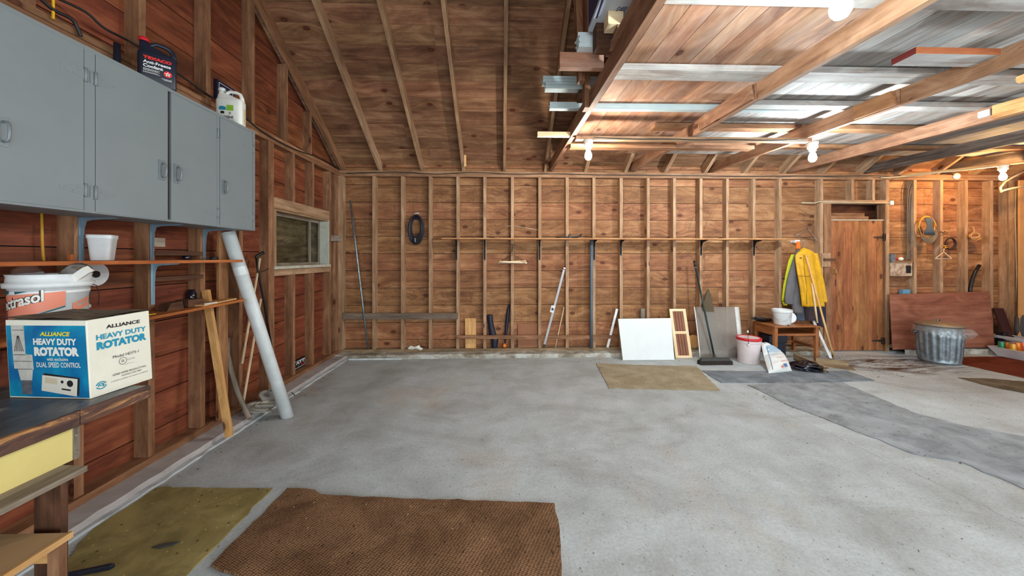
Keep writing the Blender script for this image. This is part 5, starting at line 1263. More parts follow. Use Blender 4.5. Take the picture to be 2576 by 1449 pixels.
# ---- school desk
def desk():
    y0, y1_ = 4.70, 5.12; a = onY(1949, 850, y0); b = onY(2061, 850, y0); x0, x1 = a.x, b.x; zt = onY(2000, 821, y0).z
    r = thing('school_desk', 'small brown wooden school desk with an open shelf under its top', 'desk', ((x0 + x1) / 2, (y0 + y1_) / 2, 0))
    obj('desk_top', MB().box(x0 - .012, x1 + .015, y0 - .015, y1_ + .01, zt - .014, zt), W_desk, r, bevel=.004)
    w = .048
    for (x, y) in ((x0, y0), (x1 - w, y0), (x0, y1_ - w), (x1 - w, y1_ - w)):
        t0 = MB(); t0.hexa([V(x + .006, y + .006, 0), V(x + w - .006, y + .006, 0), V(x + w - .006, y + w - .006, 0), V(x + .006, y + w - .006, 0), V(x, y, zt - .015), V(x + w, y, zt - .015), V(x + w, y + w, zt - .015), V(x, y + w, zt - .015)]); obj('leg', t0, W_desk, r, bevel=.003)
    obj('side_panel', MB().box(x0 + .004, x0 + .022, y0 + w, y1_ - w, zt - .13, zt - .015), W_desk, r); obj('side_panel', MB().box(x1 - .022, x1 - .004, y0 + w, y1_ - w, zt - .13, zt - .015), W_desk, r)
    obj('back_panel', MB().box(x0 + w, x1 - w, y1_ - .022, y1_ - .004, zt - .13, zt - .015), W_desk, r)
    obj('under_shelf', MB().box(x0 + .0225, x1 - .0225, y0 + .004, y1_ - .0225, zt - .13, zt - .105), W_desk, r)
    zr = .17
    obj('side_rail', MB().box(x1 - .036, x1 - .014, y0 + w, y1_ - w, zr, zr + .035), W_desk, r); obj('side_rail', MB().box(x0 + .014, x0 + .036, y0 + w, y1_ - w, zr, zr + .035), W_desk, r)
    obj('back_rail', MB().box(x0 + w, x1 - w, y1_ - .036, y1_ - .014, zr, zr + .035), W_desk, r)
    return x0, x1, y0, y1_, zt
dx0, dx1, dy0, dy1, dzt = desk()
q = onY(1968, 818, dy0 + .14); wc = V(q.x, dy0 + .145, dzt + .0015)
wp = pail('white_bucket', 'small white bucket with a wire bail standing on the school desk', wc, .098, .118, .215, M_white, None)
dc = math.atan2(-wc.y, -wc.x)
def ws_(a, h, r): return V(wc.x + r * math.cos(a), wc.y + r * math.sin(a), wc.z + h)
obj('bail', MB().tube([ws_(dc + .95, .15, .125), ws_(dc + .7, .11, .127), ws_(dc + .3, .065, .13), ws_(dc - .0, .055, .13), ws_(dc - .5, .08, .128), ws_(dc - .9, .12, .126), ws_(dc - 1.5, .17, .128)], .0022, 6), M_steel, wp)
lq = ws_(dc + 1.1, .0, .16)
lc = V(wc.x + .165, wc.y + .07, wc.z + .082)
single('bucket_lid', 'round white lid leaning against the right side of the small white bucket', 'lid', MB().lathe([(.08, 0), (.084, .002), (.084, .010), (.07, .012)], lc, 36, Matrix.Rotation(-.35, 3, 'Z') @ Matrix.Rotation(PI / 2 - .15, 3, 'X')), M_white)
q = onY(1985, 818, dy0 + .02); single('metal_ball', 'tiny chrome ball on the desk top in front of the white bucket', 'ball', MB().lathe([(.006, 0), (.012, .006), (.014, .016), (.008, .024), (.002, .026)], V(q.x, dy0 + .02, dzt + .001), 16), M_steel)
for i, (u, v) in enumerate(((2000, 2034), (2008, 2046))):
    single('thin_stick', ['thin stick on the desk top, the one nearest the white bucket', 'thin stick on the desk top, nearer its right front corner'][i], 'stick', MB().beam(V(onY(u, 800, dy1 - .06).x - .05, dy1 - .14, dzt + .006), V(onY(v, 800, dy0 + .06).x - .03, dy0 + .08, dzt + .006), .010, .009), W_studl)
gl = thing('work_gloves', 'heap of black work gloves at the left end of the school desk', 'gloves', V(onY(1905, 808, dy1 - .05).x, dy1 - .08, dzt))
for k, (ax_, bx_, yy, zz, r_) in enumerate(((1884, 1932, .06, .02, .018), (1888, 1936, .10, .035, .016), (1895, 1938, .03, .018, .02), (1896, 1940, .13, .05, .018))):
    A = onY(ax_, 800, dy1 - yy); B = onY(bx_, 800, dy1 - yy); x0_ = max(A.x, dx0 - .06)
    obj('glove_finger', MB().tube([V(x0_, dy1 - yy, dzt + zz + .03), V((x0_ + B.x) / 2, dy1 - yy, dzt + zz), V(B.x, dy1 - yy, dzt + zz * .6 + .012)], [r_ * .6, r_, r_], 8), M_black, gl)
# dark items under the desk
single('dark_bin', 'dark blue-black bin in the shade under the school desk', 'bin', MB().box(dx0 + .07, dx0 + .34, dy1 - .035 - .2, dy1 - .045, .21, .32).box(dx0 + .08, dx0 + .33, dy1 - .22, dy1 - .06, .001, .21), M_navy, bevel=.01)
# boards lying on the floor by the desk
a, b = onZ(1999, 900, .035), onZ(2075, 932, .035)
single('floor_board', 'weathered board on edge running from under the desk towards the mat', 'board', MB().beam(V(a.x, a.y, .046), V(b.x, b.y, .046), .032, .09), W_sill)
a, b = onZ(2064, 915, .02), onZ(2148, 925, .02)
m = MB(); m.beam(V(a.x, a.y, .006), V(b.x, b.y, .006), .13, .011).beam(V(a.x + .0, a.y + .07, .04), V(b.x, b.y + .07, .04), .014, .08)
single('angle_board', 'L-shaped old wooden board lying on the floor in front of the plank door', 'board', m, W_sill)
# ---- clothes
hk = onY(2010, 607, 5.14)
CW_y = plain('golden_yellow_raincoat', (206, 152, 12), .5, var=.10, dirt=.4, dirtc=(120, 80, 20), scale=10); CW_l = plain('lime_yellow_fabric', (196, 200, 26), .6, var=.05); CW_g = plain('grey_cotton', (98, 94, 96), .9, var=.08, bump=.3); CW_j = plain('faded_blue_denim', (82, 92, 108), .9, dirt=.3); CW_p = plain('dark_purple_grey_cloth', (70, 58, 62), .9)
th = thing('coat_hook', 'white hook plate with an orange tab on the back wall above the coats', 'hook', hk)
obj('plate', MB().box(hk.x - .035, hk.x + .035, YB + .0, YB + .03, hk.z - .02, hk.z + .02).box(hk.x - .03, hk.x + .03, YB + .03, SB, hk.z - .015, hk.z + .015), M_white, th)
obj('tab', MB().prism([(-.02, .0), (.02, .0), (.035, -.11), (-.035, -.11)], V(hk.x, YB - .002, hk.z), (1, 0, 0), (0, 0, 1), .012), plain('orange_tab', (226, 110, 30), .5), th)
r = thing('lime_jacket', 'lime yellow jacket hanging at the left back of the coats', 'jacket', onY(1985, 760, 5.12))
obj('jacket_body', loft([(640, 1991, 2006), (655, 1984, 2008), (690, 1976, 2008), (720, 1970, 2006), (758, 1966, 2004)], 5.13, .028, folds=.25, seed=3), CW_l, r)
obj('cuff_strip', loft([(759, 1968, 1978), (768, 1971, 1980)], 5.13, .025), CW_l, r)
m = MB(); m.text('GTX', onY(1968, 707, 5.088), (1, 0, 0), (0, 0, 1), .035, .022, bold=.02) if False else m.box(onY(1967, 705, 5.09).x, onY(1974, 705, 5.09).x, 5.088, 5.093, onY(0, 707, 5.09).z, onY(0, 703, 5.09).z); obj('dark_mark', m, M_black, r)
r = thing('grey_jacket', 'grey zip jacket hanging between the lime jacket and the yellow raincoat', 'jacket', onY(2000, 780, 5.08))
obj('jacket_body', loft([(627, 2008, 2030), (636, 2000, 2030), (655, 1994, 2028), (690, 1990, 2022), (730, 1988, 2018), (765, 1990, 2018), (788, 1996, 2020)], 5.055, .036, folds=.25, seed=5), CW_g, r)
obj('sleeve', loft([(640, 2000, 2012), (670, 1990, 2008), (700, 1981, 2004), (730, 1976, 2000), (752, 1974, 1997), (765, 1976, 1996)], 5.045, .035, folds=.2, seed=8), CW_g, r)
r = thing('denim_trousers', 'faded blue-grey denim trousers hanging below the grey jacket', 'trousers', onY(2012, 806, 5.09))
obj('trouser_leg', loft([(772, 2002, 2024), (790, 2003, 2025), (806, 2004, 2026)], 5.125, .03, folds=.4, seed=9), CW_j, r)
r = thing('dark_trousers', 'dark purple-grey trousers hanging below the yellow raincoat', 'trousers', onY(2045, 812, 5.09))
obj('trouser_leg', loft([(720, 2026, 2046), (770, 2024, 2048), (806, 2025, 2048)], 5.09, .045, folds=.35, seed=10), CW_p, r)
obj('trouser_leg', loft([(720, 2047, 2072), (770, 2049, 2076), (806, 2053, 2077), (822, 2058, 2076)], 5.09, .045, folds=.35, seed=11), plain('dark_navy_cloth', (46, 44, 58), .9), r)
r = thing('yellow_raincoat', 'dirty golden yellow raincoat on a hanger, frontmost of the coats', 'coat', onY(2045, 770, 4.95))
bodyr = [(627, 2018, 2032), (634, 2008, 2046), (643, 2000, 2053), (660, 2001, 2056), (690, 2006, 2061), (720, 2012, 2066), (750, 2017, 2070), (771, 2020, 2072)]
obj('coat_body', loft(bodyr, 4.945, .045, folds=.5, n=44, seed=12), CW_y, r)
obj('sleeve', loft([(637, 2043, 2054), (655, 2047, 2059), (685, 2054, 2065), (715, 2060, 2071), (745, 2063, 2077), (760, 2064, 2079)], 4.94, .042, folds=.4, n=24, seed=14), CW_y, r)
obj('collar', MB().tube([onY(2012, 631, 4.95), onY(2022, 625, 4.93), onY(2032, 629, 4.95)], [.012, .016, .012], 8), CW_y, r)
for px, py in ((2015, 649), (2030, 645)):
    q = onY(px, py, 4.902); obj('button', MB().box(q.x - .011, q.x + .011, q.y - .002, q.y + .012, q.z - .006, q.z + .006), M_black, r)
m = MB(); m.tube([onY(x, y, 4.899) for x, y in ((2007, 694), (2020, 695), (2033, 695), (2045, 692))], .0035, 5); obj('waist_seam', m, plain('brown_stitching', (130, 88, 24), .8), r)
m = MB(); m.tube([onY(x, y, 4.899) for x, y in ((2021, 640), (2024, 680), (2029, 720), (2030, 765))], .003, 5); obj('front_placket', m, bpy.data.materials['brown_stitching'], r)
h = MB(); h.tube([hk + V(.0, -.03, .01), hk + V(.02, -.045, .015), hk + V(.035, -.06, -.02), onY(2020, 622, 5.04), onY(2026, 632, 5.0)], .003, 6).tube([onY(2004, 640, 5.0), onY(2020, 624, 5.0), onY(2030, 628, 5.0), onY(2048, 640, 5.0)], .003, 6)
obj('wire_hanger', h, M_steel, r)
lean('wooden_pole', 'long orange-brown wooden pole leaning across the yellow raincoat', 'pole', onY(2097, 899, 4.80), onY(2027, 641, 4.875), W_light, r=.0125)
q = onZ(2091, 903, .0); 
lean('white_pole', 'pale pole standing on the desk corner and leaning on the raincoat', 'pole', V(onY(2056, 821, 4.87).x, 4.87, dzt + .013), onY(2043, 712, 4.878), W_dowel, r=.012)
lean('white_strip', 'white strip leaning behind the right leg of the school desk', 'strip', V(onZ(2090, 904, 0).x, onZ(2090, 904, 0).y, .012), onY(2043, 800, 5.12), M_white, w=.012, h=.034, up=(1, 0, .2))
# ---- wire hangers on the wall over the coats
def whanger(name, label, top, L, R_, mat, y, grp=None, hook=.04, r=.0025):
    m = MB(); t_ = onY(*top, y); a, b = onY(*L, y), onY(*R_, y)
    m.tube([t_, a, a + V(.004, 0, -.006), b + V(-.004, 0, -.006), b, t_], r, 6); m.tube([t_, t_ + V(0, 0, hook * .5), t_ + V(.012, 0, hook * .8), t_ + V(.004, 0, hook), t_ + V(-.008, 0, hook * .85)], r, 6)
    single(name, label, 'hanger', m, mat, grp)
whanger('wire_hanger', 'bent wire hanger with its left corner low, on the wall above the coats', (2030, 576), (1996, 590), (2049, 604), M_iron, YB + .02, 'wire hangers above the coats')
whanger('wire_hanger', 'steeper wire hanger behind the other one on the wall above the coats', (2032, 574), (2003, 594), (2056, 606), M_steel, YB + .035, 'wire hangers above the coats')
single('wire_basket', 'thin bent wire frame hanging on the upper back wall near the broom', 'wire', MB().tube([By(1762, 523), By(1775, 528), By(1790, 537), By(1776, 551), By(1782, 530)], .002, 5).tube([By(1762, 523), By(1745, 540), By(1737, 565), By(1732, 578)], .002, 5).tube([By(1764, 527), By(1786, 540), By(1772, 575)], .002, 5), M_iron)
single('white_rod', 'thin whitish rod fixed across the wall above the plank door', 'rod', MB().tube([By(2017, 510, YB - .012), By(2048, 511, YB - .012), By(2062, 507, YB - .014), By(2120, 509, YB - .012), By(2240, 511, YB - .012)], .008, 8), M_wcable)
q = By(2243, 510, YB - .01); single('rod_bracket', 'small white end bracket of the rod right of the door head', 'bracket', MB().box(q.x - .025, q.x + .03, YB - .02, YB, q.z - .035, q.z + .03), M_white, bevel=.008)
# ---- right hand bay
a, b = By(2240, 639, YB - .02), By(2248, 658, YB - .02); single('light_switch', 'grey metal switch box on the post right of the plank door', 'switch', MB().box(a.x, b.x + .01, YB - .035, YB, b.z, a.z).box((a.x + b.x) / 2 - .004, (a.x + b.x) / 2 + .008, YB - .045, YB - .035, (a.z + b.z) / 2 - .01, (a.z + b.z) / 2 + .01), M_steel)
x0, x1 = By(2240, 660).x, By(2296, 660).x; z1_, z0_ = By(0, 657).z, By(0, 698).z
ep = thing('outlet_board', 'mottled whitish board with a dark outlet between two studs', 'board', ((x0 + x1) / 2, YB, z0_))
em = NT('mottled_white_board'); co = em.n('ShaderNodeTexCoord').outputs['Object']; em.l(em.ramp(em.noise(co, 12, 5, .7), [(.4, lin((128, 96, 70))), (.55, lin((186, 164, 142)))]), em.b.inputs['Base Color'])
obj('face_board', MB().box(x0 + .003, x1 - .003, YB + .0, YB + .02, z0_, z1_ - .03), em.m, ep); obj('top_board', MB().box(x0 + .003, x1 - .003, YB - .01, SB, z1_ - .03, z1_), W_studl, ep)
q0, q1 = By(2280, 668), By(2291, 687); obj('outlet', MB().box(q0.x, q1.x, YB - .008, YB, q1.z, q0.z), M_black, ep)
q = By(2262, 654, YB + .03); single('small_bulb', 'small white bulb with a red base lying on the outlet board', 'bulb', MB().lathe([(.012, 0), (.026, .03), (.03, .05), (.02, .07), (.004, .075)], V(q.x - .02, YB + .03, z1_ + .031), 16, Matrix.Rotation(PI / 2 + .0, 3, 'Y')).lathe([(.012, 0), (.014, .004), (.014, .045), (.01, .05)], V(q.x - .02, YB + .03, z1_ + .031), 12, Matrix.Rotation(-PI / 2, 3, 'Y'), mi=1), [M_offw, M_red])
for i, (dx, lab) in enumerate(((0, 'left'), (5, 'middle'), (9, 'right'))):
    cable('electric_cable', 'grey cable running down the stud above the outlet board, the %s of three' % lab, [By(2297 + dx * .5, 450, YB + .02), By(2286 + dx, 475, YB + .03), By(2282 + dx * .8, 530, YB + .04), By(2283 + dx * .8, 590, YB + .04), By(2288 + dx, 625, YB + .04), By(2278 + dx, 654, YB + .03)], .006, M_gcable)
def coil2():
    c = By(2328, 570, YB - .03)
    t = coil('cord_coil', 'large coil of orange and black cord hanging between studs', c, .135, .155, 3, plain('orange_cord', (206, 136, 50), .5), .010, .012, 7, 'cord', .04)
    m = MB(); rnd = random.Random(2)
    for k in range(9):
        x = (k - 4) * .008; m.tube([c + V(x * 1.4 - .01, -.04, .13), c + V(x * 1.8, -.05, .09), c + V(x * .8, -.055, .0), c + V(x * 2.2, -.05, -.08), c + V(x * 2.4 + .01, -.045, -.13)], .008, 6)
    obj('bundle', m, plain('slate_cord', (70, 78, 88), .5), t)
    m = MB()
    for k in range(7): m.tube([c + V(.13 * math.cos(PI + PI * j / 10), -.02 - .004 * k, -.02 - k * .014 + .15 * math.sin(PI + PI * j / 10)) for j in range(11)], .007, 6)
    obj('lower_loops', m, M_gcable, t)
coil2()
coil('belt_coil', 'small coil of dark rubber belt hanging right of the orange cord coil', By(2388, 612, YB - .0), .075, .085, 5, plain('dark_rubber', (52, 30, 24), .6), .008, .01, 9, 'belt', .04)
y_ = YB - .05; t_ = onY(2374, 631, y_)
whanger('plastic_hanger', 'white plastic clothes hanger hanging low between the right hand studs', (2374, 634), (2353, 650), (2394, 650), plain('white_hanger', (226, 196, 170), .4), y_, hook=.05, r=.005)
single('yellow_clip', 'yellow clip above the white plastic hanger', 'clip', MB().tube([onY(2372, 619, YB - .03), onY(2380, 618, YB - .035), onY(2376, 624, YB - .04), onY(2383, 622, YB - .035)], .008, 6), plain('yellow_plastic', (220, 160, 40), .5))
single('nail_hook', 'rusty iron hook on the stud above the belt coil', 'hook', MB().tube([onY(2367, 583, YB - .0), onY(2367, 583, YB - .05), onY(2372, 587, YB - .06), onY(2378, 582, YB - .05)], .006, 6).tube([onY(2370, 592, YB - .0), onY(2384, 585, YB - .03)], .004, 6), M_iron)
c = By(2446, 592, YB - .02); t = coil('rope_hank', 'hank of tan rope tied on the upper part of a stud', c, .075, .03, 7, plain('tan_rope', (176, 128, 80), .8), .009, .016, 13, 'rope', .05)
obj('tail', MB().tube([c + V(-.03, -.03, .02), c + V(-.01, -.03, .07), c + V(-.012, -.02, .12), c + V(-.025, 0, .13)], .009, 8), bpy.data.materials['tan_rope'], t)
single('rubber_hose', 'curved black hose standing behind the red plywood sheet', 'hose', MB().tube([By(2440, 742, YB + .0), By(2441, 725, YB + .01), By(2445, 705, YB + .02), By(2453, 684, YB + .02), By(2464, 667, YB + .03)], .022, 10), M_black)
q = By(2283, 739, YB - .04); single('blue_box', 'small pale blue box showing above the red plywood sheet', 'box', MB().box(By(2275, 0, YB).x, By(2294, 0, YB).x, YB + .02, YB + .07, .3, By(0, 735, YB + .02).z), plain('pale_blue_card', (96, 140, 168), .6))
# plywood
m = MB()
P = [onY(2247, 881, 4.98), onY(2502, 873, 4.98), onY(2490, 733, 5.12), onY(2238, 741, 5.12)]; P[0].z = max(P[0].z, .078); P[1].z = max(P[1].z, .078)
B = [p + V(0, .012, 0) for p in P]; m.hexa([P[0], P[1], B[1], B[0], P[3], P[2], B[2], B[3]])
single('plywood_sheet', 'reddish brown plywood sheet leaning on the wall behind the metal trash can', 'plywood', m, W_ply)
# ---- trash can
def trashcan():
    g = onZ(2369, 910, 0); c = V(g.x, g.y + .03, .0015); r0, r1, h = .196, .220, .52
    h = onY(2360, 812, c.y).z - c.z - .02
    t = thing('trash_can', 'ribbed galvanised metal trash can with a round lid', 'trash can', c)
    prof = [(r0 + .004, 0), (r0 + .004, .02), (r0, .028)] + [(r0 + (r1 - r0) * k / 8 * .9, .028 + (h - .14) * k / 8) for k in range(1, 9)] + [(r1 - .003, h - .10), (r1 - .002, h - .02), (r1 + .006, h - .01), (r1 + .006, h)]
    n = len(prof)
    obj('can_body', MB().lathe(prof, c, 160, rib=lambda a, k: 1 + (.05 * (max(-.5, min(.5, math.sin(20 * a) * 1.4)) + .5) if 3 <= k <= 10 else 0)), M_steel, t)
    T = Matrix.Rotation(.035, 3, 'Y') @ Matrix.Rotation(-.02, 3, 'X'); lc = c + V(0, 0, h + .002)
    obj('lid', MB().lathe([(r1 + .012, -.025), (r1 + .016, -.024), (r1 + .018, .0), (r1 + .01, .008), (r1 * .9, .018), (r1 * .5, .040), (r1 * .2, .046), (.02, .047)], lc, 72, T), plain('tan_rusted_lid', (150, 132, 112), .5, .6, .15, 6, dirt=.4, dirtc=(110, 80, 56)), t)
    q = lc + V(-.01, 0, .047); obj('lid_handle', MB().tube([q + V(-.045, -.02, -.004), q + V(-.035, -.02, .018), q + V(.035, .02, .018), q + V(.045, .02, -.004)], .009, 8), M_steel, t)
    fc = math.atan2(-c.y, -c.x)
    for s in (-1, 1):
        a = fc + s * 1.35; d = V(math.cos(a), math.sin(a), 0); e = V(-d.y, d.x, 0); z = h - .11
        p = c + d * (r1 - .005) + V(0, 0, z); obj('side_handle', MB().tube([p + e * .06, p + e * .06 + d * .03 - V(0, 0, .02), p + d * .035 - V(0, 0, .035), p - e * .06 + d * .03 - V(0, 0, .02), p - e * .06], .007, 8), M_steel, t)
    # thin clear liner hanging out under the lid
    f = bpy.data.materials.new('thin_clear_film'); f.use_nodes = True; q_ = f.node_tree; b = q_.nodes['Principled BSDF']; b.inputs['Base Color'].default_value = (.8, .75, .7, 1); b.inputs['Alpha'].default_value = .13; b.inputs['Roughness'].default_value = .08; b.inputs['Specular IOR Level'].default_value = 1
    m = MB(); rnd = random.Random(4); ph = [rnd.uniform(0, 6) for _ in range(5)]
    def fn(u, v):
        a = fc - 2.2 + 4.0 * u; w = math.sin(13 * u * 2 + ph[0]) * .5 + math.sin(29 * u + 5 * v + ph[1]) * .5
        rr = r1 + .018 + v * .012 + .016 * w * v + (.10 * math.exp(-((u - .88) / .07) ** 2) * (1 - abs(v - .5)))
        return V(c.x + rr * math.cos(a), c.y + rr * math.sin(a), c.z + h - .02 - v * (.10 + .03 * math.sin(7 * u + ph[2])))
    m.grid(90, 6, fn); obj('clear_liner', m, f, t)
trashcan()
# ---- plastic trays with cans at the right edge
M_tray = plain('pale_tray_plastic', (196, 190, 190), .4); 
def tray(label, x0, x1, y0, y1_, z0, h, mat):
    w = .035; m = MB()
    o = [(x0, y0), (x1, y0), (x1, y1_), (x0, y1_)]; cx_, cy_ = (x0 + x1) / 2, (y0 + y1_) / 2
    def ringz(s, z, grow): return [V(cx_ + (x - cx_) * s + math.copysign(grow, x - cx_), cy_ + (y - cy_) * s + math.copysign(grow, y - cy_), z) for x, y in o]
    L = [ringz(.90, z0, 0), ringz(1, z0 + h, -w), ringz(1, z0 + h, 0), ringz(1, z0 + h + .006, 0), ringz(1, z0 + h + .006, -w - .004), ringz(.97, z0 + h - .04, -.02)]
    b = 0
    for l in L: m.v += l
    for k in range(len(L) - 1):
        for i in range(4): j = (i + 1) % 4; m.face([k * 4 + i, k * 4 + j, k * 4 + 4 + j, k * 4 + 4 + i])
    m.face([3, 2, 1, 0]); m.face([20, 21, 22, 23]); return single('plastic_tray', label, 'tray', m, mat, bevel=.004)
q = onZ(2524, 893, .0)
zt_ = .135
A = onZ(2502, 872, zt_); 
tray('shallow whitish plastic tray on the floor at the right edge, full of cans', A.x, XR - .14, A.y - .62, A.y + .02, .0015, .13, M_tray)
Bq = onZ(2537, 848, .27); 
single('wooden_crate', 'brown wooden box under the rear plastic tray at the right edge', 'box', MB().box(Bq.x + .12, 7.6, 4.97, 5.10, .001, .20), W_dark)
tray('rear whitish plastic tray standing higher at the right edge', Bq.x + .06, 7.7, 4.80, 5.10, .202, .06, M_tray)
cans = [(2520, 848, 'green'), (2536, 852, 'orange'), (2548, 850, 'brown and orange'), (2560, 855, 'orange'), (2572, 858, 'red and orange'), (2540, 845, 'amber')]
cm = {'green': plain('can_green', (52, 128, 92), .35, .3), 'orange': plain('can_orange', (206, 104, 16), .35, .3, .12, 20), 'brown and orange': plain('can_brown', (120, 60, 30), .35, .3, .3, 40), 'red and orange': plain('can_red', (196, 80, 50), .35, .3), 'amber': plain('can_amber', (196, 140, 50), .35, .3)}
for i, (px, py, col) in enumerate(cans):
    yy = A.y - (.06 if i != 5 else .0) - .035 * (i % 2); xx = onY(px, 860, yy).x; c = V(xx, yy, .0925)
    if i == 5: c = V(onY(2544, 860, A.y - .155).x, A.y - .17, .0925)
    lab = ['green drink can at the left end of the front tray', 'orange drink can right beside the green can', 'brown and orange drink can in the middle of the front tray', 'orange drink can right of the brown one', 'reddish drink can at the very edge of the frame', 'amber drink can standing behind the two orange ones'][i]
    t = thing('drink_can', lab, 'can', c, 'drink cans in the front tray'); s_ = 1.08
    obj('can_body', MB().lathe([(.025 * s_, 0), (.031 * s_, .006), (.033 * s_, .012), (.033 * s_, .105 * s_), (.028 * s_, .116 * s_), (.028 * s_, .12 * s_), (.026 * s_, .12 * s_), (.025 * s_, .116 * s_)], c, 24), cm[col], t)
    obj('can_top', MB().lathe([(.0279 * s_, .1165 * s_), (.0285 * s_, .1205 * s_), (.027 * s_, .1215 * s_), (.025 * s_, .1175 * s_)], c, 24), M_steel, t)
# dark objects in the right corner
x0, x1 = onY(2512, 800, 5.08).x, onY(2536, 800, 5.08).x
single('maroon_board', 'dark maroon board leaning in the right corner behind the trays', 'board', MB().hexa([V(x0 + .02, 4.98, .08), V(x1 + .03, 4.98, .08), V(x1 + .03, 5.0, .08), V(x0 + .02, 5.0, .08), V(x0, 5.13, onY(0, 788, 5.1).z), V(x1, 5.13, onY(0, 788, 5.1).z), V(x1, 5.15, onY(0, 788, 5.1).z), V(x0, 5.15, onY(0, 788, 5.1).z)]), plain('maroon_board', (56, 26, 24), .6))
x0 = onY(2504, 840, 5.1).x; single('dark_box', 'small black box in the right corner beside the maroon panel', 'box', MB().box(x0 - .05, x0 + .02, 4.97, 5.07, .0015, .32), M_black, bevel=.01)
c = onY(2580, 800, 5.0); single('grey_bag', 'dark grey bag hanging at the right edge above the trays', 'bag', loft([(792, 2562, 2590), (800, 2556, 2600), (830, 2554, 2604), (846, 2560, 2600)], 5.02, .06), plain('grey_bag_cloth', (62, 56, 54), .8))
# post and pale board closing the right end
x0 = onY(2546, 600, 5.05).x
single('wide_post', 'wide timber post in the right corner of the back wall', 'post', MB().box(onY(2539, 600, YB - .01).x, onY(2559, 600, YB - .01).x, 5.10, YB - .002, .08, ZT - .002), W_stud)
single('pale_board', 'smooth tan board standing at the far right edge of the frame', 'board', MB().box(onY(2563, 600, 5.0).x, XR - .1, 4.99, 5.01, .0015, 2.6), plain('tan_board', (196, 144, 92), .6, var=.06, dirt=.2, scale=3))
single('power_lead', 'thin whitish lead running down the right corner post', 'cable', MB().tube([onY(2556, 470, 5.095), onY(2554, 540, 5.095), onY(2556, 620, 5.095), onY(2558, 690, 5.095), onY(2556, 760, 5.095)], .006, 6), M_wcable)
# tubular handles hanging at right
m = MB(); m.tube([onY(2590, 466, 4.7), onY(2545, 474, 4.72), onY(2522, 480, 4.74), onY(2518, 484, 4.76)], .014, 10).tube([onY(2518, 482, 4.76), onY(2517, 472, 4.76), onY(2528, 458, 4.78), onY(2550, 445, 4.8), onY(2590, 425, 4.82)], .012, 10)
single('bent_tube', 'bent whitish metal tube hanging below the rightmost bulb', 'tube', m, plain('cream_metal_tube', (220, 196, 160), .4, .2))
# cables along the back plate
cable('electric_cable', 'dark cable running along the top of the back wall plate', [By(px, py, YB - .018) for px, py in ((872, 436), (940, 434), (1010, 433), (1100, 438), (1190, 434), (1290, 438), (1400, 437), (1500, 440), (1620, 441), (1740, 442), (1860, 444), (1980, 443), (2090, 443), (2200, 442), (2270, 446))], .006, M_cable)
cable('electric_cable', 'thin brown cable swagging lower along the back wall plate on the right', [By(px, py, YB - .012) for px, py in ((1950, 447), (2020, 443), (2100, 446), (2180, 444), (2240, 452), (2252, 449), (2330, 446))], .005, M_gcable)
# ================================================================ floor coverings
def fabric(name, c1, c2, dirt=.4, dirtc=(70, 60, 44), weave=None, chips=.0, bumps=.3):
    t = NT(name); co = t.n('ShaderNodeTexCoord').outputs['Object']
    a = t.noise(co, 4, 5, .65, .5); col = t.ramp(a, [(.38, lin(c1)), (.62, lin(c2))]); h = t.noise(co, 160, 2, .6)
    if weave:
        m1 = t.mapped(co, (1, 1, 1)); r_ = t.n('ShaderNodeMapping'); r_.inputs['Rotation'].default_value = (0, 0, .45); t.l(co, r_.inputs[0])
        vo = t.voro(t.mapped(r_.outputs[0], (weave, weave * 1.7, 1)), 1, .25); h = vo.outputs['Distance']
        col = t.mix(t.ramp(h, [(.25, (0, 0, 0)), (.6, (.75, .75, .75))]), col, lin((58, 38, 24)))
    d = t.ramp(t.noise(t.mapped(co, (1, 1.6, 1)), 2.0, 6, .7, .8), [(.48, (0, 0, 0)), (.7, (1, 1, 1))]); col = t.mix(t.math('MULTIPLY', d, dirt), col, lin(dirtc))
    for vs, cc, th in ((30, lin((54, 44, 34)), .13), (42, lin((206, 186, 120)), .12)):
        vo = t.voro(t.mapped(co, (vs, vs * .55, 1)), 1); s = t.n('ShaderNodeSeparateColor'); t.l(vo.outputs['Color'], s.inputs[0])
        f = t.math('MULTIPLY', t.math('LESS_THAN', vo.outputs['Distance'], th), t.math('LESS_THAN', s.outputs[0], .06 if cc[0] < .2 else chips * .6)); col = t.mix(t.math('MULTIPLY', f, .85), col, cc)
    t.l(col, t.b.inputs['Base Color']); t.b.inputs['Roughness'].default_value = .95; t.b.inputs['Specular IOR Level'].default_value = .1; t.bump(h, bumps, .006); return t.m
def mat_on_floor(name, label, pxs, th, mat, cat='mat', edge=.004, z=.0012, seed=1, extra=None):
    rnd = random.Random(seed); P = [extra[i] if extra and i in extra else onZ(*p, th) for i, p in enumerate(pxs)]; out = []
    for i in range(len(P)):
        a, b = Vector(P[i]), Vector(P[(i + 1) % len(P)]); n = max(2, int((b - a).length / .05)); d = (b - a); nr = V(-d.y, d.x, 0).normalized()
        for k in range(n): out.append(a + d * (k / n) + nr * (rnd.gauss(0, edge) if k else 0))
    m = MB(); b0 = len(out)
    c = sum(out, V(0, 0, 0)) / len(out)
    for zz in (z, z + th): m.v += [V(p.x, p.y, zz) for p in out]
    m.face([b0 + i for i in range(b0)]); m.face(list(range(b0))[::-1])
    for i in range(b0): j = (i + 1) % b0; m.face([i, j, b0 + j, b0 + i])
    A = sum((out[i].x * out[(i + 1) % b0].y - out[(i + 1) % b0].x * out[i].y) for i in range(b0))
    if A < 0: m.f = [f[::-1] for f in m.f]
    return single(name, label, cat, m, mat)
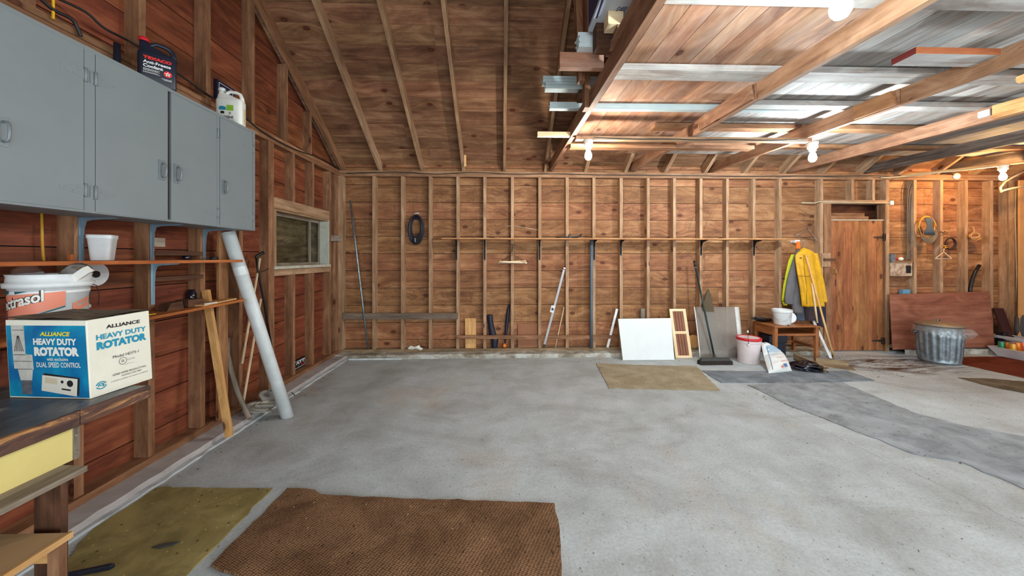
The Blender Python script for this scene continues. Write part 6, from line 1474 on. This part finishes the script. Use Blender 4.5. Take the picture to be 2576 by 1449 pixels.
mat_on_floor('coir_mat', 'coarse brown woven mat in the foreground', [(722, 1228), (790, 1232), (806, 1243), (1000, 1253), (1395, 1266), (1408, 1330), (1412, 1449), (1418, 1640), (420, 1640), (608, 1449), (532, 1420)], .012, fabric('brown_coir_weave', (116, 86, 62), (152, 116, 86), .3, (64, 48, 36), weave=62, chips=.03, bumps=.8), edge=.004)
mat_on_floor('olive_rug', 'dirty olive brown rug in the left foreground beside the kerb', [(395, 1226), (686, 1228), (468, 1449), (300, 1640), (60, 1640), (130, 1449), (235, 1330)], .006, fabric('olive_carpet', (126, 112, 70), (158, 142, 92), .55, (84, 74, 48), chips=.10), seed=2)
mat_on_floor('tan_rug', 'small tan rug on the floor in front of the white panel', [(1500, 914), (1600, 918), (1752, 921), (1812, 982), (1660, 979), (1532, 976)], .008, fabric('tan_carpet', (146, 134, 110), (166, 154, 130), .4, (96, 84, 60), chips=.01), seed=3)
mat_on_floor('blue_grey_rug', 'blue-grey rug lying crosswise in front of the school desk', [(1766, 932), (2000, 935), (2130, 932), (2200, 957), (2060, 961), (1815, 962)], .008, fabric('blue_grey_carpet', (104, 112, 120), (134, 142, 150), .35, (84, 74, 60), chips=.02), seed=4)
mat_on_floor('grey_runner', 'long grey carpet runner stretching to the right edge of the frame', [(1880, 968), (1950, 962), (2120, 962), (2290, 1035), (2400, 1065), (2576, 1098), (2900, 1170), (3000, 1400), (2576, 1229), (2415, 1160), (2295, 1140), (2080, 1055), (2000, 1025)], .007, fabric('grey_carpet', (128, 132, 136), (158, 163, 167), .3, (98, 92, 84), chips=.02), seed=5, edge=.006, z=.0012)
mat_on_floor('dark_rug', 'dark brown-grey rug at the right edge behind the white floor patch', [(2410, 950), (2500, 953), (2600, 962), (2900, 985), (2900, 1080), (2576, 988), (2500, 974)], .006, fabric('dark_brown_carpet', (88, 76, 60), (112, 100, 82), .5, (56, 44, 34), chips=.02), seed=6)
mat_on_floor('red_rug', 'rust red rug on the floor around the trash can and the trays', [(2385, 899), (2500, 897), (2640, 897), (2900, 905), (2900, 975), (2630, 962), (2574, 950), (2395, 911)], .005, fabric('rust_red_carpet', (92, 42, 26), (112, 54, 36), .25, (66, 34, 24)), seed=7)
single('foam_strip', 'white foam strip lying along the kerb in the left back corner', 'strip', MB().box(onZ(874, 908, .0).x, onZ(1008, 907, 0).x, 4.945, 4.975, .0015, .022), plain('white_foam', (206, 214, 212), .9, dirt=.3, scale=20), bevel=.004)
g0, g1 = onZ(380, 1376, .012), onZ(432, 1360, .012)
single('bark_chip', 'dark slate-coloured bark chip on the olive rug', 'chip', MB().prism([(0, 0), (.05, -.006), (.10, .01), (.115, .03), (.06, .026), (.02, .014)], V(g0.x, g0.y, .0078), (1, 0, 0), (0, 1, 0), .006), plain('slate_bark', (66, 64, 60), .9), bevel=.002)
g0 = onZ(215, 1442, .012)
single('plastic_scrap', 'edge of a dark blue plastic object at the bottom left of the frame', 'plastic piece', MB().prism([(0, 0), (.11, .03), (.115, .045), (.09, .045), (-.06, .0)], V(g0.x - .02, g0.y - .012, .0078), (1, 0, 0), (0, 1, 0), .02), M_navy, bevel=.003)
# leaf litter
def litter():
    rnd = random.Random(11); m = MB()
    def chip(x, y, s, z=.0):
        a = rnd.uniform(0, 2 * PI); l, w = s * rnd.uniform(.6, 1.5), s * rnd.uniform(.3, .6); u = V(math.cos(a), math.sin(a), rnd.uniform(-.15, .15)); v = V(-math.sin(a), math.cos(a), rnd.uniform(-.2, .2))
        c = V(x, y, z + .002 + s * .12); b = len(m.v); k = rnd.uniform(.1, .5)
        m.v += [c - u * l, c - u * l * .2 + v * w + V(0, 0, s * k), c + u * l, c - v * w * .8]; m.face([b, b + 3, b + 2, b + 1]); 
    for _ in range(420): chip(rnd.uniform(-1.8, 6.5), rnd.uniform(1.2, 4.8), rnd.uniform(.003, .007))
    for _ in range(240):
        x = rnd.uniform(1.0, 5.4); chip(x, 4.93 - abs(rnd.gauss(0, .10)), rnd.uniform(.004, .010))
    for _ in range(180):
        t = rnd.random(); p = onZ(1885, 985, 0).lerp(onZ(2420, 1165, 0), t); chip(p.x + rnd.gauss(0, .03), p.y + rnd.gauss(0, .03), rnd.uniform(.004, .010), .001)
    for _ in range(200):
        t = rnd.random(); chip(-2.13 + abs(rnd.gauss(0, .05)), 1.3 + 3.6 * t, rnd.uniform(.003, .008))
    for _ in range(120):
        p = onZ(rnd.uniform(2180, 2330), rnd.uniform(912, 950), 0); chip(p.x, p.y, rnd.uniform(.005, .012))
    for _ in range(150):
        p = onZ(rnd.uniform(1540, 1760), rnd.uniform(925, 975), 0); chip(p.x, p.y, rnd.uniform(.003, .006), .0095)
    for _ in range(160):
        p = onZ(rnd.uniform(1960, 2500), rnd.uniform(975, 1150), 0); chip(p.x, p.y, rnd.uniform(.003, .007), .009)
    o = obj('leaf_litter', m, plain('dry_leaf_brown', (84, 62, 42), .9, var=.4, scale=3)); tag(o, 'scattered dry leaf bits and grit over the concrete floor and rugs', 'debris', None, 'stuff')
litter()
# ================================================================ overhead
def jz(y): return 2.735 - .031 * (5.2 - y)           # underside of the ceiling joists, sagging towards the middle
JD = .13
JX = [.735, 1.975, 3.19, 4.41, 5.62, 6.85]
mats = [W_joist, W_joist, W_joist, W_joist, W_joistg, W_joistg]
jl = ['ceiling joist at the open left edge of the loft, nearest the moving box', 'reddish ceiling joist passing beside the large overhead bulb', 'ceiling joist carrying the right end of the bulb strip', 'brown ceiling joist with a nail-pocked yellow splice at its near end', 'grey weathered ceiling joist lying lowest at the right', 'farthest right ceiling joist, almost hidden beyond the grey one']
for i, x in enumerate(JX):
    m = MB(); z0, z1 = jz(5.2), jz(-2.4)
    def seg(x0, x1, ya, yb): m.hexa([V(x0, ya, jz(ya)), V(x1, ya, jz(ya)), V(x1, yb, jz(yb)), V(x0, yb, jz(yb)), V(x0, ya, jz(ya) + JD), V(x1, ya, jz(ya) + JD), V(x1, yb, jz(yb) + JD), V(x0, yb, jz(yb) + JD)])
    w = .045
    ysp = [None, 2.62, 2.68, None, None, None][i]
    if ysp: seg(x - w / 2, x + w / 2, ysp, 5.22); seg(x - w / 2 + .006, x + w / 2 + .006, -2.4, ysp - .004)
    else: seg(x - w / 2, x + w / 2, -2.4, 5.22)
    j = single('ceiling_joist', jl[i], 'joist', m, mats[i])
    if i in (1, 2, 3):                                  # splice plate nailed on the side
        ya, yb = [(2.63, 3.35), (2.69, 3.02), (1.90, 2.97)][i - 1]
        x0, x1 = x - w / 2 - .024, x - w / 2 - .001
        obj('splice_plate', MB().hexa([V(x0, ya, jz(ya) + .006), V(x1, ya, jz(ya) + .006), V(x1, yb, jz(yb) + .006), V(x0, yb, jz(yb) + .006), V(x0, ya + .03, jz(ya) + JD), V(x1, ya + .03, jz(ya) + JD), V(x1, yb, jz(yb) + JD - .004), V(x0, yb, jz(yb) + JD - .004)]), W_scab if i == 3 else (W_scabb if i == 2 else W_joist), j)
# cross boards resting on the joists, and loft planks on top of them
def cz(y): return jz(y) + JD + .001
cross = [(1.60, 1.78, .055, .72, 8.0, 'nearest broad grey cross board resting on the joists at the top of the frame', W_loftg), (2.46, 2.60, .045, .76, 4.9, 'second cross board over the joists, bluish on its near edge', W_loftg), (3.02, 3.12, .045, 2.0, 6.9, 'cross board over the joists just beyond the metal trim', W_loftg), (3.62, 3.74, .045, 1.62, 4.7, 'cross board over the joists above the strip with the bulbs', W_studl), (4.30, 4.40, .045, .76, 6.9, 'farthest cross board over the joists near the back wall', W_studl)]
for ya, yb, h, x0, x1, lab, mt in cross:
    z = cz(ya); m = MB()
    xs = [x0] + [q for q in (3.25, 5.65) if x0 < q < x1] + [x1]
    for a, b in zip(xs, xs[1:]): m.box(a, b - .002, ya + random.uniform(-.01, .01), yb, z, z + h)
    single('cross_board', lab, 'board', m, mt)
lf = MB(); x = .76; PZ = cz(4.4) + .057
lfg = MB()
while x < 7.9:
    w = random.uniform(.12, .165); tgt = lf if x < 2.05 else lfg
    ys = sorted([-1.2, 1.70, random.choice([2.53, 3.07, 3.68]), 4.86] if x < 2.05 else [-1.2, 1.70, 2.53, random.choice([3.07, 3.68]), 4.86])
    for a, b in zip(ys, ys[1:]):
        za, zb_ = cz(a) + .056, cz(b) + .056
        tgt.hexa([V(x, a + .003, za), V(x + w - .004, a + .003, za), V(x + w - .004, b, zb_), V(x, b, zb_), V(x, a + .003, za + .018), V(x + w - .004, a + .003, za + .018), V(x + w - .004, b, zb_ + .018), V(x, b, zb_ + .018)])
    x += w
tag(obj('loft_floor', lf, W_loft), 'warm pine loft planks over the first bay of joists', 'loft floor', None, 'structure')
tag(obj('loft_floor', lfg, W_loftg), 'weathered whitish loft planks over the right hand bays', 'loft floor', None, 'structure')
# stub board nailed under the loft between joists three and four
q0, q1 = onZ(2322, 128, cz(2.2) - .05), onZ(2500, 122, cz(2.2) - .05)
sbm = MB().box(q0.x, JX[3] - .0235, 2.12, 2.26, cz(2.2) - .045, cz(2.2) - .003); sbm.mi[2] = 1; sbm.mi[5] = 2  # near face orange, left end dark red, other faces weathered grey
single('stub_board', 'short board with an orange near edge and a dark red end under the loft', 'board', sbm, [W_loftg, wood('orange_board_edge', (140, 74, 40), (172, 104, 62), (194, 130, 84), .1, .1, .2), plain('dark_red_board_end', (104, 34, 30), .6)])
single('pole_stub', 'rough round pole lying between the joists at the top right', 'pole', MB().tube([V(JX[3] - .75, 1.72, cz(1.9) + .02), V(JX[3] - .62, 2.05, cz(2) - .004), V(JX[3] - .60, 2.45, cz(2.4) - .03)], .03, 8), W_scab)
# long pale metal trim on the joists
def channel(name, label, a, b, w, h, mat, grp=None):
    d = (b - a).normalized(); s_ = d.cross(UP).normalized(); m = MB(); prof = [(-w / 2, h), (-w / 2, .004), (-w / 2 + .004, 0), (w * .15, 0), (w * .22, .006), (w / 2, .006), (w / 2, h * .5)]
    P = []
    for e in (a, b): P.append([e - s_ * u * -1 + UP * v for u, v in [(q[0], q[1]) for q in prof]])
    m.v = P[0] + P[1]; n = len(prof)
    for i in range(n - 1): m.face([i, i + 1, n + i + 1, n + i])
    return single(name, label, 'metal trim', m, mat, grp, solid=.003)
zt = cz(3.2)
A, B = onZ(1384, 272, zt), onZ(1997, 295, zt)
M_tr = plain('pale_blue_metal_trim', (190, 206, 208), .35, .2, .05)
m = MB()
pr = [(0, .060), (.002, .012), (.008, .004), (.05, .0), (.062, .004), (.064, .05), (.058, .052), (.056, .01)]
def extr(prof, x0, x1, y, z, dy=0, th=None):
    m = MB(); n = len(prof)
    m.v = [V(x0, y + u, z + v) for u, v in prof] + [V(x1, y + u + dy, z + v) for u, v in prof]
    for i in range(n - 1): m.face([i, i + 1, n + i + 1, n + i])
    return m
single('metal_trim', 'long pale blue metal trim channel lying across two joists', 'metal trim', extr(pr, A.x, B.x, 3.18, zt + .004, -.02), M_tr, solid=.003)
for k in range(4):
    z = cz(2.98) + .08 + k * .030
    X0 = atD(1371 + (3 if k % 2 else 0), 210, 3.0).x
    single('metal_trim', ['lowest', 'second', 'third', 'topmost'][k] + ' trim in the stack whose ends stick out left of the loft joist', 'metal trim', extr([(.0, .026), (.002, .006), (.008, .001), (.08, 0), (.085, .024)], X0 - .01 * k, 2.4, 2.94 + .008 * k, z), M_tr, 'metal trims stacked on the loft edge', solid=.002)
single('trim_support', 'dark bearer under the stack of trims at the loft edge', 'bearer', MB().box(.66, .757, 2.95, 3.04, cz(2.98), cz(2.98) + .075), W_dark)
# block across the joist with a second stack and the moving box
bz = cz(2.44)
x0 = atD(1408, 150, 2.42).x
single('support_block', 'thick tan-orange timber block sticking out left over the loft joist', 'timber', MB().box(x0, .711, 2.40, 2.45, bz - .022, bz + .084), W_loft)
for k in range(5):
    z = bz + .0855 + k * .022; X0 = atD(1450 + (0, 3, 1, 4, 0)[k], 110, 2.42).x
    single('trim_bundle', ['lowest', 'second', 'middle', 'fourth', 'topmost'][k] + ' white trim of the bundle stacked on the timber block', 'metal trim', extr([(.0, .020), (.002, .004), (.008, 0), (.10, 0), (.104, .018)], X0, 1.5, 2.33 + .006 * k, z), M_wpaint, 'white trims on the timber block', solid=.002)
t = NT('white_moving_carton'); t.b.inputs['Base Color'].default_value = lin((186, 190, 198)); t.b.inputs['Roughness'].default_value = .7
Z0 = 2.93; X0 = .57; X1 = .98
bx = thing('moving_box', 'whitish moving carton with dark blue printing standing on the loft edge', 'box', V(.75, 2.0, Z0))
obj('carton', MB().box(X0, X1, 1.74, 2.285, Z0, Z0 + .36), t.m, bx, bevel=.004)
INK = plain('navy_ink', (44, 48, 82), .6)
def ZP(px, py): return onZ(px, py, Z0 - .0006)
m = MB(); m.quadp([ZP(1513, 0), ZP(1519, 0), ZP(1503, 45), ZP(1498, 47)]); m.quadp([V(X0 - .0006, 1.76, Z0 + .02), V(X0 - .0006, 2.27, Z0 + .02), V(X0 - .0006, 2.27, Z0 + .2), V(X0 - .0006, 1.76, Z0 + .2)]); obj('blue_band', m, INK, bx)
m = MB()
for k in range(3):
    pts = [ZP(1549 + k * 3 + 24 * j / 10, 32 - k * 0 + 6 * math.cos(PI * j / 10 + PI) * (1 if j < 5 else 0) - k * 4 - (6 if j >= 5 else 0)) for j in range(11)]
    m.tube(pts, .0022, 4)
obj('wave_emblem', m, INK, bx)
m = MB()
for k in range(4): m.tube([ZP(1497 + k * 3, 68 + k * 3), ZP(1503 + k * 3, 55 + k * 3)], .0012, 4)
obj('printed_lines', m, INK, bx)
o0, o1 = onZ(1519, 84, 2.85), onZ(1556, 84, 2.85)
single('wood_offcut', 'small pale tan wood offcut propping up the moving carton', 'offcut', MB().box(o0.x, o1.x, o0.y - .09, o0.y, 2.85, 2.929), W_pale)
single('offcut_bearer', 'block under the tan offcut on top of the first joist', 'block', MB().box(.70, .757, o0.y - .09, o0.y, cz(2.0) + .002, 2.849), W_joist)
single('loft_bearer', 'long bearer board under the far end of the moving carton', 'bearer', MB().box(.60, .757, 2.19, 2.275, cz(2.2) + .001, Z0 - .001), W_dark)
# struts and braces by the first joist
def strut(label, a, b, w=.045, h=.09, mt=W_studl): single('strut', label, 'strut', MB().beam(a, b, w, h, up=(0, 1, .1)), mt)
strut('upright strut nailed beside the first joist below the stacked trims', V(.700 - .0, 2.86, jz(2.86) - .0), V(.700, 2.86, roofz(2.86) + .0))
strut('dark strut rising from the loft edge behind the bundle of white trims', V(.60, 2.62, cz(2.6) - .02), V(.52, 2.55, roofz(2.55)), .045, .07, W_studl)
single('short_ledger', 'narrow reddish ledger strip nailed on top of the first joist', 'strip', MB().hexa([V(.69, 1.2, cz(1.2)), V(.735, 1.2, cz(1.2)), V(.735, 2.3, cz(2.3)), V(.69, 2.3, cz(2.3)), V(.69, 1.2, cz(1.2) + .035), V(.735, 1.2, cz(1.2) + .035), V(.735, 2.3, cz(2.3) + .035), V(.69, 2.3, cz(2.3) + .035)]), W_joist)
q = onY(1171, 405, 5.06); wb_ = single('wood_peg', 'small orange wood block with a wire loop hanging at the foot of a rafter', 'block', MB().box(q.x - .018, q.x + .012, 5.03, 5.07, q.z - .085, q.z + .08), W_light)
# the strip carrying the bulbs
sy = 3.52; sz = jz(sy) - .040
single('bulb_strip', 'long wooden strip under the joists carrying two bulb sockets', 'strip', MB().box(JX[0] + .024, JX[2] + .03, sy, sy + .06, sz, sz + .038), W_stud)
single('strip_stub', 'pale stub of wood sticking out left of the first joist at bulb height', 'strip', MB().box(onY(1352, 343, 3.6).x, JX[0] - .024, 3.58, 3.63, jz(3.6) + .01, jz(3.6) + .055), W_pale)
q = onY(1890, 362, 3.8); single('second_strip', 'second wooden strip behind the bulb strip between the first joists', 'strip', MB().box(JX[0] + .024, onY(1898, 360, 3.8).x, 3.80, 3.90, jz(3.85) - .04, jz(3.85) - .002), W_studl)
cable('electric_cable', 'thin dark cable clipped along the strip between the two bulb sockets', [V(onY(px, 350, sy).x, sy - .008, sz + dz) for px, dz in ((1494, .02), (1530, .012), (1600, .006), (1680, .010), (1760, .004), (1850, .012), (1940, .006), (2030, .02))], .005, M_cable)
for (px, lab) in ((0, ''),): pass
def bulb(pos, spec, label, big=1.0, fixture=True):
    """pos: underside of the timber the socket is screwed to."""
    r = thing('light_bulb', label, 'light bulb', pos)
    s = big
    obj('socket', MB().lathe([(.052 * s, 0), (.052 * s, -.012 * s), (.046 * s, -.03 * s), (.046 * s, -.055 * s), (.030 * s, -.07 * s), (.028 * s, -.085 * s)], pos, 32), M_porc, r)
    e = spec['e'] ; area_ = 4 * PI * (.034 * s) ** 2
    m = MB().lathe([(.016 * s, -.086 * s), (.018 * s, -.10 * s), (.030 * s, -.13 * s), (.036 * s, -.155 * s), (.034 * s, -.175 * s), (.022 * s, -.195 * s), (.004 * s, -.202 * s)], pos, 24)
    obj('bulb', m, emis('glowing_bulb_' + str(len(bpy.data.materials)), spec['c'], e / s / s), r)
BULB1 = V(onY(1480, 340, sy + .03).x, sy + .03, sz - .001); bulb(BULB1, BULB[0], 'warm bare bulb in a white socket near the left end of the strip')
BULB2 = V(onY(2044, 350, sy + .03).x, sy + .03, sz - .001); bulb(BULB2, BULB[1], 'cool bare bulb in a white socket at the right end of the strip')
BY = 1.335; q = onY(2115, 0, BY)
single('bulb_board', 'short board under the reddish joist carrying the large overhead bulb', 'board', MB().box(q.x - .30, JX[1] + .02, BY - .05, BY + .05, jz(BY) - .030, jz(BY) - .002), W_joist)
bulb(V(q.x, BY, jz(BY) - .031), BULB[2], 'cool white bulb at the very top of the frame beside the reddish joist')
# diagonal board and bulb in the right corner
a = onY(2268, 446, YB - .06); b = onY(2640, 408, 4.05)
a = V(onY(2268, 440, 5.12).x, 5.12, 2.655); 
q4 = onY(2523, 418, 4.45)
dd = V(q4.x - a.x, q4.y - a.y, 0); b = V(a.x, a.y, 0) + dd * 1.45; zb4 = q4.z + .045
single('diagonal_board', 'long thin board running from the back plate towards the rightmost bulb', 'board', MB().beam(V(a.x, a.y, q4.z + .022), V(b.x, b.y, q4.z + .022), .07, .022), W_light)
bulb(V(q4.x, q4.y, q4.z + .010), BULB[3], 'warm orange bulb at the right edge under the diagonal board')
cable('electric_cable', 'whitish cable running along the diagonal board to the rightmost bulb', [V(a.x - .3, YB - .02, q4.z + .0), V(a.x, a.y - .02, q4.z + .008)] + [V(a.x, a.y, 0) + dd * t_ + V(-.02, -.02, q4.z + .004 + .004 * math.sin(t_ * 20)) for t_ in (.2, .4, .6, .8)] + [V(q4.x - .06, q4.y, q4.z + .0)], .009, M_wcable)
q = onY(2407, 443, YB - .03); single('ceiling_box', 'round white porcelain box on the back plate left of the rightmost bulb', 'box', MB().lathe([(.05, 0), (.05, .03), (.035, .045), (.01, .05)], V(q.x, YB - .007, q.z), 28, Matrix.Rotation(PI / 2, 3, 'X')), M_porc)
single('white_tag', 'small white plastic tag fixed to the side of a joist at the top right', 'tag', MB().box(JX[3] - .040, JX[3] - .0235, 2.99, 3.07, 2.715, 2.775), M_white, bevel=.005)
